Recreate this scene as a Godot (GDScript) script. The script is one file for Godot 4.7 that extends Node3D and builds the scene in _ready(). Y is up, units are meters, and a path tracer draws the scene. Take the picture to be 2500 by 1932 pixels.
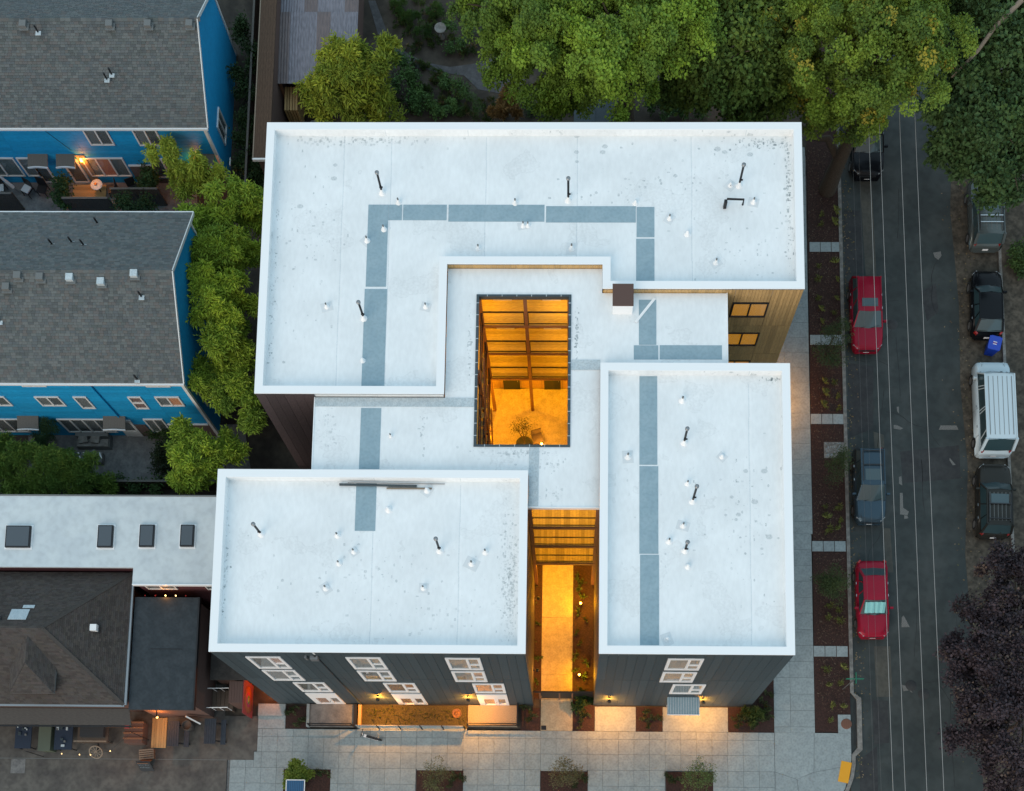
extends Node3D

var M := {}
var used := {}
var boxes := {}
var rng := RandomNumberGenerator.new()

# ---------------------------------------------------------------- ordering
func _ready() -> void:
	rng.seed = 7
	view_and_light()
	make_materials()
	make_ground()
	make_road()
	make_pavements()
	make_apartments()
	make_courtyard()
	make_frontage()
	make_blue_houses()
	make_neighbours()
	make_sheds()
	make_vehicles()
	make_street_things()
	make_yards()
	make_shopfront()
	make_trees()
	make_plants()

func view_and_light() -> void:
	var cam := Camera3D.new()
	cam.name = "camera"
	cam.projection = Camera3D.PROJECTION_FRUSTUM
	cam.near = 0.1
	cam.far = 600.0
	cam.size = 0.069247
	cam.frustum_offset = Vector2(-0.003443, 0.032570)
	cam.transform = Transform3D(Vector3(0.99984, -0.01458, -0.01061), Vector3(-0.00858, 0.13280, -0.99111), Vector3(0.01586, 0.99104, 0.13266), Vector3(0, 63.00, 30.00))
	add_child(cam)
	cam.current = true
	var sky_mat := ProceduralSkyMaterial.new()
	sky_mat.sky_top_color = Color(0.80, 0.925, 1.0)
	sky_mat.sky_horizon_color = Color(0.87, 0.94, 0.98)
	sky_mat.sky_curve = 0.2
	sky_mat.ground_bottom_color = Color(0.2, 0.2, 0.2)
	sky_mat.ground_horizon_color = Color(0.5, 0.5, 0.5)
	sky_mat.energy_multiplier = 0.94
	var env := Environment.new()
	env.background_mode = Environment.BG_SKY
	env.sky = Sky.new()
	env.sky.sky_material = sky_mat
	env.background_energy_multiplier = 1.0
	env.tonemap_mode = Environment.TONE_MAPPER_LINEAR
	env.tonemap_exposure = 1.05
	env.sdfgi_enabled = true
	env.ssao_enabled = true
	env.ssil_enabled = true
	var we := WorldEnvironment.new()
	we.name = "world_environment"
	we.environment = env
	add_child(we)
	var sun := DirectionalLight3D.new()
	sun.name = "sun"
	sun.light_energy = 0.55
	sun.light_angular_distance = 45.0
	sun.light_color = Color(1.0, 0.95, 0.9)
	sun.shadow_enabled = true
	sun.look_at_from_position(Vector3(-17, 17, 30), Vector3.ZERO)
	add_child(sun)

# ---------------------------------------------------------------- scene helpers
func numbered(called: String) -> String:
	if not used.has(called):
		used[called] = 0
		return called
	used[called] += 1
	return "%s_%03d" % [called, used[called]]

func tag(o: Node, label: String, category: String, group := "") -> Node:
	o.set_meta("label", label)
	o.set_meta("category", category)
	if group != "":
		o.set_meta("group", group)
	return o

func thing(called: String, label: String, category: String, at := Vector3.ZERO, turn := 0.0, group := "") -> Node3D:
	var o := Node3D.new()
	o.name = numbered(called)
	o.position = at
	o.rotation.y = turn
	add_child(o)
	tag(o, label, category, group)
	return o

func put(parent: Node, called: String, mesh: Mesh, m: Material, at := Vector3.ZERO, turn := 0.0) -> MeshInstance3D:
	var o := MeshInstance3D.new()
	o.name = numbered(called) if parent == self else called
	o.mesh = mesh
	o.material_override = m
	o.position = at
	o.rotation.y = turn
	parent.add_child(o, true)
	return o

func ground_piece(called: String, mesh: Mesh, m: Material) -> MeshInstance3D:
	var o := put(self, called, mesh, m)
	o.set_meta("kind", "structure")
	return o

func box_mesh(size: Vector3) -> BoxMesh:
	var s := Vector3(snappedf(size.x, 0.001), snappedf(size.y, 0.001), snappedf(size.z, 0.001))
	if not boxes.has(s):
		var b := BoxMesh.new()
		b.size = s
		boxes[s] = b
	return boxes[s]

func bx(parent: Node, called: String, centre: Vector3, size: Vector3, m: Material, turn := 0.0) -> MeshInstance3D:
	return put(parent, called, box_mesh(size), m, centre, turn)

# box given by its two corners
func bb(parent: Node, called: String, a: Vector3, b: Vector3, m: Material) -> MeshInstance3D:
	return bx(parent, called, (a + b) / 2.0, (b - a).abs(), m)

# ---------------------------------------------------------------- mesh helpers
func tool() -> SurfaceTool:
	var st := SurfaceTool.new()
	st.begin(Mesh.PRIMITIVE_TRIANGLES)
	st.set_smooth_group(-1)
	return st

func done(st: SurfaceTool) -> ArrayMesh:
	st.generate_normals()
	return st.commit()

func tri3(st: SurfaceTool, a: Vector3, b: Vector3, c: Vector3) -> void:
	st.add_vertex(a)
	st.add_vertex(b)
	st.add_vertex(c)

# corners run clockwise seen from the front
func quad(st: SurfaceTool, a: Vector3, b: Vector3, c: Vector3, d: Vector3) -> void:
	tri3(st, a, b, c)
	tri3(st, a, c, d)

func add_box(st: SurfaceTool, centre: Vector3, size: Vector3, bs := Basis.IDENTITY) -> void:
	var h := size / 2.0
	var p := []
	for i in 8:
		p.append(centre + bs * Vector3(h.x if i & 1 else -h.x, h.y if i & 2 else -h.y, h.z if i & 4 else -h.z))
	for f in [[4, 6, 7, 5], [1, 3, 2, 0], [0, 2, 6, 4], [5, 7, 3, 1], [2, 3, 7, 6], [4, 5, 1, 0]]:
		quad(st, p[f[0]], p[f[1]], p[f[2]], p[f[3]])

func add_bb(st: SurfaceTool, a: Vector3, b: Vector3) -> void:
	add_box(st, (a + b) / 2.0, (b - a).abs())

# a bar of square section between two points
func add_bar(st: SurfaceTool, a: Vector3, b: Vector3, w: float, h := -1.0) -> void:
	var z := (b - a)
	var l := z.length()
	if l < 0.001:
		return
	z = z / l
	var up := Vector3.UP if absf(z.y) < 0.95 else Vector3.RIGHT
	var x := up.cross(z).normalized()
	var y := z.cross(x)
	add_box(st, (a + b) / 2.0, Vector3(w, w if h < 0 else h, l), Basis(x, y, z))

# a tapered tube through points; radii one for each point
func add_tube(st: SurfaceTool, pts: Array, radii: Array, sides := 8, cap := true) -> void:
	var rings := []
	for i in pts.size():
		var a: Vector3 = pts[maxi(i - 1, 0)]
		var b: Vector3 = pts[mini(i + 1, pts.size() - 1)]
		var z := (b - a).normalized()
		var up := Vector3.UP if absf(z.y) < 0.9 else Vector3.RIGHT
		var x := up.cross(z).normalized()
		var y := z.cross(x)
		var ring := []
		for k in sides:
			var t := TAU * k / sides
			ring.append(pts[i] + (x * cos(t) + y * sin(t)) * radii[i])
		rings.append(ring)
	st.set_smooth_group(1)
	for i in rings.size() - 1:
		for k in sides:
			var n := (k + 1) % sides
			quad(st, rings[i][k], rings[i + 1][k], rings[i + 1][n], rings[i][n])
	st.set_smooth_group(-1)
	if cap:
		for k in range(1, sides - 1):
			tri3(st, rings[-1][0], rings[-1][k + 1], rings[-1][k])
			tri3(st, rings[0][0], rings[0][k], rings[0][k + 1])

# turned shape: profile of [radius, height]
func add_lathe(st: SurfaceTool, at: Vector3, profile: Array, sides := 12) -> void:
	st.set_smooth_group(1)
	for i in profile.size() - 1:
		for k in sides:
			var t0 := TAU * k / sides
			var t1 := TAU * (k + 1) / sides
			var a := at + Vector3(cos(t0) * profile[i][0], profile[i][1], sin(t0) * profile[i][0])
			var b := at + Vector3(cos(t0) * profile[i + 1][0], profile[i + 1][1], sin(t0) * profile[i + 1][0])
			var c := at + Vector3(cos(t1) * profile[i + 1][0], profile[i + 1][1], sin(t1) * profile[i + 1][0])
			var d := at + Vector3(cos(t1) * profile[i][0], profile[i][1], sin(t1) * profile[i][0])
			if profile[i + 1][0] > 0.0001:
				tri3(st, a, b, c)
			if profile[i][0] > 0.0001:
				tri3(st, a, c, d)
	st.set_smooth_group(-1)

func lathe_mesh(profile: Array, sides := 12) -> ArrayMesh:
	var st := tool()
	add_lathe(st, Vector3.ZERO, profile, sides)
	return done(st)

# upright prism over a polygon of [x, z]
func add_prism(st: SurfaceTool, poly: Array, y0: float, y1: float) -> void:
	var p2 := PackedVector2Array()
	for q in poly:
		p2.append(Vector2(q[0], q[1]))
	if Geometry2D.is_polygon_clockwise(p2):
		p2.reverse()
	var t := Geometry2D.triangulate_polygon(p2)
	for i in range(0, t.size(), 3):
		var a := p2[t[i]]
		var b := p2[t[i + 1]]
		var c := p2[t[i + 2]]
		if (b - a).cross(c - a) < 0:
			var s := b
			b = c
			c = s
		tri3(st, Vector3(a.x, y1, a.y), Vector3(b.x, y1, b.y), Vector3(c.x, y1, c.y))
		tri3(st, Vector3(a.x, y0, a.y), Vector3(c.x, y0, c.y), Vector3(b.x, y0, b.y))
	for i in p2.size():
		var a := p2[i]
		var b := p2[(i + 1) % p2.size()]
		quad(st, Vector3(a.x, y0, a.y), Vector3(b.x, y0, b.y), Vector3(b.x, y1, b.y), Vector3(a.x, y1, a.y))

func prism_mesh(poly: Array, y0: float, y1: float) -> ArrayMesh:
	var st := tool()
	add_prism(st, poly, y0, y1)
	return done(st)

func rect(x0: float, z0: float, x1: float, z1: float) -> Array:
	return [[x0, z0], [x1, z0], [x1, z1], [x0, z1]]

func bar_part(parent: Node, called: String, a: Vector3, b: Vector3, w: float, m: Material, h := -1.0) -> MeshInstance3D:
	var st := tool()
	add_bar(st, a, b, w, h)
	return put(parent, called, done(st), m)

func tube_part(parent: Node, called: String, pts: Array, radii: Array, m: Material, sides := 8) -> MeshInstance3D:
	var st := tool()
	add_tube(st, pts, radii, sides)
	return put(parent, called, done(st), m)

func rf(a: float, b: float) -> float:
	return rng.randf_range(a, b)

# ---------------------------------------------------------------- materials
func lin(r: float, g: float, b: float) -> Color:
	return Color(r, g, b).linear_to_srgb()

func plain(c: Color, rough := 0.8, metal := 0.0) -> StandardMaterial3D:
	var m := StandardMaterial3D.new()
	m.albedo_color = c
	m.roughness = rough
	m.metallic = metal
	return m

func noise_tex(seed_: int, freq: float, stops: Array, octaves := 5, size := 512, kind := FastNoiseLite.TYPE_SIMPLEX_SMOOTH) -> NoiseTexture2D:
	var n := FastNoiseLite.new()
	n.seed = seed_
	n.noise_type = kind
	n.frequency = freq
	n.fractal_octaves = octaves
	var t := NoiseTexture2D.new()
	t.noise = n
	t.width = size
	t.height = size
	t.seamless = true
	t.seamless_blend_skirt = 0.2
	var g := Gradient.new()
	g.offsets = PackedFloat32Array()
	g.colors = PackedColorArray()
	var off := PackedFloat32Array()
	var col := PackedColorArray()
	for s in stops:
		off.append(s[0])
		col.append(s[1])
	g.offsets = off
	g.colors = col
	t.color_ramp = g
	return t

# material that varies over the world: two tones over a tile of so many metres, and a finer layer on top
func mottled(a: Color, b: Color, metres: float, rough := 0.85, seed_ := 1, freq := 0.012, fine := 0.12) -> StandardMaterial3D:
	var m := StandardMaterial3D.new()
	m.albedo_texture = noise_tex(seed_, freq, [[0.25, a], [0.75, b]])
	m.roughness = rough
	m.uv1_triplanar = true
	m.uv1_world_triplanar = true
	m.uv1_scale = Vector3.ONE / metres
	if fine > 0.0:
		m.detail_enabled = true
		m.detail_blend_mode = BaseMaterial3D.BLEND_MODE_MUL
		m.detail_uv_layer = BaseMaterial3D.DETAIL_UV_1
		m.detail_albedo = noise_tex(seed_ + 50, 0.09, [[0.2, Color(1 - fine * 0.7, 1 - fine * 0.7, 1 - fine * 0.7)], [0.6, Color(1, 1, 1)]], 3, 256)
	return m

func stretched(a: Color, b: Color, scale_: Vector3, rough := 0.7, seed_ := 3) -> StandardMaterial3D:
	var m := mottled(a, b, 1.0, rough, seed_, 0.02, 0.0)
	m.uv1_scale = scale_
	return m

func tinted(m: StandardMaterial3D, f: float) -> StandardMaterial3D:
	var d: StandardMaterial3D = m.duplicate()
	d.albedo_color = Color(f, f, f)
	return d

func glow(c: Color, e: float) -> StandardMaterial3D:
	var m := plain(Color(1, 0.95, 0.85), 0.5)
	m.emission_enabled = true
	m.emission = c
	m.emission_energy_multiplier = e
	return m

func vertex_mat(rough := 0.85) -> StandardMaterial3D:
	var m := plain(Color(1, 1, 1), rough)
	m.vertex_color_use_as_albedo = true
	return m

func make_materials() -> void:
	M.soil = mottled(lin(0.04, 0.033, 0.026), lin(0.075, 0.062, 0.048), 9.0, 0.95, 2)
	M.mulch = mottled(lin(0.03, 0.014, 0.011), lin(0.055, 0.025, 0.02), 2.5, 0.95, 4, 0.03, 0.3)
	M.verge = mottled(lin(0.05, 0.043, 0.033), lin(0.1, 0.085, 0.065), 6.0, 0.95, 5, 0.02, 0.25)
	M.asphalt = mottled(lin(0.032, 0.042, 0.043), lin(0.05, 0.06, 0.06), 14.0, 0.9, 6, 0.012, 0.12)
	M.asphalt_dark = mottled(lin(0.03, 0.033, 0.036), lin(0.042, 0.045, 0.047), 7.0, 0.9, 7)
	M.asphalt_pale = mottled(lin(0.065, 0.066, 0.058), lin(0.085, 0.083, 0.07), 7.0, 0.9, 8)
	M.plaza = mottled(lin(0.075, 0.07, 0.065), lin(0.12, 0.112, 0.1), 8.0, 0.9, 9, 0.012, 0.15)
	M.worn_paint = mottled(lin(0.12, 0.12, 0.115), lin(0.24, 0.24, 0.23), 0.8, 0.9, 10, 0.03, 0.3)
	M.concrete = []
	for i in 5:
		var f: float = [1.0, 0.97, 1.03, 0.985, 0.94][i]
		M.concrete.append(mottled(lin(0.255 * f, 0.3 * f, 0.31 * f), lin(0.295 * f, 0.345 * f, 0.355 * f), 4.0, 0.88, 11 + i, 0.012, 0.12))
	M.concrete_dark = mottled(lin(0.14, 0.14, 0.14), lin(0.2, 0.2, 0.195), 4.0, 0.9, 17)
	M.curb = mottled(lin(0.16, 0.155, 0.145), lin(0.24, 0.235, 0.22), 3.0, 0.9, 18)
	M.path = mottled(lin(0.075, 0.075, 0.08), lin(0.105, 0.105, 0.11), 4.0, 0.95, 19)
	M.cap = plain(lin(0.84, 0.86, 0.87), 0.45)
	M.white = plain(lin(0.8, 0.81, 0.82), 0.5)
	M.trim = plain(lin(0.66, 0.68, 0.68), 0.5)
	M.pad = mottled(lin(0.26, 0.375, 0.435), lin(0.29, 0.405, 0.465), 5.0, 0.8, 20, 0.012, 0.06)
	M.flashing = mottled(lin(0.45, 0.53, 0.57), lin(0.53, 0.6, 0.63), 3.0, 0.5, 21)
	M.black = plain(lin(0.015, 0.017, 0.02), 0.5)
	M.iron = plain(lin(0.02, 0.02, 0.022), 0.5, 0.4)
	M.steel = plain(lin(0.3, 0.31, 0.32), 0.4, 0.7)
	M.grey = plain(lin(0.14, 0.15, 0.15), 0.7)
	M.slate = []
	for i in 4:
		var f: float = [1.0, 0.9, 1.1, 0.96][i]
		M.slate.append(stretched(lin(0.03 * f, 0.05 * f, 0.062 * f), lin(0.045 * f, 0.066 * f, 0.078 * f), Vector3(1.2, 0.3, 1.2), 0.6, 24 + i))
	M.brown_board = []
	for i in 3:
		var f: float = [1.0, 0.88, 1.12][i]
		M.brown_board.append(stretched(lin(0.052 * f, 0.04 * f, 0.042 * f), lin(0.075 * f, 0.055 * f, 0.056 * f), Vector3(1.2, 0.3, 1.2), 0.65, 30 + i))
	M.cedar = []
	for i in 5:
		var f: float = [1.0, 0.86, 1.12, 0.95, 1.06][i]
		M.cedar.append(stretched(lin(0.42 * f, 0.27 * f, 0.11 * f), lin(0.54 * f, 0.36 * f, 0.16 * f), Vector3(3.0, 0.25, 3.0), 0.6, 36 + i))
	M.deck = []
	for i in 4:
		var f: float = [1.0, 0.72, 1.12, 0.88][i]
		M.deck.append(stretched(lin(0.42 * f, 0.33 * f, 0.09 * f), lin(0.56 * f, 0.46 * f, 0.13 * f), Vector3(0.3, 3.0, 3.0), 0.6, 42 + i))
	M.timber = stretched(lin(0.16, 0.075, 0.04), lin(0.22, 0.11, 0.06), Vector3(2, 0.3, 2), 0.65, 47)
	M.core = plain(lin(0.03, 0.035, 0.04), 0.9)
	M.blue = mottled(lin(0.004, 0.295, 0.6), lin(0.005, 0.315, 0.63), 6.0, 0.65, 50, 0.012, 0.05)
	M.gutter = plain(lin(0.7, 0.73, 0.75), 0.4)
	M.shingle = vertex_mat(0.95)
	M.brown_wall = plain(lin(0.1, 0.06, 0.05), 0.9)
	M.stone = mottled(lin(0.08, 0.06, 0.055), lin(0.2, 0.15, 0.14), 1.0, 0.9, 51, 0.03, 0.2)
	M.red_wall = plain(lin(0.075, 0.022, 0.028), 0.85)
	M.blackroof = mottled(lin(0.022, 0.032, 0.04), lin(0.034, 0.045, 0.054), 5.0, 0.8, 52)
	M.fence = stretched(lin(0.07, 0.052, 0.04), lin(0.115, 0.085, 0.065), Vector3(2.0, 0.4, 2.0), 0.9, 53)
	M.fence_grey = stretched(lin(0.1, 0.095, 0.085), lin(0.16, 0.15, 0.135), Vector3(2.0, 0.4, 2.0), 0.9, 54)
	M.old_plank = stretched(lin(0.05, 0.03, 0.018), lin(0.085, 0.052, 0.032), Vector3(3.0, 1.0, 0.25), 0.9, 55)
	M.corrugated = stretched(lin(0.12, 0.12, 0.145), lin(0.2, 0.2, 0.235), Vector3(0.6, 1.0, 0.15), 0.6, 56)
	M.bark_mid = stretched(lin(0.035, 0.026, 0.018), lin(0.075, 0.056, 0.038), Vector3(2.0, 0.5, 2.0), 0.95, 67)
	M.bark = stretched(lin(0.05, 0.035, 0.025), lin(0.12, 0.09, 0.065), Vector3(2.0, 0.5, 2.0), 0.95, 57)
	M.bark_pale = stretched(lin(0.16, 0.13, 0.1), lin(0.26, 0.22, 0.17), Vector3(2.0, 0.5, 2.0), 0.95, 58)
	M.rubber = plain(lin(0.012, 0.012, 0.012), 0.85)
	M.rim = plain(lin(0.4, 0.41, 0.42), 0.35, 0.8)
	M.car_glass = plain(lin(0.018, 0.05, 0.06), 0.05)
	M.car_glass.metallic_specular = 0.5
	M.car_glass.clearcoat_enabled = true
	M.tail_light = plain(lin(0.3, 0.015, 0.012), 0.2)
	M.head_light = plain(lin(0.3, 0.32, 0.33), 0.1)
	M.chrome = plain(lin(0.5, 0.51, 0.52), 0.2, 0.9)
	var gl := plain(Color(0.5, 0.56, 0.58, 0.22), 0.03)
	gl.transparency = BaseMaterial3D.TRANSPARENCY_ALPHA
	M.pane = gl
	var pg := plain(Color(0.55, 0.66, 0.7, 0.72), 0.15)
	pg.transparency = BaseMaterial3D.TRANSPARENCY_ALPHA
	M.panel_glass = pg
	M.blind = plain(lin(0.3, 0.25, 0.2), 0.9)
	M.blind_grey = plain(lin(0.17, 0.18, 0.18), 0.9)
	M.room_dark = plain(lin(0.03, 0.032, 0.034), 0.9)
	M.room_warm = glow(Color(1.0, 0.55, 0.12), 0.3)
	M.room_warm.albedo_color = lin(0.3, 0.22, 0.14)
	M.room_amber = glow(Color(1.0, 0.68, 0.06), 0.55)
	M.room_amber.albedo_color = lin(0.3, 0.2, 0.06)
	M.bulb = glow(Color(1.0, 0.72, 0.32), 6.0)
	M.small_bulb = glow(Color(1.0, 0.8, 0.5), 3.0)
	M.leaf = vertex_mat(0.75)
	M.leaf.cull_mode = BaseMaterial3D.CULL_DISABLED
	M.leaf.backlight_enabled = true
	M.leaf.backlight = lin(0.05, 0.08, 0.01)
	M.roof = roof_material()
	M.wire = plain(lin(0.33, 0.33, 0.32), 0.7)
	M.tar = plain(lin(0.018, 0.02, 0.021), 0.8)
	M.patch = plain(lin(0.66, 0.7, 0.72), 0.6)
	M.tan_concrete = mottled(lin(0.34, 0.29, 0.2), lin(0.42, 0.36, 0.25), 3.0, 0.88, 70, 0.012, 0.12)
	M.chalk = plain(lin(0.16, 0.2, 0.22), 0.9)
	M.blues = [M.blue, tinted(M.blue, 0.97), tinted(M.blue, 0.94)]
	M.thin_wire = plain(lin(0.12, 0.12, 0.12), 0.7)
	M.navy = plain(lin(0.012, 0.025, 0.05), 0.7)
	M.navy_plank = stretched(lin(0.02, 0.028, 0.042), lin(0.035, 0.045, 0.06), Vector3(2, 1, 0.3), 0.8, 66)
	M.stone_tan = mottled(lin(0.24, 0.2, 0.15), lin(0.34, 0.29, 0.22), 1.2, 0.9, 60, 0.04, 0.25)
	M.moss = mottled(lin(0.05, 0.04, 0.02), lin(0.1, 0.085, 0.03), 1.6, 0.95, 61, 0.03, 0.3)
	M.glass_teal = plain(lin(0.06, 0.11, 0.11), 0.3)
	M.blind_rust = plain(lin(0.3, 0.09, 0.04), 0.9)
	M.room_warm_dim = glow(Color(1.0, 0.45, 0.12), 0.12)
	M.room_warm_dim.albedo_color = lin(0.1, 0.07, 0.05)
	M.roof_grey = mottled(lin(0.54, 0.6, 0.63), lin(0.6, 0.66, 0.68), 12.0, 0.6, 62, 0.012, 0.06)
	M.sky_glass = plain(lin(0.07, 0.085, 0.1), 0.12)
	M.fence_dark = stretched(lin(0.045, 0.04, 0.037), lin(0.065, 0.058, 0.052), Vector3(0.4, 2, 2), 0.9, 63)
	M.alley_dark = mottled(lin(0.035, 0.032, 0.03), lin(0.055, 0.05, 0.045), 4.0, 0.9, 64)
	M.corrugated_rust = stretched(lin(0.11, 0.095, 0.1), lin(0.16, 0.13, 0.13), Vector3(0.6, 1.0, 0.15), 0.7, 65)

# the white membrane: a plain film with stains and speckles where the photograph shows them
func roof_material() -> StandardMaterial3D:
	var px := 1600
	var im := Image.create(px, px, false, Image.FORMAT_RGB8)
	var n1 := FastNoiseLite.new()
	n1.seed = 91
	n1.frequency = 0.006
	n1.fractal_octaves = 5
	var n2 := FastNoiseLite.new()
	n2.seed = 92
	n2.frequency = 0.08
	n2.fractal_octaves = 3
	for y in px:
		for x in px:
			var v := n1.get_noise_2d(x, y) * 0.035 + n2.get_noise_2d(x, y * 0.4) * 0.022
			# shallow ponds leave a grey film with a ragged rim
			var pond := n1.get_noise_2d(x * 0.8 + 900.0, y * 0.8)
			if pond > 0.3:
				v -= 0.014 + n2.get_noise_2d(x * 1.5, y * 1.5) * 0.03
				if pond < 0.325:
					v -= 0.016
			im.set_pixel(x, y, Color(0.895 + v, 0.912 + v, 0.918 + v))
	var r := RandomNumberGenerator.new()
	r.seed = 33
	# faint laps of the membrane sheets
	for lap in [[-11.2, -8, 5.4, 0], [-8.9, -7.6, 5.4, 0], [-4.3, -7.6, -1.2, 0], [0.1, -7.6, -1.2, 0], [5.6, -7.6, 0, 0], [8.2, 5, 17.5, 0], [-9.2, 10, 17.6, 0], [-5.2, 10, 17.6, 0]]:
		var gx := int((lap[0] + 17.0) * 50)
		for y in range(int((lap[1] + 9.0) * 50), int((lap[2] + 9.0) * 50)):
			for k in 2:
				dab(im, gx + k + (y / 130) % 2, y, Color(0.55, 0.62, 0.66), r.randf_range(0.08, 0.34))
			for k in range(3, 8):
				dab(im, gx + k, y, Color(1, 1, 1), 0.12)
	# clusters: x, z, spread x, spread z, how many, largest radius in cm, strength
	for c in [[9.2, -7.25, 1.8, 0.3, 150, 5, 0.55], [10.25, -5.5, 0.16, 2.8, 150, 6, 0.5], [10.3, -2.2, 0.2, 1.6, 50, 4, 0.5], [6.5, -6.2, 3.0, 1.3, 80, 5, 0.28], [8.5, -1.5, 2.0, 2.0, 80, 4, 0.28],
			[2.5, -4.6, 3.4, 1.8, 110, 6, 0.3], [-10.0, -7.4, 3.5, 0.3, 240, 7, 0.24], [-14.3, 0, 0.2, 5.0, 120, 4, 0.4], [-12.5, -2.0, 1.8, 4.0, 110, 6, 0.28], [-16.0, 14.0, 0.2, 4.0, 150, 4, 0.45],
			[-2.8, 14.5, 0.5, 3.0, 700, 5, 0.24], [-9.0, 14.5, 4.5, 2.4, 170, 6, 0.26], [-6.0, 16.2, 2.5, 1.0, 60, 7, 0.2], [8.0, 11.5, 1.6, 3.5, 150, 5, 0.32], [5.5, 12.5, 3.0, 4.0, 70, 4, 0.22], [9.6, 4.75, 0.7, 0.1, 40, 6, 0.6],
			[-4.9, 3.0, 0.12, 2.2, 70, 4, 0.35], [0.15, 2.6, 0.1, 1.6, 90, 4, 0.55], [-2.4, 8.45, 1.9, 0.2, 140, 5, 0.25], [-11.4, 7.5, 0.5, 1.5, 80, 5, 0.2], [-7.0, 7.6, 0.15, 1.4, 40, 5, 0.3], [-1.0, 9.0, 0.8, 0.4, 60, 5, 0.25], [-0.9, 10.4, 0.6, 0.4, 60, 5, 0.18]]:
		for i in c[4]:
			var x: float = (c[0] + 17.0 + r.randfn(0, 0.5) * c[2]) * 50.0
			var y: float = (c[1] + 9.0 + r.randfn(0, 0.5) * c[3]) * 50.0
			var rad: float = pow(r.randf(), 2.0) * c[5] * 0.6 + 0.3
			var st: float = c[6] * r.randf_range(0.2, 1.0)
			var ax := r.randf_range(0.6, 1.8)
			for dy in range(-3, 4):
				for dx in range(-3, 4):
					var d := Vector2(dx * ax, dy / ax).length()
					if d <= rad and r.randf() < 0.85:
						dab(im, int(x) + dx, int(y) + dy, Color(0.3, 0.36, 0.38), st)
	# rows of round marks left by ponding round the fasteners
	for row in [[0.09, -7.68], [1.45, -7.14], [2.24, -7.07], [0.09, -6.82], [1.34, -6.82], [4.85, -7.44], [6.88, -6.99], [7.22, -6.82], [0.1, -6.33], [-0.8, -5.42], [5.74, -5.47], [4.84, -5.59], [8.45, -6.7], [-11.59, -6.15], [-11.63, -5.46], [-11.55, -3.27], [-13.21, -3.99], [10.49, 11.34], [10.76, 11.83], [9.08, 12.4], [9.51, 12.46], [10.15, 12.41], [7.58, 11.58], [8.75, 12.96], [12.72, 8.2], [8.04, 9.25], [8.91, 9.24], [9.77, 9.13], [7.38, 10.5], [7.69, 11.35], [8.45, 10.72]]:
		var x := int((row[0] + 17.0) * 50)
		var y := int((row[1] + 9.0) * 50)
		var rad := r.randf_range(3.0, 8.0)
		for dy in range(-9, 10):
			for dx in range(-9, 10):
				if Vector2(dx, dy * 1.3).length() < rad:
					dab(im, x + dx, y + dy, Color(0.4, 0.46, 0.48), r.randf_range(0.05, 0.4))
	var m := StandardMaterial3D.new()
	m.albedo_texture = ImageTexture.create_from_image(im)
	m.roughness = 0.6
	m.uv1_triplanar = true
	m.uv1_world_triplanar = true
	m.uv1_scale = Vector3.ONE / 32.0
	m.uv1_offset = Vector3(17.0 / 32.0, 0, 9.0 / 32.0)
	return m

func dab(im: Image, x: int, y: int, c: Color, a: float) -> void:
	if x >= 0 and y >= 0 and x < im.get_width() and y < im.get_height():
		im.set_pixel(x, y, im.get_pixel(x, y).lerp(c, a))

func lamp(parent: Node, at: Vector3, e: float, c := Color(1.0, 0.62, 0.22), size := 0.06) -> void:
	var l := OmniLight3D.new()
	l.name = "lamp_light"
	l.light_energy = e
	l.light_color = c
	l.light_size = size
	l.omni_range = 14.0
	l.omni_attenuation = 2.0
	l.shadow_enabled = true
	l.position = at
	parent.add_child(l, true)

func down_lamp(parent: Node, at: Vector3, e: float, c: Color, angle := 58.0) -> void:
	var l := SpotLight3D.new()
	l.name = "lamp_light"
	l.light_energy = e
	l.light_color = c
	l.light_size = 0.08
	l.spot_range = 14.0
	l.spot_attenuation = 2.0
	l.spot_angle = angle
	l.shadow_enabled = true
	l.position = at
	l.rotation.x = -PI / 2
	parent.add_child(l, true)


# ---------------------------------------------------------------- ground, road, pavements
func minus(r: Array, holes: Array) -> Array:
	var rest := [r]
	for h in holes:
		var next := []
		for q in rest:
			if h[0] >= q[2] or h[2] <= q[0] or h[1] >= q[3] or h[3] <= q[1]:
				next.append(q)
				continue
			if h[0] > q[0]:
				next.append([q[0], q[1], h[0], q[3]])
			if h[2] < q[2]:
				next.append([h[2], q[1], q[2], q[3]])
			var x0: float = maxf(q[0], h[0])
			var x1: float = minf(q[2], h[2])
			if h[1] > q[1]:
				next.append([x0, q[1], x1, h[1]])
			if h[3] < q[3]:
				next.append([x0, h[3], x1, q[3]])
		rest = next
	return rest

func make_ground() -> void:
	var pm := PlaneMesh.new()
	pm.size = Vector2(500, 500)
	var g := ground_piece("ground", pm, M.soil)
	g.position = Vector3(0, -0.16, 0)
	ground_piece("garden_soil", prism_mesh([[-60, -70], [13.9, -70], [13.9, -15.5], [10.9, -15.5], [10.9, 16], [11.4, 16], [11.4, 19.4], [-19.2, 19.4], [-60, 19.4]], -0.159, -0.05), M.soil)
	ground_piece("verge", prism_mesh([[25.15, -70], [60, -70], [60, 40], [25.15, 40]], -0.159, 0.0), M.verge)

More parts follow.
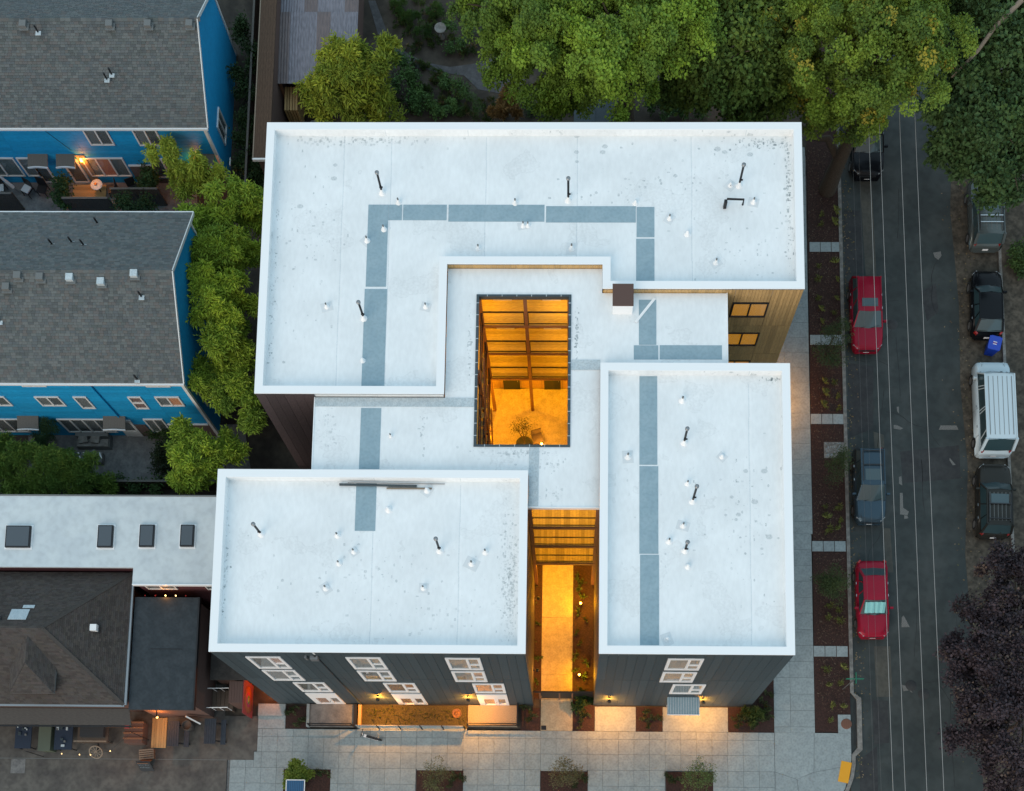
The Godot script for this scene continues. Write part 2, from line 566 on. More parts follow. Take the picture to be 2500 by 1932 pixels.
func make_road() -> void:
	var road := ground_piece("road", prism_mesh([[15.6, -70], [25.15, -70], [25.15, 30], [15.6, 30]], -0.159, -0.12), M.asphalt)
	# gravel and leaf litter that has washed onto the parking side
	var gravel := ground_piece("gravel_shoulder", prism_mesh([[22.9, -70], [25.149, -70], [25.149, 30], [23.2, 30], [22.6, 14], [22.4, 9], [22.75, 4], [22.5, -1], [22.6, -6], [22.3, -12], [22.8, -20]], -0.121, -0.114), M.verge)
	gravel.set_meta("label", "brown gravelly parking shoulder beside the asphalt")
	for p in [[[16.0, 2.2], [17.4, 1.6], [17.5, -2.2], [16.0, -2.4]], [[16.0, -12], [17.0, -12], [17.1, -8], [16.0, -7.9]], [[18.9, 3.0], [22.3, 2.6], [22.3, 4.6], [19.0, 4.9]], [[16.9, 17.6], [17.8, 17.6], [17.8, 20.0], [16.95, 20.1]], [[16.1, 21], [17.1, 20.2], [17.1, 27], [16.1, 27]], [[20.4, -6.8], [21.3, -7.4], [21.4, -5.6], [20.7, -5.0]]]:
		put(road, "asphalt_patch", prism_mesh(p, -0.121, -0.1165), M.asphalt_dark)
	for p in [[[17.0, -14], [17.7, -14], [17.9, -5], [17.5, -4], [17.2, -8]], [[17.1, 14.5], [18.0, 14.5], [18.05, 17.4], [17.15, 17.4]], [[17.4, 1.8], [18.0, 2.0], [18.0, 4.0], [17.5, 4.2]], [[17.8, 7.6], [18.2, 7.6], [18.3, 10.2], [17.9, 10.2]]]:
		put(road, "asphalt_patch", prism_mesh(p, -0.121, -0.1165), M.asphalt_pale)
	# worn remains of white road paint
	for p in [[[18.56, 1.4], [18.75, 1.4], [19.12, 1.59], [18.95, 1.68], [18.58, 1.62]], [[21.28, 1.41], [22.19, 1.41], [22.29, 1.67], [21.16, 1.67]], [[18.7, 12.82], [18.81, 12.71], [19.13, 13.38], [18.66, 13.39]], [[21.21, -9.3], [21.65, -9.39], [21.69, -9.12], [21.49, -8.85], [21.28, -9.03]], [[18.79, 4.53], [18.92, 4.48], [18.96, 5.04], [18.78, 4.93]], [[18.81, 5.49], [18.97, 5.49], [18.97, 6.38], [19.29, 6.6], [19.2, 6.82], [18.78, 6.77]], [[19.01, 6.82], [19.2, 6.85], [19.25, 6.99], [19.01, 7.05]], [[18.56, 16.7], [19.02, 16.8], [19.17, 17.17], [18.97, 17.01], [18.68, 17.07]], [[18.78, 0.29], [18.91, 0.28], [18.9, 0.68], [18.8, 0.57]], [[21.72, 3.37], [22.05, 3.79], [21.89, 3.82], [21.71, 3.51]]]:
		put(road, "paint_mark", prism_mesh(p, -0.1205, -0.112), M.worn_paint)
	var cover := lathe_mesh([[0.0, 0.012], [0.3, 0.012], [0.32, 0.0]], 20)
	for q in [[19.1, 16.74], [19.79, 17.22], [18.68, -4.79]]:
		put(road, "access_cover", cover, M.asphalt_dark, Vector3(q[0], -0.119, q[1]))
	# cracks and tar seams
	for k in 16:
		var st := tool()
		var p := Vector3(rf(17.6, 22.3), -0.1185, rf(-14, 22))
		var dir := rf(0, TAU) if k % 2 else PI / 2 + rf(-0.1, 0.1)
		for i in 12:
			dir += rf(-0.35, 0.35) if k % 2 else rf(-0.06, 0.06)
			var q := p + Vector3(cos(dir), 0, sin(dir)) * rf(0.15, 0.45)
			q.x = clampf(q.x, 16.2, 22.6)
			add_bar(st, p, q, rf(0.015, 0.035), 0.004)
			p = q
		put(road, "crack", done(st), M.tar)
	# fallen leaves along the kerbs
	var lt := tool()
	for k in 900:
		var near := rng.randf() < 0.6
		var c := Vector3(15.9 + absf(rng.randfn(0, 0.35)) if near else 23.0 + rng.randfn(0, 0.6), -0.108, rf(-18, 22))
		var u := Vector3(rng.randfn(0, 1), rf(0, 0.25), rng.randfn(0, 1)).normalized() * rf(0.03, 0.07)
		var v := u.cross(Vector3.UP).normalized() * rf(0.02, 0.05)
		lt.set_color([Color(0.16, 0.11, 0.05), Color(0.1, 0.1, 0.04), Color(0.2, 0.16, 0.1), Color(0.08, 0.06, 0.04)][rng.randi() % 4])
		tri3(lt, c - u, c + v, c + u)
		tri3(lt, c - u, c + u, c - v)
	var litter := put(self, "leaf_litter", done(lt), M.shingle)
	litter.set_meta("kind", "stuff")
	tag(litter, "scattered fallen leaves along both edges of the asphalt", "leaves")
	var kerb := ground_piece("kerb", prism_mesh([[15.66, -70], [15.86, -70], [15.86, 17.2], [15.66, 17.2]], -0.159, 0.02), M.curb)
	# the corner: kerb bends round, with a flat metal-edged ramp
	var st := tool()
	var outer := [[15.86, 17.22], [16.27, 17.5], [16.27, 20.43], [15.88, 20.8], [15.86, 21.3], [15.74, 22.0], [15.46, 22.75], [14.9, 23.6], [13.9, 24.4], [12.5, 24.9]]
	var inner := [[15.7, 17.2], [16.0, 17.55], [16.0, 20.3], [15.68, 20.68], [15.66, 21.3], [15.55, 21.95], [15.28, 22.65], [14.75, 23.45], [13.8, 24.22], [12.45, 24.72]]
	for i in outer.size() - 1:
		add_prism(st, [inner[i], outer[i], outer[i + 1], inner[i + 1]], -0.159, 0.015)
	put(kerb, "corner_kerb", done(st), M.curb)
	for x in [15.82, 15.93]:
		bb(kerb, "drain_slot", Vector3(x, 0.0, 17.7), Vector3(x + 0.03, 0.022, 20.2), M.iron)
	ground_piece("far_kerb", prism_mesh([[25.0, -70], [25.16, -70], [25.16, 9], [25.0, 9]], -0.13, 0.01), M.curb)

func slab_grid(parent: Node, xs: Array, zs: Array, holes: Array, top := 0.0, tan := false) -> void:
	for j in zs.size() - 1:
		for i in xs.size() - 1:
			for q in minus([xs[i], zs[j], xs[i + 1], zs[j + 1]], holes):
				if q[2] - q[0] < 0.06 or q[3] - q[1] < 0.06:
					continue
				var y := top + rf(-0.004, 0.004)
				bb(parent, "slab", Vector3(q[0] + 0.006, -0.1, q[1] + 0.006), Vector3(q[2] - 0.006, y, q[3] - 0.006), M.tan_concrete if tan else M.concrete[rng.randi() % 5])

func steps(a: float, b: float, d: float) -> Array:
	var r := [a]
	while r[-1] + d < b - 0.05:
		r.append(r[-1] + d)
	r.append(b)
	return r

func make_pavements() -> void:
	var planters := [[-15.94, 21.78, -13.32, 30.0], [-8.51, 21.78, -5.91, 30.0], [-1.6, 21.76, 1.02, 30.0], [5.37, 21.74, 7.97, 30.0]]
	var s := ground_piece("pavement", prism_mesh(rect(-19.14, 19.5, 11.4, 25.2), -0.159, -0.075), M.concrete_dark)
	var xs := []
	for k in range(-20, 16):
		xs.append(-1.62 + 0.8675 * k)
	xs.append(11.4)
	slab_grid(s, xs, [19.5, 19.95, 20.81, 21.7, 22.58, 23.45, 24.32, 25.19], planters + [[-19.2, 19.4, -17.5, 20.76], [-19.2, 19.4, -17.66, 21.28], [-22.0, 19.4, -19.14, 26.0]])
	s = ground_piece("corner_pavement", prism_mesh([[11.4, 19.5], [15.3, 19.5], [15.6, 20.6], [15.5, 21.9], [14.7, 23.4], [13.7, 24.2], [11.4, 24.8]], -0.159, -0.075), M.concrete_dark)
	for p in [[[11.41, 19.5], [13.6, 19.5], [13.55, 21.7], [12.6, 22.1], [11.41, 21.7]], [[13.615, 19.5], [15.64, 19.5], [15.64, 20.9], [15.6, 21.3], [13.565, 21.7]], [[11.41, 21.715], [12.6, 22.115], [12.9, 24.55], [11.41, 24.75]], [[12.615, 22.1], [13.56, 21.715], [15.6, 21.315], [15.26, 22.6], [14.7, 23.4], [13.8, 24.17], [12.915, 24.5]]]:
		put(s, "slab", prism_mesh(p, -0.1, rf(-0.003, 0.003)), M.concrete[rng.randi() % 4])
	s = ground_piece("side_pavement", prism_mesh([[10.9, -30], [13.9, -30], [13.64, 19.4], [11.4, 19.4], [11.4, 16], [10.9, 16]], -0.159, -0.075), M.concrete_dark)
	slab_grid(s, [11.0, 12.32, 13.75], steps(-16.0, 8.0, 0.93), [])
	slab_grid(s, [11.0, 12.32, 13.66], steps(8.0, 19.5, 0.93), [[10.9, 15.8, 11.4, 19.6]])
	# bark mulch strips
	var strip := ground_piece("mulch_strip", prism_mesh([[13.92, -30], [15.66, -30], [15.66, 18.44], [14.94, 18.44], [14.94, 19.45], [13.64, 19.45], [13.76, 8]], -0.159, -0.025), M.mulch)
	for q in [[13.92, -9.89], [13.84, -4.06], [13.78, 0.8], [13.71, 8.42], [13.68, 14.54]]:
		for k in 3:
			bb(strip, "stepping_slab", Vector3(q[0] + k * 0.645, -0.06, q[1]), Vector3(q[0] + k * 0.645 + 0.61, 0.006, q[1] + 0.6), M.concrete[k])
	var grate := bb(strip, "gravel_grate", Vector3(14.5, -0.06, 2.5), Vector3(15.65, 0.01, 3.46), M.curb)
	for k in 70:
		put(grate, "pebble", lathe_mesh([[0.04, -0.01], [0.045, 0.008], [0.0, 0.025]], 6), M.concrete[rng.randi() % 5] if k % 3 else M.grey, Vector3(rf(-0.52, 0.52), 0.036, rf(-0.43, 0.43)), rf(0, 3))
	bb(strip, "cover_surround", Vector3(14.95, -0.06, 18.45), Vector3(15.65, 0.0, 19.49), M.concrete[0])
	chips(strip, 13.75, -16.0, 15.6, 18.3, 5200)
	for q in planters:
		ground_piece("planting_bed", prism_mesh(rect(q[0], q[1], q[2], 25.2), -0.159, -0.02), M.mulch)
	for q in [[-15.95, 18.18, -14.74, 19.62], [-2.76, 18.2, -1.65, 19.5], [0.16, 17.7, 1.37, 19.5], [3.7, 18.1, 5.18, 19.49], [8.83, 18.1, 11.4, 19.48], [10.16, 15.8, 11.4, 18.09], [0.13, 8.0, 1.29, 17.68], [-2.03, 8.0, -1.64, 17.68]]:
		ground_piece("planting_bed", prism_mesh(rect(q[0], q[1], q[2], q[3]), -0.159, -0.02), M.mulch)
	var apron := ground_piece("entrance_paving", prism_mesh(rect(-1.63, 17.72, 0.15, 19.49), -0.159, 0.0), M.tan_concrete)
	put(apron, "paving_panel", prism_mesh(rect(-17.5, 18.79, -15.97, 19.49), -0.159, 0.003), M.concrete[0])
	put(apron, "paving_panel", prism_mesh(rect(-17.5, 18.1, -15.97, 18.78), -0.159, 0.12), M.concrete[4])
	put(apron, "paving_panel", prism_mesh(rect(1.4, 18.1, 3.68, 19.49), -0.159, 0.001), M.concrete[2])
	put(apron, "paving_panel", prism_mesh(rect(5.19, 18.1, 8.82, 19.49), -0.159, 0.002), M.concrete[3])
	bb(apron, "drain_cover", Vector3(-1.6, -0.02, 19.2), Vector3(-1.32, 0.008, 19.45), M.iron)
	var walk := ground_piece("passage_walk", prism_mesh(rect(-1.63, 9.5, 0.12, 17.71), -0.159, -0.03), M.concrete_dark)
	slab_grid(walk, [-1.63, 0.12], [9.5, 11.2, 13.0, 14.7, 16.3, 17.71], [], 0.0, true)
	ground_piece("courtyard_floor", prism_mesh([[-6.0, -0.7], [1.28, -0.7], [1.28, 7.98], [-2.04, 7.98], [-2.04, 9.46], [-6.0, 9.46]], -0.159, 0.0), M.tan_concrete)
	ground_piece("plaza", prism_mesh([[-60, 17.0], [-19.4, 17.0], [-19.4, 18.79], [-17.51, 18.79], [-17.51, 20.76], [-17.67, 20.76], [-17.67, 21.28], [-19.15, 21.28], [-19.15, 26.0], [-60, 26.0]], -0.159, 0.0), M.plaza)
	bb(get_node("plaza"), "paving_panel", Vector3(-31.3, 0.0, 21.35), Vector3(-30.5, 0.006, 22.15), M.concrete_dark)
	bb(get_node("plaza"), "plaza_joint", Vector3(-40, 0.0, 21.28), Vector3(-19.2, 0.004, 21.31), M.grey)
	ground_piece("garden_path", prism_mesh([[-12.31, -25.82], [-11.84, -24.54], [-11.38, -23.28], [-10.43, -22.4], [-9.19, -21.64], [-7.61, -21.33], [-6.19, -21.54], [-4.77, -22.01], [-3.07, -22.32], [-3.04, -20.29], [-4.3, -19.51], [-5.87, -19.83], [-6.74, -20.76], [-8.46, -21.01], [-9.89, -21.39], [-11.12, -22.27], [-12.1, -23.6], [-12.75, -25.82]], -0.06, -0.035), M.path)
	ground_piece("patio", prism_mesh([[-31.77, 1.6], [-19.12, 1.55], [-18.4, 5.39], [-31.49, 5.45]], -0.06, -0.03), M.concrete_dark)
	ground_piece("north_patio", prism_mesh([[-35.73, -13.97], [-22.67, -13.98], [-22.56, -11.85], [-21.89, -9.74], [-35.4, -9.72]], -0.06, -0.03), M.concrete_dark)

# coarse bark chips strewn over mulch, one mesh
func chips(parent: Node, x0: float, z0: float, x1: float, z1: float, n: int) -> void:
	var st := tool()
	for k in n:
		var c := Vector3(rf(x0 + 0.1, x1 - 0.1), -0.02 + rf(0.0, 0.01), rf(z0, z1))
		var u := Vector3(rng.randfn(0, 1), rf(-0.2, 0.3), rng.randfn(0, 1)).normalized() * rf(0.02, 0.06)
		var v := u.cross(Vector3.UP).normalized() * rf(0.01, 0.025)
		st.set_color([Color(0.06, 0.03, 0.022), Color(0.04, 0.02, 0.016), Color(0.085, 0.05, 0.035), Color(0.03, 0.017, 0.014), Color(0.12, 0.085, 0.06)][mini(4, int(pow(rng.randf(), 0.7) * 4.4))])
		quad(st, c - u - v, c - u + v, c + u + v, c + u - v)
	put(parent, "bark_chips", done(st), M.shingle).set_meta("kind", "stuff")


# ---------------------------------------------------------------- the white-roofed apartment building
const ROOF := 12.2
const CAP := 12.66
const LOW := 12.25
var apt: Node3D

# boards on a wall: o is the lower left corner seen from outside, turn its heading (0 faces south, PI/2 faces east, -PI/2 west)
func clad(parent: Node, called: String, mats: Array, o: Vector3, turn: float, width: float, tiers: Array, pitch: float, holes: Array, gap := 0.012, thick := 0.03) -> void:
	var bs := Basis(Vector3.UP, turn)
	var u := 0.0
	while u < width - 0.02:
		var u1 := minf(u + pitch, width)
		for t in tiers:
			for q in minus([u, t[0], u1, t[1]], holes):
				var w: float = q[2] - q[0] - gap
				var h: float = q[3] - q[1] - gap
				if w < 0.01 or h < 0.01:
					continue
				var c := o + bs * Vector3((q[0] + q[2]) / 2.0, (q[1] + q[3]) / 2.0 - o.y, thick / 2.0 + rf(0.0, 0.006))
				bx(parent, called, c, Vector3(w, h, thick), mats[rng.randi() % mats.size()], turn)
		u = u1

# window: frame mesh with panes in holes of it; o lower left on the wall
func window(parent: Node, called: String, o: Vector3, turn: float, w: float, h: float, panes: Array, m: Material, rooms: Array, proud := 0.08) -> MeshInstance3D:
	var us := [0.0, w]
	var vs := [0.0, h]
	for p in panes:
		us.append_array([p[0], p[2]])
		vs.append_array([p[1], p[3]])
	us.sort()
	vs.sort()
	var st := tool()
	for j in vs.size() - 1:
		for i in us.size() - 1:
			if us[i + 1] - us[i] < 0.001 or vs[j + 1] - vs[j] < 0.001:
				continue
			var mid := Vector2((us[i] + us[i + 1]) / 2.0, (vs[j] + vs[j + 1]) / 2.0)
			var open := false
			for p in panes:
				if mid.x > p[0] and mid.x < p[2] and mid.y > p[1] and mid.y < p[3]:
					open = true
			if not open:
				add_bb(st, Vector3(us[i], vs[j], 0.0), Vector3(us[i + 1], vs[j + 1], proud))
	var f := put(parent, called, done(st), m, o, turn)
	for k in panes.size():
		var p: Array = panes[k]
		var c := Vector3((p[0] + p[2]) / 2.0, (p[1] + p[3]) / 2.0, 0.0)
		var sz := Vector3(p[2] - p[0], p[3] - p[1], 0.006)
		bx(f, "pane", c + Vector3(0, 0, proud * 0.45), sz, M.pane)
		bx(f, "blind", c + Vector3(0, 0, 0.006), sz + Vector3(0, 0, 0.004), rooms[k % rooms.size()])
	return f

# frame panes of a slider: n equal panes
func sliders(w: float, h: float, n: int, e := 0.08) -> Array:
	var r := []
	var d := (w - e * (n + 1)) / n
	for k in n:
		r.append([e + k * (d + e), e, e + k * (d + e) + d, h - e])
	return r

func tall_panes(w: float, h: float) -> Array:
	return [[0.14, 0.16, w * 0.58, h - 0.16], [w * 0.58 + 0.12, h * 0.45, w - 0.14, h - 0.16], [w * 0.58 + 0.12, 0.16, w - 0.14, h * 0.45 - 0.1]]

# inset an axis-aligned polygon given with its interior on the right of each edge in x,z (clockwise seen from above)
func inset(poly: Array, d: float) -> Array:
	var out := []
	var n := poly.size()
	for i in n:
		var a := Vector2(poly[(i + n - 1) % n][0], poly[(i + n - 1) % n][1])
		var b := Vector2(poly[i][0], poly[i][1])
		var c := Vector2(poly[(i + 1) % n][0], poly[(i + 1) % n][1])
		var e0 := (b - a).normalized()
		var e1 := (c - b).normalized()
		var p := b + Vector2(-e0.y, e0.x) * d + Vector2(-e1.y, e1.x) * d
		out.append([p.x, p.y])
	return out

func wing(poly: Array, parapet_w := 0.36) -> Node3D:
	var w := Node3D.new()
	w.name = "wing"
	apt.add_child(w, true)
	put(w, "wall", prism_mesh(inset(poly, 0.05), -0.15, ROOF - 0.3), M.core)
	put(w, "roof_membrane", prism_mesh(inset(poly, parapet_w - 0.01), ROOF - 0.3, ROOF), M.roof)
	var inn := inset(poly, parapet_w)
	var wall := inset(poly, 0.05)
	var edge := inset(poly, -0.02)
	var st := tool()
	var dark := tool()
	var n := poly.size()
	for i in n:
		var j := (i + 1) % n
		add_prism(st, [wall[i], wall[j], inn[j], inn[i]], ROOF - 0.3, CAP - 0.05)
		add_prism(dark, [edge[i], edge[j], inn[j], inn[i]], CAP - 0.05, CAP)
	put(w, "parapet", done(st), M.roof)
	put(w, "parapet_cap", done(dark), M.cap)
	st = tool()
	for i in n:
		var j := (i + 1) % n
		var o2 := inset(poly, -0.015)
		add_prism(st, [o2[i], o2[j], poly[j], poly[i]], CAP - 0.1, CAP - 0.052)
	put(w, "drip_edge", done(st), M.black)
	return w

func make_apartments() -> void:
	apt = thing("apartment_building", "four-storey apartment building with white flat roofs around a lit courtyard", "building")
	var n_poly := [[-14.85, -8.04], [10.84, -8.04], [10.84, 0.46], [1.38, 0.46], [1.38, -0.77], [-6.01, -0.77], [-6.01, 5.73], [-14.85, 5.73]]
	var sw_poly := [[-16.37, 9.47], [-2.04, 9.47], [-2.04, 18.08], [-16.37, 18.08]]
	var se_poly := [[1.3, 4.2], [10.08, 4.2], [10.08, 18.05], [1.3, 18.05]]
	var wn := wing(n_poly)
	var wsw := wing(sw_poly)
	var wse := wing(se_poly)
	for q in [[-9.91, -4.07, -8.94, 0.15], [-9.95, 0.27, -8.88, 5.18], [-8.93, -4.07, -8.28, -3.27], [-8.23, -4.07, -6.13, -3.27], [-6.04, -4.07, -1.43, -3.2], [-1.35, -4, 2.95, -3.16], [2.99, -3.96, 3.84, -2.41], [2.97, -2.32, 3.84, -0.04]]:
		bb(wn, "walk_pad", Vector3(q[0], ROOF, q[1]), Vector3(q[2], ROOF + 0.012, q[3]), M.pad)
	for q in [[3.13, 4.62, 3.96, 8.97], [3.13, 9.04, 4, 13.25], [3.16, 13.3, 4.03, 17.55]]:
		bb(wse, "walk_pad", Vector3(q[0], ROOF, q[1]), Vector3(q[2], ROOF + 0.012, q[3]), M.pad)
	for q in [[-10.03, 9.93, -9.08, 12.23]]:
		bb(wsw, "walk_pad", Vector3(q[0], ROOF, q[1]), Vector3(q[2], ROOF + 0.012, q[3]), M.pad)
	# cladding, south faces
	var tiers := [[0.02, 6.86], [6.88, 12.55]]
	var sw_win := []
	for c in [[-15.0, -14.18], [-10.37, -9.56], [-5.78, -5.0]]:
		sw_win.append([c[0], 9.25, c[0] + 1.62, 11.66])
		sw_win.append([c[0], 6.5, c[0] + 1.62, 8.82])
		sw_win.append([c[1], 3.66, c[1] + 1.62, 5.94])
		sw_win.append([c[1], 0.25, c[1] + 1.62, 3.2])
	var holes := []
	for q in sw_win:
		holes.append([q[0] + 16.37, q[1], q[2] + 16.37, q[3]])
	holes.append([16.37 - 11.78, 0.0, 16.37 - 11.66, 12.5])
	clad(wsw, "siding_board", M.slate, Vector3(-16.37, 0, 18.04), 0.0, 14.33, tiers, 0.42, holes)
	for k in sw_win.size():
		var q: Array = sw_win[k]
		if k % 4 < 3:
			window(apt, "window", Vector3(q[0], q[1], 18.04), 0.0, q[2] - q[0], q[3] - q[1], tall_panes(q[2] - q[0], q[3] - q[1]), M.white, [M.blind, M.blind, M.blind_grey] if k % 3 else [M.blind, M.room_warm, M.blind])
		else:
			var w: float = q[2] - q[0]
			var dr := window(apt, "entrance_door", Vector3(q[0], q[1], 18.04), 0.0, w, 2.95, [[0.3, 0.14, 0.86, 1.75], [1.08, 0.3, w - 0.16, 1.75]], M.white, [M.room_warm, M.blind_grey])
			bx(dr, "door_handle", Vector3(0.97, 1.0, 0.12), Vector3(0.03, 0.12, 0.05), M.steel)
	var se_win := [[4.48, 9.4, 6.13, 11.7], [4.48, 6.62, 6.13, 8.87], [5.22, 3.66, 6.9, 5.98], [5.4, 0.05, 6.8, 2.4]]
	holes = []
	for q in se_win:
		holes.append([q[0] - 1.3, q[1], q[2] - 1.3, q[3]])
	clad(wse, "siding_board", M.slate, Vector3(1.3, 0, 18.01), 0.0, 8.78, tiers, 0.44, holes)
	for k in 4:
		var q: Array = se_win[k]
		var w: float = q[2] - q[0]
		if k < 3:
			window(apt, "window", Vector3(q[0], q[1], 18.01), 0.0, w, q[3] - q[1], tall_panes(w, q[3] - q[1]), M.white, [M.blind, M.blind, M.blind])
		else:
			window(apt, "entrance_door", Vector3(q[0], q[1], 18.01), 0.0, w, 2.35, [[0.2, 0.2, 0.9, 2.1]], M.white, [M.room_warm])
	# ribbed canopy over the right-hand door
	var can := bb(apt, "door_canopy", Vector3(5.22, 2.52, 18.05), Vector3(6.95, 2.6, 19.0), M.pad)
	for k in 13:
		bb(can, "rib", Vector3(-0.84 + k * 0.138, 0.04, -0.475), Vector3(-0.8 + k * 0.138, 0.07, 0.44), M.flashing)
	bb(can, "canopy_edge", Vector3(-0.88, -0.05, 0.45), Vector3(0.88, 0.075, 0.49), M.white)
	# downspout in its groove, with scupper boxes
	tube_part(apt, "downspout", [Vector3(-11.72, 0.1, 18.1), Vector3(-11.72, 11.9, 18.1)], [0.05, 0.05], M.slate[0])
	bb(apt, "scupper_box", Vector3(-12.2, 11.5, 18.08), Vector3(-12.1, 11.95, 18.2), M.steel)
	bb(apt, "scupper_box", Vector3(-11.95, 11.5, 18.08), Vector3(-11.6, 11.9, 18.25), M.steel)
	# brown south face of the north-west wing, honey cedar on the courtyard and street faces
	clad(wn, "siding_board", M.brown_board, Vector3(-14.85, 0, 5.69), 0.0, 2.75, [[0.02, 4.0], [4.02, 12.55]], 0.44, [])
	clad(wn, "cedar_board", M.cedar, Vector3(1.42, 9.24, 0.42), 0.0, 9.42, [[9.24, 12.55]], 0.16, [[6.25, 10.1, 7.99, 11.42], [0.0, 9.2, 5.83, 11.8]])
	clad(wn, "cedar_board", M.cedar, Vector3(7.22, 3.6, 0.42), 0.0, 3.62, [[3.6, 6.38], [6.4, 9.22]], 0.16, [[0.47, 7.28, 2.15, 8.57], [0.55, 4.4, 2.2, 5.6]])
	clad(wn, "cedar_board", M.cedar, Vector3(-6.01, 12.0, -0.81), 0.0, 7.39, [[12.0, 12.55]], 0.3, [])
	for q in [[7.67, 10.1], [7.69, 7.28], [7.77, 4.4]]:
		window(apt, "window", Vector3(q[0], q[1], 0.42), 0.0, 1.74 if q[1] > 5 else 1.65, 1.29, sliders(1.74 if q[1] > 5 else 1.65, 1.29, 2, 0.07), M.black, [M.room_amber])
	# passage faces: east face of the left wing, west face of the right wing
	clad(wsw, "cedar_board", M.brown_board, Vector3(-2.08, 0, 18.05), PI / 2, 8.5, [[0.02, 6.86], [6.88, 12.55]], 0.3, [])
	clad(wse, "cedar_board", M.brown_board, Vector3(1.34, 0, 4.25), -PI / 2, 13.7, [[0.02, 6.86], [6.88, 12.55]], 0.4, [])
	# lower connecting roof and the rooms below its two side lobes
	var low := Node3D.new()
	low.name = "connecting_roof"
	apt.add_child(low, true)
	var st := tool()
	for q in [[-5.99, -0.75, 1.36, 0.62], [-5.99, 0.62, -4.56, 9.45], [-0.15, 0.62, 1.36, 4.18], [-0.15, 4.18, 1.28, 11.06], [-4.56, 8.11, -0.15, 9.45], [-12.1, 5.75, -5.99, 9.45], [-2.02, 9.45, -0.15, 11.06], [1.36, 0.48, 7.25, 4.18]]:
		add_prism(st, rect(q[0], q[1], q[2], q[3]), LOW - 0.22, LOW)
	put(low, "roof_membrane", done(st), M.roof)
	bb(low, "wall", Vector3(-12.05, -0.15, 5.78), Vector3(-6.05, LOW - 0.22, 9.42), M.core)
	bb(low, "wall", Vector3(1.42, -0.15, 0.5), Vector3(7.2, LOW - 0.22, 4.16), M.core)
	for q in [[-9.92, 6.27, -8.97, 9.26], [3.1, 0.82, 3.92, 3.08], [2.86, 3.11, 4.01, 3.81], [4.08, 3.1, 7, 3.8]]:
		bb(low, "walk_pad", Vector3(q[0], LOW, q[1]), Vector3(q[2], LOW + 0.012, q[3]), M.pad)
	for q in [[-12.1, 5.76, -4.6, 6.2], [-0.12, 3.85, 1.28, 4.35], [-2.0, 8.2, -1.55, 11.0]]:
		bb(low, "flashing_strip", Vector3(q[0], LOW, q[1]), Vector3(q[2], LOW + 0.03, q[3]), M.flashing)
	bar_part(low, "flashing_strip", Vector3(2.95, LOW + 0.03, 1.95), Vector3(3.85, LOW + 0.03, 0.75), 0.12, M.cap, 0.03)
	bb(low, "roof_edge", Vector3(7.25, LOW - 0.2, 0.47), Vector3(7.29, LOW + 0.04, 4.19), M.cap)
	bb(low, "roof_edge", Vector3(-12.14, LOW - 0.2, 5.74), Vector3(-12.1, LOW + 0.04, 9.46), M.cap)
	bb(low, "roof_edge", Vector3(-2.02, LOW - 0.2, 11.06), Vector3(1.28, LOW + 0.04, 11.1), M.cap)
	# gutter frame round the courtyard opening
	for q in [[-4.6, 0.58, -0.1, 0.68], [-4.6, 8.05, -0.1, 8.15], [-4.6, 0.68, -4.48, 8.05], [-0.22, 0.68, -0.1, 8.05]]:
		bb(low, "opening_gutter", Vector3(q[0], LOW - 0.24, q[1]), Vector3(q[2], LOW + 0.05, q[3]), M.slate[2])
	for k in 12:
		for x in [-4.54, -0.16]:
			bb(low, "gutter_bracket", Vector3(x - 0.07, LOW + 0.05, 1.0 + k * 0.6), Vector3(x + 0.07, LOW + 0.065, 1.03 + k * 0.6), M.flashing)
	for k in 6:
		for z in [0.63, 8.1]:
			bb(low, "gutter_bracket", Vector3(-4.1 + k * 0.7, LOW + 0.05, z - 0.06), Vector3(-4.07 + k * 0.7, LOW + 0.065, z + 0.06), M.flashing)
	# roof hatch
	var hatch := bb(apt, "roof_hatch", Vector3(1.85, LOW, 0.5), Vector3(2.78, LOW + 0.75, 1.55), M.cap)
	bb(hatch, "lid", Vector3(-0.49, 0.376, -0.54), Vector3(0.49, 0.45, 0.54), M.brown_wall)
	# tall vent pipes [x, z, height] and short white boots [x, z]
	var boot := lathe_mesh([[0.17, 0.0], [0.16, 0.03], [0.08, 0.16], [0.065, 0.3], [0.0, 0.3]], 12)
	var stub := lathe_mesh([[0.045, 0.25], [0.045, 0.42], [0.03, 0.421], [0.0, 0.421]], 10)
	for q in [[-9.27, -4.68, 1.49], [-0.29, -4.3, 1.61], [7.9, -5.06, 1.52], [-9.94, 1.77, 1.41], [5.2, 7.89, 1.5], [5.58, 10.73, 1.81], [5.22, 13.09, 1.15], [-14.36, 12.42, 1.34], [-6.06, 13.16, 1.62]]:
		var h: float = clampf(q[2], 0.6, 1.9)
		var p := tube_part(apt, "vent_pipe", [Vector3.ZERO, Vector3(0, h, 0)], [0.055, 0.055], M.iron)
		p.position = Vector3(q[0], ROOF, q[1])
		put(p, "boot", boot, M.cap)
		put(p, "cap", lathe_mesh([[0.06, 0.0], [0.1, 0.02], [0.1, 0.09], [0.0, 0.1]], 12), M.steel, Vector3(0, h - 0.02, 0))
		bx(p, "clamp", Vector3(0.03, h * 0.35, 0.05), Vector3(0.16, 0.06, 0.06), M.iron)
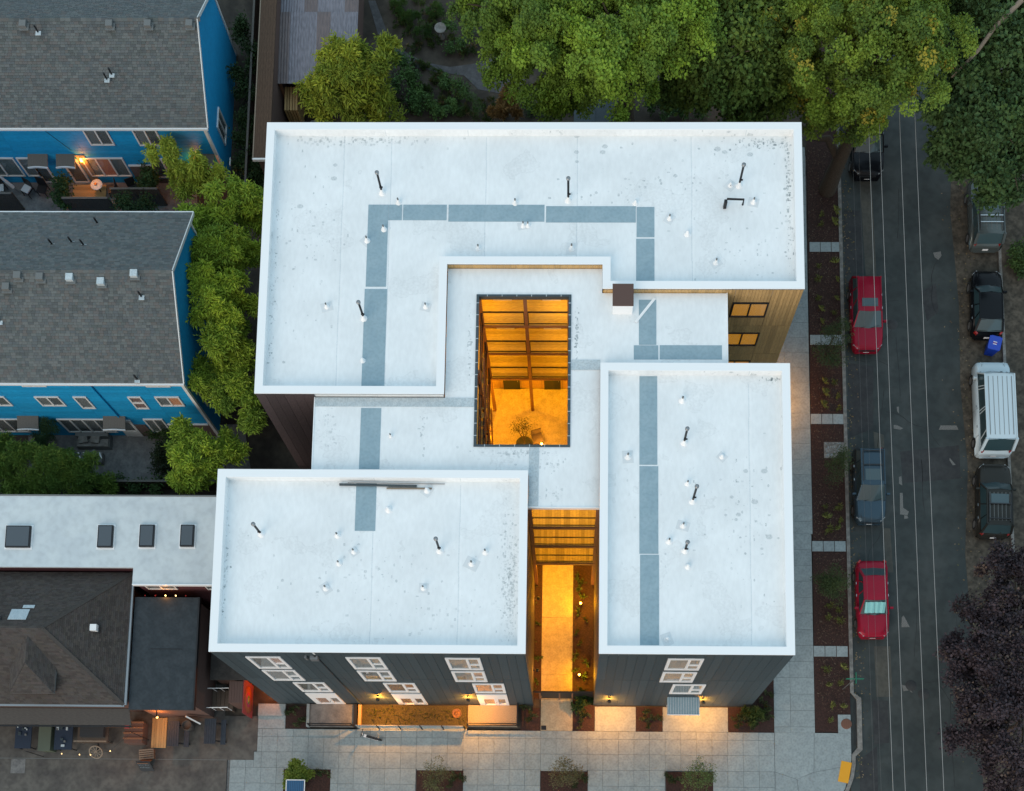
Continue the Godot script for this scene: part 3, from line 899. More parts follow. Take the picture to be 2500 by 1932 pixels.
	for q in [[-8.46, -4.17], [-2.84, -4.15], [2.93, -4.15], [4.56, -3.36], [5.41, -2.56], [6.76, -1.1], [8.58, -4.21], [-2.44, -2.98], [-2.21, -2.98], [-4.57, -1.8], [-0.11, -1.81], [-9.91, -2.2], [-9.12, -2.78], [-7.01, 1.17], [-9.92, 3.89], [-11.73, 1.18], [-8.48, 7.65], [5.13, 5.82], [2.59, 8.59], [6.96, 8.57], [5.35, 9.87], [5.14, 11.9], [4.49, 12.65], [5.35, 13.85], [4.39, 17.27], [-6.72, 10.27], [-8.48, 11.21], [-10.81, 12.46], [-10.03, 13.22], [-10.7, 13.79], [-4.58, 13.77], [-11.26, 14.97], [-6.77, 14.94], [-3.96, 13.21], [7.49, -5.08]]:
		var f := rf(0.75, 1.0)
		var v := put(apt, "vent_boot", boot, M.cap, Vector3(q[0], ROOF, q[1]), rf(0, 3))
		v.scale = Vector3.ONE * f
		if rng.randf() < 0.6:
			var pt := bx(v, "membrane_patch", Vector3(0, 0.004, 0), Vector3(rf(0.45, 0.7), 0.008, rf(0.45, 0.7)), M.patch, rf(-0.1, 0.1))
			pt.name = "membrane_patch"
		if rng.randf() < 0.75:
			put(v, "stub_pipe", stub, M.grey)
	# bent pipe between two boots
	tube_part(apt, "bent_pipe", [Vector3(7.25, ROOF + 0.5, -4.05), Vector3(8.05, ROOF + 0.5, -4.02), Vector3(8.05, ROOF + 0.1, -4.02)], [0.05, 0.05, 0.05], M.iron)
	bx(apt, "pipe_support", Vector3(7.2, ROOF + 0.25, -3.95), Vector3(0.14, 0.5, 0.16), M.iron)
	tube_part(apt, "thin_vent", [Vector3(7.49, 12.2, -5.08), Vector3(7.26, 13.8, -3.98)], [0.02, 0.02], M.steel)
	# small wall camera on the street side
	bx(apt, "wall_light_box", Vector3(10.2, 8.3, 13.2), Vector3(0.22, 0.3, 0.4), M.steel)
	var bundle := thing("pole_bundle", "bundle of dark and tan poles lying along the roof parapet", "poles", Vector3(-10.8, ROOF, 9.98))
	tube_part(bundle, "dark_pole", [Vector3(0, 0.07, 0.04), Vector3(3.6, 0.07, 0.1)], [0.06, 0.05], M.slate[0])
	tube_part(bundle, "tan_pole", [Vector3(2.2, 0.04, 0.2), Vector3(4.3, 0.04, 0.2)], [0.04, 0.04], M.bark_pale)
	tube_part(bundle, "thin_pole", [Vector3(0.4, 0.16, -0.02), Vector3(4.9, 0.04, -0.02)], [0.025, 0.02], M.steel)

# railing between two points: top bar, bottom bar, posts and thin wires as one mesh each
func railing(parent: Node, a: Vector3, b: Vector3, h := 1.05, m: Material = null) -> void:
	var mm: Material = m if m else M.iron
	var up := Vector3(0, h, 0)
	bar_part(parent, "top_rail", a + up, b + up, 0.06, mm)
	bar_part(parent, "bottom_rail", a + Vector3(0, 0.1, 0), b + Vector3(0, 0.1, 0), 0.05, mm)
	var n := maxi(1, int(round(a.distance_to(b) / 2.2)))
	for k in n + 1:
		var p := a.lerp(b, float(k) / n)
		bar_part(parent, "baluster_post", p, p + up, 0.05, mm)

func make_courtyard() -> void:
	var tops := [9.6, 6.8, 4.0]
	for lv in 3:
		var y: float = tops[lv]
		var g := Node3D.new()
		g.name = "gallery"
		apt.add_child(g, true)
		var st := tool()
		for q in [[-5.98, -0.7, 1.27, 0.66], [-5.98, 0.66, -4.52, 9.43], [-0.18, 0.66, 1.27, 11.06], [-4.52, 8.08, -0.18, 9.43], [-2.01, 9.43, -0.18, 11.06]]:
			add_prism(st, rect(q[0], q[1], q[2], q[3]), y - 0.14, y - 0.03)
		put(g, "floor_slab", done(st), M.timber)
		# planks you can see from above: north run and the bridge over the passage
		for k in 9:
			bb(g, "deck_plank", Vector3(-4.6, y - 0.028, -0.7 + k * 0.15), Vector3(1.26, y, -0.7 + k * 0.15 + 0.142), M.deck[rng.randi() % 4])
		for k in 22:
			bb(g, "deck_plank", Vector3(-2.0 + k * 0.148, y - 0.028, 9.45), Vector3(-2.0 + k * 0.148 + 0.14, y, 11.04), M.deck[rng.randi() % 4])
		for k in 9:
			bb(g, "deck_plank", Vector3(-5.97 + k * 0.155, y - 0.028, 0.68), Vector3(-5.97 + k * 0.155 + 0.147, y, 9.4), M.deck[rng.randi() % 4])
		railing(g, Vector3(-4.45, y + 0.02, 0.64), Vector3(-2.42, y + 0.02, 0.64), 1.18)
		railing(g, Vector3(-2.22, y + 0.02, 0.64), Vector3(-0.24, y + 0.02, 0.64), 1.18)
		railing(g, Vector3(-4.5, y + 0.02, 0.7), Vector3(-4.5, y + 0.02, 8.0), 1.18)
		railing(g, Vector3(-0.2, y + 0.02, 0.7), Vector3(-0.2, y + 0.02, 8.0), 1.18)
		railing(g, Vector3(-1.98, y + 0.02, 11.02), Vector3(1.25, y + 0.02, 11.02), 1.12)
		bb(g, "fascia", Vector3(-4.5, y - 0.16, 0.67), Vector3(-0.2, y - 0.03, 0.71), M.timber)
		bb(g, "fascia", Vector3(-2.0, y - 0.3, 11.065), Vector3(1.26, y - 0.03, 11.1), M.timber)
		for x in [-4.0, -1.55]:
			var d := bb(g, "apartment_door", Vector3(x, y, -0.72), Vector3(x + 0.92, y + 2.1, -0.66), M.trim)
			bx(d, "door_handle", Vector3(0.36, 0.0, 0.05), Vector3(0.03, 0.1, 0.04), M.steel)
	# back wall of the courtyard, its ground floor doors
	clad(apt, "cedar_board", M.cedar, Vector3(-5.99, 0.0, -0.74), 0.0, 7.3, [[0.02, 3.8], [4.0, 6.6], [6.8, 9.4], [9.6, 12.0]], 0.6, [])
	for x in [-4.0, -1.65]:
		var d := bb(apt, "ground_floor_door", Vector3(x, 0.0, -0.7), Vector3(x + 0.95, 2.1, -0.64), M.core)
		bx(d, "door_handle", Vector3(0.36, 0.0, 0.05), Vector3(0.03, 0.1, 0.04), M.steel)
	clad(apt, "cedar_board", M.cedar, Vector3(-6.05, 0.0, 9.4), PI / 2, 10.1, [[0.02, 12.0]], 0.5, [])
	for q in [[-2.32, 0.6], [-4.5, 0.62], [-0.2, 0.62], [-4.5, 4.3], [-4.5, 8.06], [-0.2, 8.06], [-1.95, 11.0], [1.22, 11.0]]:
		bx(apt, "post", Vector3(q[0], 6.0, q[1]), Vector3(0.17, 12.0, 0.17), M.timber)
	# stair flights against the west gallery
	for lv in 3:
		var y0: float = [6.8, 4.0, 0.0][lv]
		var y1: float = [9.6, 6.8, 4.0][lv]
		var s := bar_part(apt, "stair_stringer", Vector3(-4.42, y0, 6.6), Vector3(-4.42, y1, 2.4), 0.06, M.timber, 0.3)
		s.set_meta("label", "sloping brown stair stringer")
		for k in 12:
			var t := (k + 0.5) / 12.0
			bb(apt, "stair_tread", Vector3(-5.3, lerpf(y0, y1, t), 6.6 - 4.2 * t - 0.15), Vector3(-4.46, lerpf(y0, y1, t) + 0.05, 6.6 - 4.2 * t + 0.15), M.deck[0])
	# lamps under every ceiling
	var disc := lathe_mesh([[0.0, -0.05], [0.12, -0.05], [0.13, 0.0], [0.0, 0.0]], 16)
	for y in [12.02, 9.44, 6.64, 3.84]:
		for q in [[-4.2, -0.35, 0.75], [-0.55, -0.35, 0.75], [-5.2, 3.0, 0.9], [-1.4, 10.3, 0.9], [0.7, 10.3, 0.9]]:
			var drop := 0.95 if q[1] < 1.0 else 0.5
			put(apt, "ceiling_lamp", disc, M.bulb, Vector3(q[0], y - drop, q[1]))
			tube_part(apt, "lamp_rod", [Vector3(q[0], y - drop, q[1]), Vector3(q[0], y, q[1])], [0.012, 0.012], M.iron, 6)
			lamp(apt, Vector3(q[0], y - drop - 0.12, q[1]), (3.2 if y > 4.0 else 15.0) * q[2], Color(1.0, 0.68, 0.07))
	# gate, wall lamps and bollard lights of the passage
	var gate := Node3D.new()
	gate.name = "passage_gate"
	apt.add_child(gate, true)
	for q in [[-1.6, -0.62], [-0.55, 0.1]]:
		bb(gate, "gate_leaf", Vector3(q[0], 0.08, 17.64), Vector3(q[1], 1.75, 17.68), M.iron)
	bb(gate, "gate_beam", Vector3(-2.02, 1.8, 17.62), Vector3(1.28, 1.9, 17.7), M.iron)
	bb(gate, "gate_panel", Vector3(0.14, 0.05, 17.64), Vector3(1.27, 1.78, 17.68), M.iron)
	for q in [[-1.66, 1.7], [0.12, 1.7], [-0.58, 1.78]]:
		bb(gate, "gate_post", Vector3(q[0] - 0.04, 0, 17.6), Vector3(q[0] + 0.04, q[1], 17.72), M.timber)
	for z in [12.6, 16.6]:
		sconce(Vector3(-2.03, 2.5, z), PI / 2, 8.0)
	sconce(Vector3(9.3, 2.7, 0.46), 0.0, 10.0)
	sconce(Vector3(10.84, 2.7, 0.0), PI / 2, 16.0)
	for q in [[0.55, 12.3], [0.5, 16.4]]:
		var b := thing("path_light", "%s small path light in the planting beside the passage walk" % ("rear" if q[1] < 14 else "front"), "light", Vector3(q[0], -0.02, q[1]), 0.0, "path lights along the passage")
		tube_part(b, "stake", [Vector3.ZERO, Vector3(0, 0.5, 0)], [0.02, 0.02], M.iron)
		put(b, "globe", lathe_mesh([[0.0, 0.48], [0.06, 0.52], [0.07, 0.58], [0.0, 0.64]], 12), M.bulb)
		lamp(b, Vector3(0, 0.72, 0), 3.4, Color(1.0, 0.68, 0.06), 0.07)

# lantern on a wall, a part of the apartment building
func sconce(at: Vector3, turn: float, e: float) -> void:
	var s := put(apt, "wall_lantern", box_mesh(Vector3(0.12, 0.16, 0.06)), M.black, at + Basis(Vector3.UP, turn) * Vector3(0, 0, 0.05), turn)
	var st := tool()
	add_lathe(st, Vector3(0, 0.02, 0.2), [[0.0, 0.12], [0.05, 0.12], [0.11, 0.0], [0.105, 0.0]], 14)
	put(s, "lantern_shade", done(st), M.black)
	put(s, "bulb", lathe_mesh([[0.0, -0.1], [0.05, -0.08], [0.06, -0.02], [0.0, 0.0]], 12), M.bulb, Vector3(0, 0, 0.2))
	down_lamp(s, Vector3(0, -0.14, 0.22), e, Color(1.0, 0.64, 0.24), 70.0)
	lamp(s, Vector3(0, -0.16, 0.22), e * 0.14, Color(1.0, 0.66, 0.2))


# ---------------------------------------------------------------- in front of the apartments
func make_frontage() -> void:
	sconce(Vector3(-10.35, 2.66, 18.07), 0.0, 22.0)
	sconce(Vector3(-5.47, 2.75, 18.07), 0.0, 22.0)
	sconce(Vector3(2.11, 2.49, 18.04), 0.0, 17.0)
	sconce(Vector3(7.16, 2.47, 18.04), 0.0, 17.0)
	var t := thing("terrace", "raised grey concrete terrace with dark rail beside left entrance door", "terrace", Vector3(-13.33, 0, 18.8), 0.0, "front terraces")
	bb(t, "terrace_slab", Vector3(-1.22, -0.1, -0.68), Vector3(1.24, 0.22, 0.58), M.concrete_dark)
	bb(t, "edge_kerb", Vector3(-1.4, -0.1, -0.68), Vector3(-1.24, 0.3, 0.6), M.concrete[4])
	railing(t, Vector3(-1.2, 0.22, 0.55), Vector3(1.22, 0.22, 0.55), 0.7)
	t = thing("terrace", "raised tan pebbly terrace with dark rail beside right entrance door", "terrace", Vector3(-4.31, 0, 18.75), 0.0, "front terraces")
	bb(t, "terrace_slab", Vector3(-1.38, -0.1, -0.64), Vector3(1.38, 0.22, 0.55), M.stone_tan)
	railing(t, Vector3(-1.36, 0.22, 0.52), Vector3(1.36, 0.22, 0.52), 0.7)
	railing(t, Vector3(1.4, 0.22, -0.6), Vector3(1.4, 0.22, 0.5), 0.7)
	var bed := ground_piece("sunken_bed", prism_mesh(rect(-11.66, 18.12, -5.78, 19.42), -0.159, -0.03), M.moss)
	bb(bed, "bed_edging", Vector3(-11.84, -0.1, 18.12), Vector3(-11.68, 0.25, 19.42), M.cedar[0])
	bb(bed, "bed_edging", Vector3(-12.08, -0.1, 18.12), Vector3(-11.9, 0.35, 19.42), M.iron)
	bb(bed, "bed_edging", Vector3(-11.9, -0.1, 19.43), Vector3(-5.76, 0.04, 19.49), M.concrete[0])
	put(bed, "round_grate", lathe_mesh([[0.0, 0.05], [0.1, 0.05], [0.1, 0.02], [0.22, 0.02], [0.22, 0.06], [0.27, 0.06], [0.27, 0.0]], 20), M.timber, Vector3(-6.35, -0.03, 18.55))
	var f := thing("guard_fence", "low framed glass panel fence along the sunken bed", "fence", Vector3(-11.85, 0, 19.46))
	for k in 5:
		var x := k * 1.2
		bb(f, "glass_panel", Vector3(x + 0.05, 0.3, -0.012), Vector3(x + 1.15, 1.1, 0.012), M.panel_glass)
		bb(f, "panel_rail", Vector3(x + 0.03, 1.1, -0.02), Vector3(x + 1.17, 1.14, 0.02), M.steel)
		bb(f, "panel_rail", Vector3(x + 0.03, 0.26, -0.02), Vector3(x + 1.17, 0.3, 0.02), M.steel)
	for k in 6:
		bb(f, "fence_post", Vector3(k * 1.2 - 0.025, 0, -0.03), Vector3(k * 1.2 + 0.025, 1.15, 0.03), M.iron)
	var s := thing("kick_scooter", "white and black electric kick scooter parked on the pavement", "scooter", Vector3(-11.6, 0, 19.84), 0.26)
	s.rotation.y = -0.26
	bb(s, "deck", Vector3(0.1, 0.1, -0.08), Vector3(0.95, 0.16, 0.08), M.white)
	bb(s, "grip_mat", Vector3(0.25, 0.16, -0.075), Vector3(0.9, 0.168, 0.075), M.black)
	for x in [0.02, 1.06]:
		var w := put(s, "wheel", lathe_mesh([[0.0, -0.03], [0.1, -0.03], [0.115, 0.0], [0.1, 0.03], [0.0, 0.03]], 16), M.rubber, Vector3(x, 0.115, 0))
		w.rotation.x = PI / 2
	bar_part(s, "rear_fender", Vector3(0.9, 0.16, 0), Vector3(1.1, 0.24, 0), 0.12, M.black, 0.02)
	tube_part(s, "steering_stem", [Vector3(0.06, 0.12, 0), Vector3(0.16, 1.1, 0)], [0.03, 0.025], M.white)
	tube_part(s, "handlebar", [Vector3(0.16, 1.1, -0.24), Vector3(0.16, 1.1, 0.24)], [0.018, 0.018], M.black)

# ---------------------------------------------------------------- shingled roofs
# A, B eave corners; D, C ridge corners above them
func shingles(parent: Node, A: Vector3, B: Vector3, C: Vector3, D: Vector3, tones: Array, row := 0.135, wide := 0.24) -> void:
	var st := tool()
	var n := (B - A).cross(D - A).normalized()
	if n.y < 0:
		n = -n
	var rows := int(ceil(maxf(A.distance_to(D), B.distance_to(C)) / row))
	for r in rows:
		var t0 := float(r) / rows
		var t1 := minf((r + 1.35) / rows, 1.0)
		var tm := (r + 1.0) / rows
		var a := A.lerp(D, t0)
		var b := B.lerp(C, t0)
		var d := A.lerp(D, t1)
		var c := B.lerp(C, t1)
		var len_ := a.distance_to(b)
		if len_ < 0.05:
			continue
		var u := -rng.randf() * wide
		while u < len_:
			var w := wide * rf(0.6, 1.3)
			var s0 := clampf(u / len_, 0, 1)
			var s1 := clampf((u + w - 0.008) / len_, 0, 1)
			u += w
			if s1 <= s0:
				continue
			var col: Color = tones[rng.randi() % tones.size()]
			st.set_color(col * rf(0.93, 1.07))
			var lift := n * (0.034 + rf(0.0, 0.006))
			var p := a.lerp(b, s0)
			var q := a.lerp(b, s1)
			quad(st, p + lift, d.lerp(c, s0) + n * 0.012, d.lerp(c, s1) + n * 0.012, q + lift)
			quad(st, p + n * 0.005, p + lift, q + lift, q + n * 0.005)
		if tm > 1.0:
			break
	var o := put(parent, "shingles", done(st), M.shingle)
	o.set_meta("kind", "stuff")
	var base := tool()
	for k in [[A, B, C, D]]:
		quad(base, k[0], k[3], k[2], k[1])
		var dn := Vector3(0, -0.12, 0)
		quad(base, k[0] + dn, k[1] + dn, k[2] + dn, k[3] + dn)
		quad(base, k[0] + dn, k[0], k[1], k[1] + dn)
		quad(base, k[1] + dn, k[1], k[2], k[2] + dn)
		quad(base, k[3] + dn, k[3], k[0], k[0] + dn)
	put(parent, "roof_deck", done(base), M.grey)

func gable_house(called: String, label: String, x0: float, x1: float, zn: float, zs: float, eave: float, ridge: float, tones: Array) -> Node3D:
	var h := thing(called, label, "house", Vector3.ZERO)
	var zm := (zn + zs) / 2.0
	var st := tool()
	# body with gables
	var a := [Vector3(x0, -0.1, zn), Vector3(x0, -0.1, zs), Vector3(x0, eave, zs), Vector3(x0, ridge - 0.14, zm), Vector3(x0, eave, zn)]
	var dx := Vector3(x1 - x0, 0, 0)
	for i in 5:
		var j := (i + 1) % 5
		quad(st, a[i], a[j], a[j] + dx, a[i] + dx)
	for o in [Vector3.ZERO, dx]:
		for i in [1, 2, 3]:
			tri3(st, a[0] + o, a[i] + o, a[i + 1] + o)
	put(h, "wall", done(st), M.blue)
	var k := (ridge - eave) / (zs - zm)
	var oh := 0.3
	var ey := eave - oh * k + 0.14
	shingles(h, Vector3(x0, ey, zs + oh), Vector3(x1 + 0.3, ey, zs + oh), Vector3(x1 + 0.3, ridge, zm), Vector3(x0, ridge, zm), tones)
	shingles(h, Vector3(x0, ey, zn - oh), Vector3(x1 + 0.3, ey, zn - oh), Vector3(x1 + 0.3, ridge, zm), Vector3(x0, ridge, zm), tones)
	# ridge caps
	st = tool()
	var x := x0
	while x < x1 + 0.28:
		st.set_color(tones[rng.randi() % tones.size()] * rf(0.85, 1.05))
		quad(st, Vector3(x, ridge - 0.03, zm + 0.14), Vector3(x, ridge + 0.045, zm), Vector3(x + 0.3, ridge + 0.03, zm), Vector3(x + 0.3, ridge - 0.045, zm + 0.14))
		quad(st, Vector3(x, ridge - 0.03, zm - 0.14), Vector3(x + 0.3, ridge - 0.045, zm - 0.14), Vector3(x + 0.3, ridge + 0.03, zm), Vector3(x, ridge + 0.045, zm))
		x += 0.28
	put(h, "ridge_cap", done(st), M.shingle)
	for s in [[zs + oh, 1.0], [zn - oh, -1.0]]:
		bb(h, "gutter", Vector3(x0, ey - 0.13, s[0]), Vector3(x1 + 0.32, ey + 0.0, s[0] + s[1] * 0.1), M.gutter)
		bar_part(h, "rake_board", Vector3(x1 + 0.32, ey - 0.05, s[0]), Vector3(x1 + 0.32, ridge - 0.05, zm), 0.05, M.trim, 0.17)
	for z in [zs, zn]:
		bx(h, "corner_board", Vector3(x1 - 0.02, eave / 2.0, z), Vector3(0.16, eave, 0.16), M.trim)
	return h

func awning(h: Node, x0: float, x1: float, z: float, y: float) -> void:
	var o := bar_part(h, "door_awning", Vector3((x0 + x1) / 2, y, z), Vector3((x0 + x1) / 2, y - 0.15, z + 0.75), x1 - x0, M.fence_grey, 0.05)
	var st := tool()
	for k in 8:
		var a := Vector3(lerpf(x0, x1, k / 8.0), y - 0.16 + sin(PI * k / 8.0) * 0.08, z + 0.77)
		var b := Vector3(lerpf(x0, x1, (k + 1) / 8.0), y - 0.16 + sin(PI * (k + 1) / 8.0) * 0.08, z + 0.77)
		add_bar(st, a, b, 0.06, 0.1)
	put(o, "curved_edge", done(st), M.gutter)

func roof_vent(h: Node, at: Vector3, box := true, pale := false) -> void:
	if box:
		var v := bx(h, "roof_vent", at + Vector3(0, 0.09, 0), Vector3(0.36, 0.18, 0.36), M.flashing if pale else M.grey)
		bx(v, "vent_flange", Vector3(0.03, -0.1, 0.06), Vector3(0.5, 0.03, 0.5), M.grey)
	else:
		var v := tube_part(h, "vent_pipe", [Vector3.ZERO, Vector3(0, 0.5, 0)], [0.05, 0.05], M.iron)
		v.position = at
		bx(v, "vent_flange", Vector3(0.02, 0.04, 0.08), Vector3(0.28, 0.03, 0.24), M.flashing)

func make_blue_houses() -> void:
	var tones := [Color(0.095, 0.11, 0.112), Color(0.112, 0.126, 0.128), Color(0.08, 0.092, 0.095), Color(0.11, 0.11, 0.108), Color(0.092, 0.108, 0.114), Color(0.122, 0.135, 0.135)]
	var n := gable_house("blue_house", "blue two-storey house with grey shingle roof, behind the walled patio", -46.0, -20.7, -22.13, -13.71, 5.2, 7.7, tones)
	var dark := [M.room_dark, M.blind_grey]
	lap_siding(n, -36.4, -20.72, -13.71, 5.15, [[-27.65, 3.37, 1.38, 1.5], [-24.86, 3.33, 1.38, 1.5], [-28.75, 0.62, 2.45, 1.65], [-34.8, 0.62, 2.1, 1.65], [-32.55, 0.62, 0.8, 1.65], [-24.8, 0.5, 1.45, 1.7], [-30.0, 0.0, 0.95, 2.1], [-31.85, 0.0, 0.8, 2.1], [-26.2, 0.0, 5.4, 1.64]])
	for q in [[-27.65, 3.37, 1.38, 1.5], [-24.86, 3.33, 1.38, 1.5]]:
		window(n, "window", Vector3(q[0], q[1], -13.71), 0.0, q[2], q[3], sliders(q[2], q[3], 2), M.trim, [M.blind_grey, M.room_dark])
	window(n, "window", Vector3(-28.75, 0.62, -13.71), 0.0, 2.45, 1.65, sliders(2.45, 1.65, 3), M.trim, [M.blind_grey, M.room_warm_dim, M.blind_grey])
	window(n, "window", Vector3(-34.8, 0.62, -13.71), 0.0, 2.1, 1.65, sliders(2.1, 1.65, 2), M.trim, [M.glass_teal])
	window(n, "window", Vector3(-32.55, 0.62, -13.71), 0.0, 0.8, 1.65, sliders(0.8, 1.65, 1), M.trim, [M.blind_grey])
	window(n, "window", Vector3(-24.8, 0.5, -13.71), 0.0, 1.45, 1.7, sliders(1.45, 1.7, 2), M.trim, dark)
	window(n, "side_window", Vector3(-20.7, 1.2, -15.2), PI / 2, 1.3, 1.6, sliders(1.3, 1.6, 2), M.trim, [M.room_dark])
	for q in [[-30.0, 0.95], [-31.85, 0.8]]:
		var d := window(n, "door", Vector3(q[0], 0.0, -13.71), 0.0, q[1], 2.1, [[0.1, 0.12, q[1] - 0.1, 1.98]], M.trim, [M.room_dark])
		bx(d, "door_handle", Vector3(0.06, 1.0, 0.11), Vector3(0.03, 0.1, 0.05), M.steel)
	awning(n, -30.05, -28.95, -13.71, 2.55)
	awning(n, -31.7, -30.55, -13.71, 2.55)
	awning(n, -21.8, -20.85, -13.71, 2.55)
	clad(n, "stone_course", [M.stone], Vector3(-26.2, 0, -13.69), 0.0, 5.4, [[0.0, 0.38], [0.38, 0.76], [0.76, 1.14], [1.14, 1.5]], 0.5, [[1.35, 0.4, 2.95, 2.3]])
	bb(n, "band_trim", Vector3(-26.2, 1.52, -13.71), Vector3(-24.85, 1.62, -13.63), M.trim)
	for q in [[-28.72, 2.2], [-21.95, 2.2]]:
		bb(n, "lamp_board", Vector3(q[0] - 0.24, 0.2, -13.69), Vector3(q[0] + 0.26, 2.5, -13.645), M.bark_pale)
		var l := bx(n, "door_lamp", Vector3(q[0], q[1], -13.58), Vector3(0.1, 0.2, 0.1), M.bulb)
		lamp(l, Vector3(0, -0.05, 0.16), 1.5, Color(1.0, 0.58, 0.2), 0.1)
	for q in [Vector3(-29.81, 7.5, -18.6), Vector3(-25.13, 7.5, -18.59), Vector3(-23.04, 7.5, -18.58), Vector3(-20.79, 7.5, -18.46)]:
		roof_vent(n, Vector3(q.x, 7.62, -17.6))
	for q in [[-34.5, -15.6], [-25.3, -15.5], [-33.0, -16.4], [-29.0, -17.2], [-25.6, -15.3]]:
		roof_vent(n, Vector3(q[0], 5.34 + (-13.41 - q[1]) * 0.59, q[1]), false)
	bx(n, "satellite_dish", Vector3(-20.2, 1.6, -13.9), Vector3(0.05, 0.1, 0.5), M.trim)
	tube_part(n, "cable", [Vector3(-30.0, 5.0, -13.68), Vector3(-29.0, 2.9, -13.68)], [0.012, 0.012], M.black)
	n = gable_house("blue_house", "blue three-storey house with three pale roof vents near its ridge", -46.0, -20.52, -6.7, 2.25, 7.15, 9.6, tones)
	lap_siding(n, -34.6, -20.54, 2.25, 7.1, [[-29.1, 6.2, 1.3, 0.95], [-22.52, 6.2, 1.3, 0.95], [-32.0, 3.9, 1.3, 1.1], [-29.07, 3.9, 1.33, 1.1], [-26.97, 3.6, 0.73, 1.4], [-24.0, 3.58, 0.72, 1.43], [-22.53, 3.93, 1.33, 1.1], [-24.17, 0.6, 1.1, 1.66], [-29.1, 0.5, 2.85, 1.72], [-33.7, 0.5, 2.4, 1.7], [-25.9, 0.0, 0.95, 2.1], [-25.0, 0.0, 4.4, 1.64]])
	for q in [[-29.1, 6.2, 1.3, 0.95], [-22.52, 6.2, 1.3, 0.95], [-32.0, 3.9, 1.3, 1.1], [-29.07, 3.9, 1.33, 1.1], [-26.97, 3.6, 0.73, 1.4], [-24.0, 3.58, 0.72, 1.43], [-22.53, 3.93, 1.33, 1.1], [-24.17, 0.6, 1.1, 1.66]]:
		var room: Array = [M.blind_grey, M.room_dark]
		if q[0] == -24.0:
			room = [M.blind_rust]
		elif q[0] == -22.53:
			room = [M.blind_grey, M.room_warm]
		var pn := sliders(q[2], q[3], 2 if q[2] > 1.0 else 1)
		if q[0] == -24.0:
			pn = [[0.08, 0.08, q[2] - 0.08, 0.66], [0.08, 0.76, q[2] - 0.08, q[3] - 0.08]]
		window(n, "window", Vector3(q[0], q[1], 2.25), 0.0, q[2], q[3], pn, M.trim, room)
	window(n, "window", Vector3(-29.1, 0.5, 2.25), 0.0, 2.85, 1.72, sliders(2.85, 1.72, 4), M.trim, [M.room_dark, M.room_dark, M.blind_grey, M.room_dark])
	window(n, "window", Vector3(-33.7, 0.5, 2.25), 0.0, 2.4, 1.7, sliders(2.4, 1.7, 3), M.trim, dark)
	var d2 := window(n, "door", Vector3(-25.9, 0.0, 2.25), 0.0, 0.95, 2.1, [[0.14, 0.7, 0.81, 1.9]], M.trim, [M.room_dark])
	bx(d2, "door_handle", Vector3(0.06, 1.0, 0.11), Vector3(0.03, 0.1, 0.05), M.steel)
	awning(n, -26.3, -25.05, 2.25, 2.55)
	awning(n, -31.15, -29.95, 2.25, 2.55)
	clad(n, "stone_course", [M.stone], Vector3(-25.0, 0, 2.27), 0.0, 4.4, [[0.0, 0.38], [0.38, 0.76], [0.76, 1.14], [1.14, 1.5]], 0.5, [[0.7, 0.4, 2.0, 2.3]])
	bb(n, "band_trim", Vector3(-23.0, 1.52, 2.25), Vector3(-20.7, 1.62, 2.33), M.trim)
	tube_part(n, "downspout", [Vector3(-25.45, 7.0, 2.33), Vector3(-25.4, 2.6, 2.33)], [0.05, 0.05], M.blue)
	window(n, "side_window", Vector3(-20.52, 2.4, 1.6), PI / 2, 1.2, 2.0, sliders(1.2, 2.0, 2), M.trim, [M.room_dark])
	var vn := 0
	for q in [[-28.07, -1.97], [-26.94, -1.92], [-25.43, -1.9], [-23.87, -1.73], [-22.14, -2.06], [-28.73, -1.51]]:
		roof_vent(n, Vector3(q[0], 9.6 - (q[1] + 2.2) * 0.53, q[1]), true, vn > 1 and vn < 5)
		vn += 1
	for q in [[-21.91, -1.14], [-22.62, 2.38], [-29.35, -0.09]]:
		roof_vent(n, Vector3(q[0], 9.6 - (q[1] + 2.2) * 0.53, q[1]), false)
	for q in [[-25.97, -4.5], [-25.29, -4.27], [-26.94, -4.32], [-25.09, -6.13]]:
		roof_vent(n, Vector3(q[0], 9.6 - (-2.2 - q[1]) * 0.53, q[1]), false)

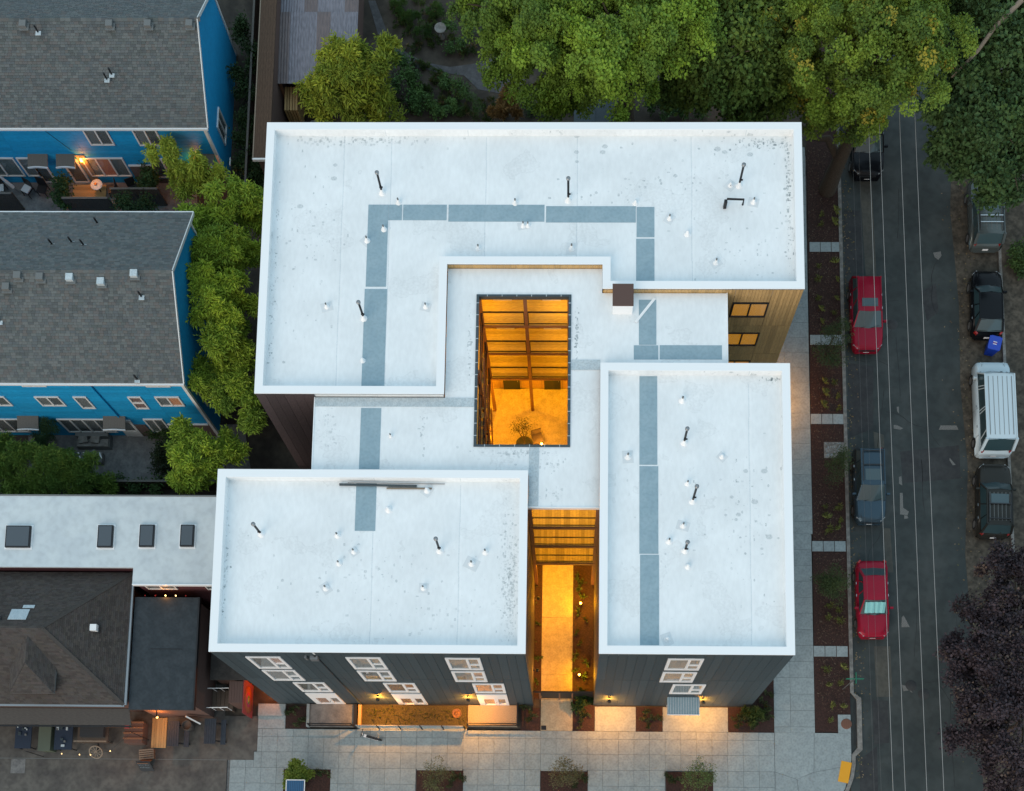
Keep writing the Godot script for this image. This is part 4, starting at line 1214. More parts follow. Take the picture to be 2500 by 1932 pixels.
# ---------------------------------------------------------------- neighbours on the left
func make_neighbours() -> void:
	var w := thing("white_roofed_building", "long low building with pale flat roof and four skylights", "building", Vector3.ZERO)
	put(w, "wall", prism_mesh([[-50, 7.95], [-16.5, 7.95], [-16.5, 12.6], [-23.0, 12.6], [-23.0, 11.7], [-50, 11.7]], -0.1, 4.85), M.red_wall)
	put(w, "roof_membrane", prism_mesh([[-50, 7.87], [-16.45, 7.87], [-16.45, 12.67], [-23.1, 12.67], [-23.1, 11.78], [-50, 11.78]], 4.85, 5.0), M.roof_grey)
	bb(w, "roof_edge", Vector3(-23.1, 4.82, 12.67), Vector3(-16.45, 5.04, 12.74), M.cap)
	bb(w, "roof_edge", Vector3(-50, 4.82, 7.8), Vector3(-16.45, 5.04, 7.87), M.grey)
	for q in [[-22.6, 1.6], [-19.4, 2.2]]:
		window(w, "window", Vector3(q[0], 4.0, 12.6), 0.0, q[1], 0.72, sliders(q[1], 0.72, 2 if q[1] < 2 else 3, 0.06), M.trim, [M.room_dark])
	for q in [[12, 1122, 66, 1168], [208, 1121, 241, 1168], [298, 1120, 329, 1167], [384, 1120, 414, 1166]]:
		var a: Vector3 = sky_a[q[0]]
		var b: Vector3 = sky_b[q[0]]
		var s := bb(w, "skylight", Vector3(a.x, 5.0, a.z), Vector3(b.x, 5.16, b.z), M.iron)
		bb(s, "pane", Vector3(-(b.x - a.x) / 2 + 0.06, 0.081, -(b.z - a.z) / 2 + 0.06), Vector3((b.x - a.x) / 2 - 0.06, 0.1, (b.z - a.z) / 2 - 0.06), M.sky_glass)
		bb(s, "curb_flashing", Vector3(-(b.x - a.x) / 2 - 0.08, -0.08, -(b.z - a.z) / 2 - 0.08), Vector3((b.x - a.x) / 2 + 0.08, -0.05, (b.z - a.z) / 2 + 0.08), M.cap)
	# brown hipped house
	var tones := [Color(0.062, 0.052, 0.046), Color(0.075, 0.063, 0.056), Color(0.052, 0.044, 0.04), Color(0.068, 0.06, 0.056)]
	var h := thing("brown_house", "brown hip-roofed house with a small hipped dormer", "house", Vector3.ZERO)
	bb(h, "wall", Vector3(-38, -0.1, 12.2), Vector3(-23.9, 4.15, 18.6), M.brown_wall)
	var e := 4.2
	var P1 := Vector3(-23.45, e, 11.84)
	var P2 := Vector3(-23.5, e, 18.98)
	var P3 := Vector3(-38, e, 18.98)
	var P4 := Vector3(-38, e, 11.84)
	var K := Vector3(-27.1, 6.3, 15.41)
	var K2 := Vector3(-38, 6.3, 15.41)
	shingles(h, P3, P2, K, K2, tones)
	shingles(h, P4, P1, K, K2, tones)
	shingles(h, P2, P1, K, K, tones)
	bb(h, "gutter", Vector3(-38, 4.05, 18.98), Vector3(-23.45, 4.2, 19.1), M.steel)
	bb(h, "gutter", Vector3(-23.47, 4.05, 12.0), Vector3(-23.34, 4.2, 19.0), M.steel)
	for q in [[P2, K], [P1, K]]:
		bar_part(h, "hip_ridge", q[0] + Vector3(0, 0.03, 0), q[1] + Vector3(0, 0.03, 0), 0.18, M.fence_dark, 0.03)
	var d := bb(h, "dormer", Vector3(-28.9, 4.3, 16.3), Vector3(-26.9, 5.25, 18.4), M.brown_wall)
	d.set_meta("label", "small hipped dormer on the street side")
	var o: Vector3 = d.position
	var e1 := Vector3(-29.08, 5.2, 18.6) - o
	var e2 := Vector3(-26.75, 5.2, 18.6) - o
	var e3 := Vector3(-26.7, 5.2, 15.6) - o
	var e4 := Vector3(-29.1, 5.2, 15.6) - o
	var r1 := Vector3(-27.92, 6.1, 17.2) - o
	var r2 := Vector3(-27.92, 6.1, 15.7) - o
	shingles(d, e1, e2, r1, r1, tones)
	shingles(d, e2, e3, r2, r1, tones)
	shingles(d, e4, e1, r1, r2, tones)
	for q in [[-24.9, 15.1], [-29.6, 15.0]]:
		var v := bx(h, "roof_vent", Vector3(q[0], 5.15 if q[0] > -26 else 6.2, q[1]), Vector3(0.34, 0.3, 0.34), M.white)
		bx(v, "vent_flange", Vector3(0, -0.14, 0), Vector3(0.5, 0.03, 0.5), M.iron)
	for q in [[-28.55, 14.6, 0.95, 0.75], [-28.2, 14.1, 0.6, 0.22]]:
		var sh := bx(h, "patch_sheet", Vector3(q[0], 6.3 - absf(q[1] - 15.41) * 0.588 + 0.07, q[1]), Vector3(q[2], 0.02, q[3]), M.flashing)
		sh.rotation.x = -0.53
	bar_part(h, "porch_roof", Vector3(-30.6, 3.85, 19.12), Vector3(-30.6, 3.45, 19.95), 14.6, M.fence_dark, 0.08)
	bb(h, "porch_gutter", Vector3(-37.8, 3.3, 19.97), Vector3(-23.3, 3.42, 20.05), M.iron)
	# flat black roof
	var k := thing("black_roofed_annex", "low annex with flat black roof between brown house and apartments", "building", Vector3.ZERO)
	bb(k, "wall", Vector3(-23.2, -0.1, 13.2), Vector3(-20.0, 3.85, 18.9), M.brown_wall)
	put(k, "roof_membrane", prism_mesh([[-23.3, 13.1], [-19.9, 13.1], [-19.85, 19.2], [-23.3, 19.2]], 3.85, 4.0), M.blackroof)
	bb(k, "roof_edge", Vector3(-19.88, 3.8, 13.1), Vector3(-19.8, 4.06, 19.2), M.iron)
	bb(k, "roof_lap", Vector3(-22.3, 4.0, 15.9), Vector3(-20.6, 4.006, 15.95), M.iron)
	for i in 5:
		var b := put(k, "string_bulb", lathe_mesh([[0.0, 0.0], [0.04, 0.03], [0.04, 0.07], [0.0, 0.1]], 8), M.small_bulb if i > 1 and i < 4 else M.tail_light, Vector3(-22.75 + i * 0.55, 4.0, 13.02))
		if i == 2:
			lamp(b, Vector3(0, 0.16, 0), 0.25)
	var a := thing("alley_lean_to", "dark flat lean-to roof in the alley beside the apartments", "shed", Vector3.ZERO)
	bb(a, "wall", Vector3(-19.6, -0.1, 13.0), Vector3(-16.6, 1.9, 17.0), M.brown_wall)
	bb(a, "roof", Vector3(-19.7, 1.9, 12.8), Vector3(-16.5, 2.0, 17.15), M.alley_dark)

var sky_a := {12: Vector3(-29.94, 5.1, 9.57), 208: Vector3(-25.04, 5.1, 9.52), 298: Vector3(-22.82, 5.1, 9.48), 384: Vector3(-20.65, 5.1, 9.47)}
var sky_b := {12: Vector3(-28.63, 5.1, 10.75), 208: Vector3(-24.24, 5.1, 10.72), 298: Vector3(-22.05, 5.1, 10.68), 384: Vector3(-19.94, 5.1, 10.65)}

func make_sheds() -> void:
	# long narrow wooden building at the top
	var w := thing("narrow_wooden_building", "long narrow building with weathered brown plank roof beside the blue house", "shed", Vector3.ZERO)
	bb(w, "wall", Vector3(-17.95, -0.1, -60), Vector3(-17.3, 3.9, -12.6), M.brown_wall)
	for k in 6:
		bb(w, "roof_plank", Vector3(-18.1 + k * 0.15, 3.9, -60), Vector3(-18.1 + k * 0.15 + 0.144, 4.0 + rf(0, 0.01), -12.4), M.old_plank)
	bb(w, "fascia_board", Vector3(-18.16, 3.85, -60), Vector3(-18.1, 4.03, -12.35), M.bark_pale)
	bb(w, "gutter", Vector3(-18.16, 3.85, -12.4), Vector3(-17.2, 4.03, -12.3), M.trim)
	clad(w, "siding_board", [M.old_plank, M.brown_wall], Vector3(-17.95, 0, -12.6), 0.0, 0.65, [[0.0, 3.85]], 0.18, [])
	# corrugated shed
	var s := thing("corrugated_shed", "open shed with rusty grey corrugated metal roof", "shed", Vector3.ZERO)
	for q in [[-17.2, -17.0], [-12.8, -17.2], [-17.2, -29.0], [-12.9, -29.0]]:
		bx(s, "corner_post", Vector3(q[0], 1.3, q[1] - 1.2), Vector3(0.14, 2.6, 0.14), M.timber)
	for i in 6:
		for j in 3:
			var st := tool()
			var x0 := -17.5 + i * 0.79
			var z1 := -18.0 - j * 4.4
			var n := 10
			for k in n:
				var ua := float(k) / n
				var ub := float(k + 1) / n
				var xa := x0 + ua * 0.82
				var xb := x0 + ub * 0.82
				var ya := 2.75 + 0.03 * sin(k * PI) + (0.028 if k % 2 else 0.0) + j * 0.03
				var yb := 2.75 + (0.028 if (k + 1) % 2 else 0.0) + j * 0.03
				quad(st, Vector3(xa, ya, z1), Vector3(xa, ya + 0.12, z1 - 4.5), Vector3(xb, yb + 0.12, z1 - 4.5), Vector3(xb, yb, z1))
				quad(st, Vector3(xa, ya - 0.01, z1), Vector3(xb, yb - 0.01, z1), Vector3(xb, yb + 0.11, z1 - 4.5), Vector3(xa, ya + 0.11, z1 - 4.5))
			put(s, "roof_sheet", done(st), M.corrugated if (i + j) % 3 else M.corrugated_rust)
	bb(s, "wall", Vector3(-17.2, -0.1, -32), Vector3(-13.0, 2.5, -19.5), M.brown_wall)
	for k in 5:
		var b := bx(s, "stacked_board", Vector3(-17.05 + k * 0.16, 0.9, -17.9), Vector3(0.12, 1.8, 1.4), M.cedar[k % 5])
		b.rotation.x = 0.1
	var t := thing("tarpaulin", "crumpled pale tarpaulin over a pile by the shed", "tarpaulin", Vector3(-15.4, -0.05, -16.6))
	put(t, "sheet", lathe_mesh([[1.1, 0.0], [1.0, 0.3], [0.7, 0.75], [0.3, 0.9], [0.0, 1.0]], 9), M.flashing)
	# bluish garden shed with a gable roof
	var g := thing("garden_shed", "small blue-grey gable-roofed garden shed under the maple", "shed", Vector3(1.1, -0.05, -17.0))
	bb(g, "wall", Vector3(-0.9, 0, -1.0), Vector3(0.9, 1.7, 1.0), M.brown_wall)
	bar_part(g, "roof_panel", Vector3(-0.55, 1.95, -1.15), Vector3(-0.55, 1.95, 1.15), 1.25, M.slate[2], 0.05).rotation.z = 0.0
	bar_part(g, "roof_panel", Vector3(0.58, 1.9, -1.15), Vector3(0.58, 1.9, 1.15), 1.2, M.slate[0], 0.05)
	var bath := thing("bird_bath", "round stone bird bath in the back garden", "bird bath", Vector3(-8.17, 0, -23.27))
	put(bath, "pedestal", lathe_mesh([[0.2, 0.0], [0.18, 0.08], [0.08, 0.15], [0.07, 0.6], [0.14, 0.66], [0.0, 0.66]], 14), M.curb)
	put(bath, "bowl", lathe_mesh([[0.1, 0.64], [0.34, 0.74], [0.36, 0.78], [0.31, 0.78], [0.2, 0.72], [0.0, 0.7]], 20), M.curb)

# horizontal lap boards on a south wall, left free round windows and doors [x, y, w, h]
func lap_siding(h: Node, x0: float, x1: float, z: float, top: float, openings: Array) -> void:
	var tiers := []
	var y := 0.0
	while y < top - 0.05:
		tiers.append([y, minf(y + 0.26, top)])
		y += 0.26
	var holes := []
	for o in openings:
		holes.append([o[0] - x0, o[1], o[0] - x0 + o[2], o[1] + o[3]])
	clad(h, "siding_board", M.blues, Vector3(x0, 0, z - 0.012), 0.0, x1 - x0, tiers, 4.0, holes, 0.01, 0.024)


# ---------------------------------------------------------------- vehicles
func paint(c: Color, metal := 0.1) -> StandardMaterial3D:
	var m := plain(c, 0.35, metal)
	m.roughness = 0.22
	m.metallic_specular = 0.3
	return m

func loft(st: SurfaceTool, rows: Array) -> void:
	st.set_smooth_group(1)
	for i in rows.size() - 1:
		for k in rows[i].size() - 1:
			quad(st, rows[i][k], rows[i + 1][k], rows[i + 1][k + 1], rows[i][k + 1])
	st.set_smooth_group(-1)

# s: l length, w width, h roof height, belt, hood heights, a1..a4 distances of glass corners from the nose, tail height, wr roof width share
func car(called: String, label: String, category: String, x: float, z: float, turn: float, s: Dictionary, body_m: Material) -> Node3D:
	var c := thing(called, label, category, Vector3(x, -0.12, z), turn)
	var L: float = s.l
	var W: float = s.w / 2.0
	var nose := L / 2.0
	var boxy: float = s.get("boxy", 0.0)
	var rows := []
	var prof := [[0.0, lerpf(0.72, 0.9, boxy), s.hood - 0.3], [0.08, lerpf(0.84, 0.95, boxy), s.hood - 0.16], [0.3, lerpf(0.94, 0.98, boxy), s.hood - 0.07], [s.a1 * 0.6, 0.985, s.hood], [s.a1, 1.0, lerpf(s.hood, s.belt, 0.7)], [(s.a1 + s.a4) / 2.0, 1.0, s.belt], [s.a4, 0.99, s.tail], [L - 0.25, lerpf(0.95, 0.985, boxy), s.tail - 0.03], [L - 0.07, lerpf(0.88, 0.965, boxy), s.tail - 0.14], [L, lerpf(0.78, 0.94, boxy), s.tail - 0.35]]
	for p in prof:
		var zz: float = nose - p[0]
		var w: float = W * p[1]
		var y: float = p[2]
		var low := 0.24 if p[0] > 0.05 and p[0] < L - 0.05 else 0.32
		rows.append([Vector3(-w * 0.92, low, zz), Vector3(-w, low + 0.14, zz), Vector3(-w, lerpf(low, y, 0.65), zz), Vector3(-w * 0.965, y - 0.05, zz), Vector3(-w * 0.86, y, zz), Vector3(-w * 0.4, y + 0.025, zz), Vector3(w * 0.4, y + 0.025, zz), Vector3(w * 0.86, y, zz), Vector3(w * 0.965, y - 0.05, zz), Vector3(w, lerpf(low, y, 0.65), zz), Vector3(w, low + 0.14, zz), Vector3(w * 0.92, low, zz)])
	var st := tool()
	loft(st, rows)
	for e in [rows[0], rows[-1]]:
		for k in range(1, e.size() - 1):
			tri3(st, e[0], e[k], e[k + 1])
	for i in rows.size() - 1:
		quad(st, rows[i][0], rows[i][11], rows[i + 1][11], rows[i + 1][0])
	put(c, "body", done(st), body_m)
	# hood and door seams as fine grooves
	var lines := tool()
	add_bar(lines, Vector3(-W * 0.84, s.hood + 0.004, nose - s.a1 * 0.97), Vector3(W * 0.84, s.hood + 0.004, nose - s.a1 * 0.97), 0.02, 0.01)
	for sx in [-1.0, 1.0]:
		add_bar(lines, Vector3(sx * W * 0.74, s.hood + 0.006, nose - s.a1 * 0.95), Vector3(sx * W * 0.62, s.hood - 0.05, nose - 0.2), 0.014, 0.01)
	for sx in [-1.0, 1.0]:
		for f in [0.08, 0.45, 0.8]:
			add_bar(lines, Vector3(sx * (W + 0.003), 0.4, nose - lerpf(s.a1, s.a4, f)), Vector3(sx * (W * 0.985), s.belt - 0.07, nose - lerpf(s.a1, s.a4, f)), 0.012, 0.012)
	put(c, "seam", done(lines), M.black)
	# wipers on the windshield
	for sx in [-0.5, 0.15]:
		bar_part(c, "wiper", Vector3(sx * W, s.hood + 0.03, nose - s.a1 + 0.06), Vector3((sx + 0.55) * W, s.hood + 0.09, nose - s.a1 - 0.05), 0.02, M.black)
	# glasshouse
	var wb := W * 0.92
	var wr: float = W * s.get("wr", 0.72)
	var ry: float = s.h - 0.04
	var by: float = s.belt - 0.02
	var g := [[s.a1, wb, by, 0.1], [s.a2, wr, ry, 0.06], [s.a3, wr, ry, 0.06], [s.a4, wb * 0.97, by + 0.02, 0.04]]
	var gp := []
	for q in g:
		var zz: float = nose - q[0]
		gp.append([Vector3(-q[1], q[2], zz), Vector3(0, q[2] + 0.03, zz + (q[3] if q[0] < L / 2.0 else -q[3])), Vector3(q[1], q[2], zz)])
	var panes := [["windshield", [0, 1]], ["rear_window", [2, 3]]]
	for p in panes:
		st = tool()
		var a: Array = gp[p[1][0]]
		var b: Array = gp[p[1][1]]
		st.set_smooth_group(1)
		quad(st, a[0], a[1], b[1], b[0])
		quad(st, a[1], a[2], b[2], b[1])
		put(c, p[0], done(st), M.car_glass)
	for k in [0, 2]:
		st = tool()
		var t0: Vector3 = gp[0][k]
		var t1: Vector3 = gp[1][k]
		var t2: Vector3 = gp[2][k]
		var t3: Vector3 = gp[3][k]
		quad(st, t0, t1, t2, t3)
		put(c, "side_window", done(st), M.car_glass)
		st = tool()
		add_bar(st, t0, t1, 0.07)
		add_bar(st, t3, t2, lerpf(0.11, 0.16, boxy))
		add_bar(st, t1, t2, 0.06)
		for f in s.get("pillars", [0.42, 0.72]):
			add_bar(st, t0.lerp(t3, f), t1.lerp(t2, clampf(f, 0.05, 0.95)), 0.05)
		put(c, "pillar", done(st), body_m)
	# roof panel, crowned
	rows = []
	for f in [0.0, 0.06, 0.35, 0.7, 0.95, 1.0]:
		var zz: float = nose - lerpf(s.a2 - 0.05, s.a3 + 0.06, f)
		var dip: float = 0.035 if f == 0.0 or f == 1.0 else 0.0
		var row := []
		for u in [-1.0, -0.9, -0.4, 0.4, 0.9, 1.0]:
			row.append(Vector3(wr * u * 1.02, s.h - 0.045 * u * u - dip, zz))
		rows.append(row)
	st = tool()
	loft(st, rows)
	var roof := put(c, "roof", done(st), s.get("roof_m", body_m))
	if s.has("sunroof"):
		bb(roof, "sunroof", Vector3(-wr * 0.7, s.h - 0.03, nose - s.a2 - 0.25 - s.sunroof), Vector3(wr * 0.7, s.h + 0.006, nose - s.a2 - 0.25), M.car_glass)
	if s.has("rack"):
		for sx in [-1.0, 1.0]:
			bar_part(roof, "roof_rail", Vector3(sx * wr * 0.86, s.h + 0.05, nose - s.a2 - 0.2), Vector3(sx * wr * 0.86, s.h + 0.05, nose - s.a3 + 0.1), 0.04, M.black)
		for f in s.rack:
			var zz: float = nose - lerpf(s.a2, s.a3, f)
			bar_part(roof, "cross_bar", Vector3(-wr * 0.86, s.h + 0.06, zz), Vector3(wr * 0.86, s.h + 0.06, zz), 0.05, M.black if s.get("rack_dark", true) else M.chrome)
	if s.has("ribs"):
		for k in s.ribs:
			var xx: float = lerpf(-wr * 0.78, wr * 0.78, float(k) / (s.ribs - 1))
			bar_part(roof, "roof_rib", Vector3(xx, s.h - 0.008, nose - s.a2 - 0.15), Vector3(xx, s.h - 0.008, nose - s.a3 + 0.2), 0.025, s.get("rib_m", M.grey), 0.02)
	# wheels
	var tyre := lathe_mesh([[0.2, -0.11], [0.31, -0.11], [0.33, -0.07], [0.33, 0.07], [0.31, 0.11], [0.2, 0.11]], 20)
	var rim := lathe_mesh([[0.0, 0.09], [0.06, 0.09], [0.19, 0.1], [0.21, 0.11], [0.21, 0.0], [0.0, 0.0]], 14)
	for sx in [-1.0, 1.0]:
		for zz in [nose - 0.85, nose - L + 0.85]:
			var wh := put(c, "wheel", tyre, M.rubber, Vector3(sx * (W - 0.07), 0.33, zz))
			wh.rotation.z = -sx * PI / 2
			put(wh, "rim", rim, M.rim)
	# lamps, mirrors, plates, bumpers
	for sx in [-1.0, 1.0]:
		st = tool()
		add_bar(st, Vector3(sx * W * 0.62, s.hood - 0.23, nose - 0.06), Vector3(sx * W * 0.89, s.hood - 0.19, nose - 0.3), 0.1, 0.12)
		put(c, "headlight", done(st), M.head_light)
		st = tool()
		add_bar(st, Vector3(sx * W * 0.74, s.tail - 0.14, -nose + 0.05), Vector3(sx * W * 0.9, s.tail - 0.12, -nose + 0.2), 0.1, 0.18)
		put(c, "tail_light", done(st), M.tail_light)
		bx(c, "mirror", Vector3(sx * (W + 0.09), s.belt + 0.04, nose - s.a1 - 0.35), Vector3(0.2, 0.14, 0.1), body_m)
		for dz in [0.42, 0.68]:
			bx(c, "door_handle", Vector3(sx * (W + 0.005), s.belt - 0.16, nose - lerpf(s.a1, s.a4, dz)), Vector3(0.03, 0.03, 0.14), M.chrome)
	bx(c, "licence_plate", Vector3(0, 0.55, -nose - 0.005), Vector3(0.32, 0.15, 0.02), M.white)
	bx(c, "licence_plate", Vector3(0, 0.4, nose + 0.005), Vector3(0.32, 0.12, 0.02), M.white)
	bx(c, "grille", Vector3(0, s.hood - 0.36, nose - 0.01), Vector3(W * 1.05, 0.14, 0.04), M.black)
	for e in [1.0, -1.0]:
		bx(c, "bumper", Vector3(0, 0.36, e * (nose - 0.02)), Vector3(W * 1.45, 0.14, 0.1), s.get("bumper_m", body_m))
	return c

func make_vehicles() -> void:
	var red := paint(lin(0.27, 0.01, 0.03), 0.1)
	var hatch := {"l": 4.45, "w": 1.8, "h": 1.6, "belt": 0.98, "hood": 0.98, "tail": 1.0, "a1": 1.25, "a2": 1.95, "a3": 4.0, "a4": 4.35, "wr": 0.72, "sunroof": 0.5}
	car("hatchback", "red hatchback with dark sunroof parked under a young street tree", "car", 16.98, -5.05, 0.0, hatch, red)
	var sedan := {"l": 4.4, "w": 1.76, "h": 1.45, "belt": 0.92, "hood": 0.93, "tail": 1.0, "a1": 1.25, "a2": 1.95, "a3": 3.3, "a4": 3.95, "wr": 0.72}
	var r2 := car("sedan", "red sedan with silvery sunshade behind its windshield", "car", 16.88, 11.95, 0.01, sedan, red)
	var shade := tool()
	for k in 8:
		var xa := -0.56 + k * 0.14
		var zz := 0.006 if k % 2 else -0.012
		quad(shade, Vector3(xa, 1.0, 0.86 + zz), Vector3(xa, 1.37, 0.34 + zz), Vector3(xa + 0.14, 1.37, 0.34 - zz), Vector3(xa + 0.14, 1.0, 0.86 - zz))
	put(r2, "sunshade", done(shade), plain(lin(0.25, 0.6, 0.62), 0.25, 0.3)).position = Vector3(0, 0.03, 0.05)
	var suv := {"l": 4.6, "w": 1.86, "h": 1.68, "belt": 1.05, "hood": 1.05, "tail": 1.08, "a1": 1.3, "a2": 1.95, "a3": 4.15, "a4": 4.5, "wr": 0.74}
	car("black_suv", "black car parked under the street tree, nose to the viewer", "car", 17.3, -16.0, 0.0, suv, paint(lin(0.008, 0.009, 0.012)))
	var teal := {"l": 4.35, "w": 1.74, "h": 1.66, "belt": 1.02, "hood": 1.02, "tail": 1.04, "a1": 1.2, "a2": 1.9, "a3": 3.95, "a4": 4.25, "wr": 0.74, "sunroof": 0.65, "rack": [0.55, 0.95]}
	car("blue_grey_suv", "blue-grey suv with sunroof and roof bars beside the gravel grate", "car", 16.88, 5.35, 0.0, teal, paint(lin(0.045, 0.075, 0.1), 0.35))
	var jeep := {"l": 4.2, "w": 1.8, "h": 1.72, "belt": 1.1, "hood": 1.08, "tail": 1.08, "a1": 1.35, "a2": 1.8, "a3": 3.85, "a4": 4.15, "wr": 0.84, "boxy": 0.8, "sunroof": 0.4, "ribs": 5, "rack": [0.5, 0.7], "rack_dark": false}
	car("silver_suv", "boxy silver suv with roof rack half under the tree", "car", 24.05, -11.25, PI, jeep, paint(lin(0.1, 0.12, 0.12), 0.4))
	var small := {"l": 4.05, "w": 1.75, "h": 1.46, "belt": 0.94, "hood": 0.94, "tail": 0.98, "a1": 1.1, "a2": 1.75, "a3": 3.35, "a4": 3.85, "wr": 0.74}
	car("black_hatchback", "small black car in front of the blue recycling bin", "car", 23.95, -5.7, PI - 0.02, small, paint(lin(0.006, 0.007, 0.009)))
	var van := {"l": 5.5, "w": 1.98, "h": 2.05, "belt": 1.15, "hood": 1.15, "tail": 1.15, "a1": 0.75, "a2": 1.25, "a3": 5.05, "a4": 5.4, "wr": 0.84, "boxy": 0.85, "ribs": 6, "pillars": [0.18, 0.22, 0.5, 0.54, 0.86]}
	car("passenger_van", "long white passenger van with ribbed roof", "van", 24.0, 0.75, PI, van, paint(lin(0.5, 0.6, 0.65), 0.0))
	var big := {"l": 4.25, "w": 1.85, "h": 1.72, "belt": 1.06, "hood": 1.06, "tail": 1.06, "a1": 1.25, "a2": 1.85, "a3": 3.85, "a4": 4.15, "wr": 0.76, "sunroof": 0.55, "ribs": 6, "rack": [0.42, 0.85]}
	car("dark_suv", "dark brown suv with black roof bars behind the white van", "car", 23.85, 6.2, PI - 0.03, big, paint(lin(0.03, 0.03, 0.027), 0.3))

# ---------------------------------------------------------------- street things
func make_street_things() -> void:
	var b := thing("recycling_bin", "blue wheeled recycling bin behind the small black car", "bin", Vector3(24.2, -0.12, -3.1), -0.25)
	var blue := plain(lin(0.008, 0.05, 0.42), 0.45)
	var st := tool()
	var lo := [Vector3(-0.24, 0.05, -0.26), Vector3(0.24, 0.05, -0.26), Vector3(0.24, 0.05, 0.26), Vector3(-0.24, 0.05, 0.26)]
	var hi := [Vector3(-0.33, 0.98, -0.36), Vector3(0.33, 0.98, -0.36), Vector3(0.33, 0.98, 0.36), Vector3(-0.33, 0.98, 0.36)]
	for k in 4:
		quad(st, lo[k], hi[k], hi[(k + 1) % 4], lo[(k + 1) % 4])
	quad(st, lo[0], lo[1], lo[2], lo[3])
	put(b, "body", done(st), blue)
	put(b, "lid", prism_mesh([[-0.36, -0.4], [0.36, -0.4], [0.36, 0.36], [0.3, 0.42], [-0.3, 0.42], [-0.36, 0.36]], 0.98, 1.06), blue)
	for k in 3:
		bx(b, "lid_label", Vector3(0.0, 1.064, -0.06 + k * 0.07), Vector3(0.22, 0.006, 0.035), M.white if k != 1 else M.tail_light)
	bar_part(b, "handle", Vector3(-0.26, 1.0, -0.44), Vector3(0.26, 1.0, -0.44), 0.04, blue)
	for sx in [-1, 1]:
		var w := put(b, "wheel", lathe_mesh([[0.0, -0.03], [0.1, -0.03], [0.1, 0.03], [0.0, 0.03]], 14), M.rubber, Vector3(sx * 0.26, 0.1, -0.3))
		w.rotation.z = PI / 2
	# street name sign
	var s := thing("street_sign", "green street name sign on a steel post at the kerb", "sign", Vector3(15.25, -0.02, 17.0))
	tube_part(s, "post", [Vector3.ZERO, Vector3(0, 2.9, 0)], [0.03, 0.03], M.steel)
	var green := plain(lin(0.01, 0.2, 0.12), 0.4)
	bx(s, "name_blade", Vector3(0, 2.75, 0), Vector3(0.95, 0.2, 0.02), green)
	bx(s, "name_blade", Vector3(0, 2.98, 0), Vector3(0.02, 0.2, 0.6), green)
	var lid := thing("utility_cover", "round rusty brown utility cover at the pavement corner", "cover", Vector3(15.41, 0.0, 18.97))
	put(lid, "disc", lathe_mesh([[0.3, 0.0], [0.3, 0.008], [0.27, 0.012], [0.0, 0.012]], 28), plain(lin(0.16, 0.075, 0.05), 0.8))
	st = tool()
	for k in range(-2, 3):
		add_box(st, Vector3(k * 0.1, 0.014, 0), Vector3(0.02, 0.006, sqrt(0.07 - 0.01 * k * k) * 1.7))
	put(lid, "raised_ribs", done(st), plain(lin(0.13, 0.06, 0.04), 0.8))
	# yellow tactile pad with its domes
	var pad := thing("tactile_pad", "yellow tactile paving pad at the corner ramp", "paving pad", Vector3(15.26, 0.0, 21.68), -0.2)
	var yel := plain(lin(0.72, 0.33, 0.012), 0.7)
	bb(pad, "plate", Vector3(-0.29, 0.0, -0.59), Vector3(0.29, 0.014, 0.59), yel)
	st = tool()
	for i in 9:
		for j in 18:
			add_lathe(st, Vector3(-0.25 + i * 0.0625, 0.014, -0.55 + j * 0.065), [[0.014, 0.0], [0.008, 0.006], [0.0, 0.006]], 6)
	put(pad, "domes", done(st), yel).set_meta("kind", "stuff")
	# overhead wires
	var n := 0
	for q in [[15.05, 15.26, 0.012, 9.0], [15.58, 15.84, 0.012, 9.0], [16.66, 16.84, 0.012, 9.0], [17.44, 17.64, 0.012, 9.0], [14.75, 14.9, 0.005, 7.0], [15.2, 15.35, 0.005, 6.6]]:
		var pts := []
		var rad := []
		for k in 13:
			var t := k / 12.0
			pts.append(Vector3(lerpf(q[0] - 0.25, q[1] + 0.1, t), q[3] + 0.5 * pow(2.0 * t - 1.0, 2.0), lerpf(-62, 40, t)))
			rad.append(q[2])
		var w := tube_part(self, "power_line", pts, rad, M.wire if q[2] > 0.01 else M.thin_wire, 6)
		tag(w, ["leftmost pale overhead wire along the street", "second pale overhead wire from the left, over the parked cars", "third pale overhead wire from the left, over open asphalt", "rightmost pale overhead wire along the street", "thin low overhead wire near the kerb, by the mulch", "thin low overhead wire above the parked red cars"][n], "wire", "overhead wires")
		n += 1
	# striped blue kiosk top at the bottom edge
	var k := thing("solar_kiosk", "parking kiosk with blue striped solar panel top at bottom edge", "kiosk", Vector3(-14.9, -0.02, 22.75))
	bb(k, "cabinet", Vector3(-0.2, 0.0, -0.12), Vector3(0.2, 1.4, 0.16), M.steel)
	var panel := bb(k, "solar_panel", Vector3(-0.5, 1.45, -0.18), Vector3(0.5, 1.5, 0.5), plain(lin(0.01, 0.05, 0.12), 0.25))
	for i in 9:
		bb(panel, "cell_strip", Vector3(-0.45 + i * 0.1, 0.026, -0.3), Vector3(-0.38 + i * 0.1, 0.032, 0.3), plain(lin(0.02, 0.09, 0.2), 0.2))
	st = tool()
	for q in [[Vector3(-0.5, 1.51, -0.18), Vector3(0.5, 1.51, -0.18)], [Vector3(-0.5, 1.51, 0.5), Vector3(0.5, 1.51, 0.5)], [Vector3(-0.5, 1.51, -0.18), Vector3(-0.5, 1.51, 0.5)], [Vector3(0.5, 1.51, -0.18), Vector3(0.5, 1.51, 0.5)]]:
		add_bar(st, q[0], q[1], 0.04)
	put(k, "panel_frame", done(st), M.white)

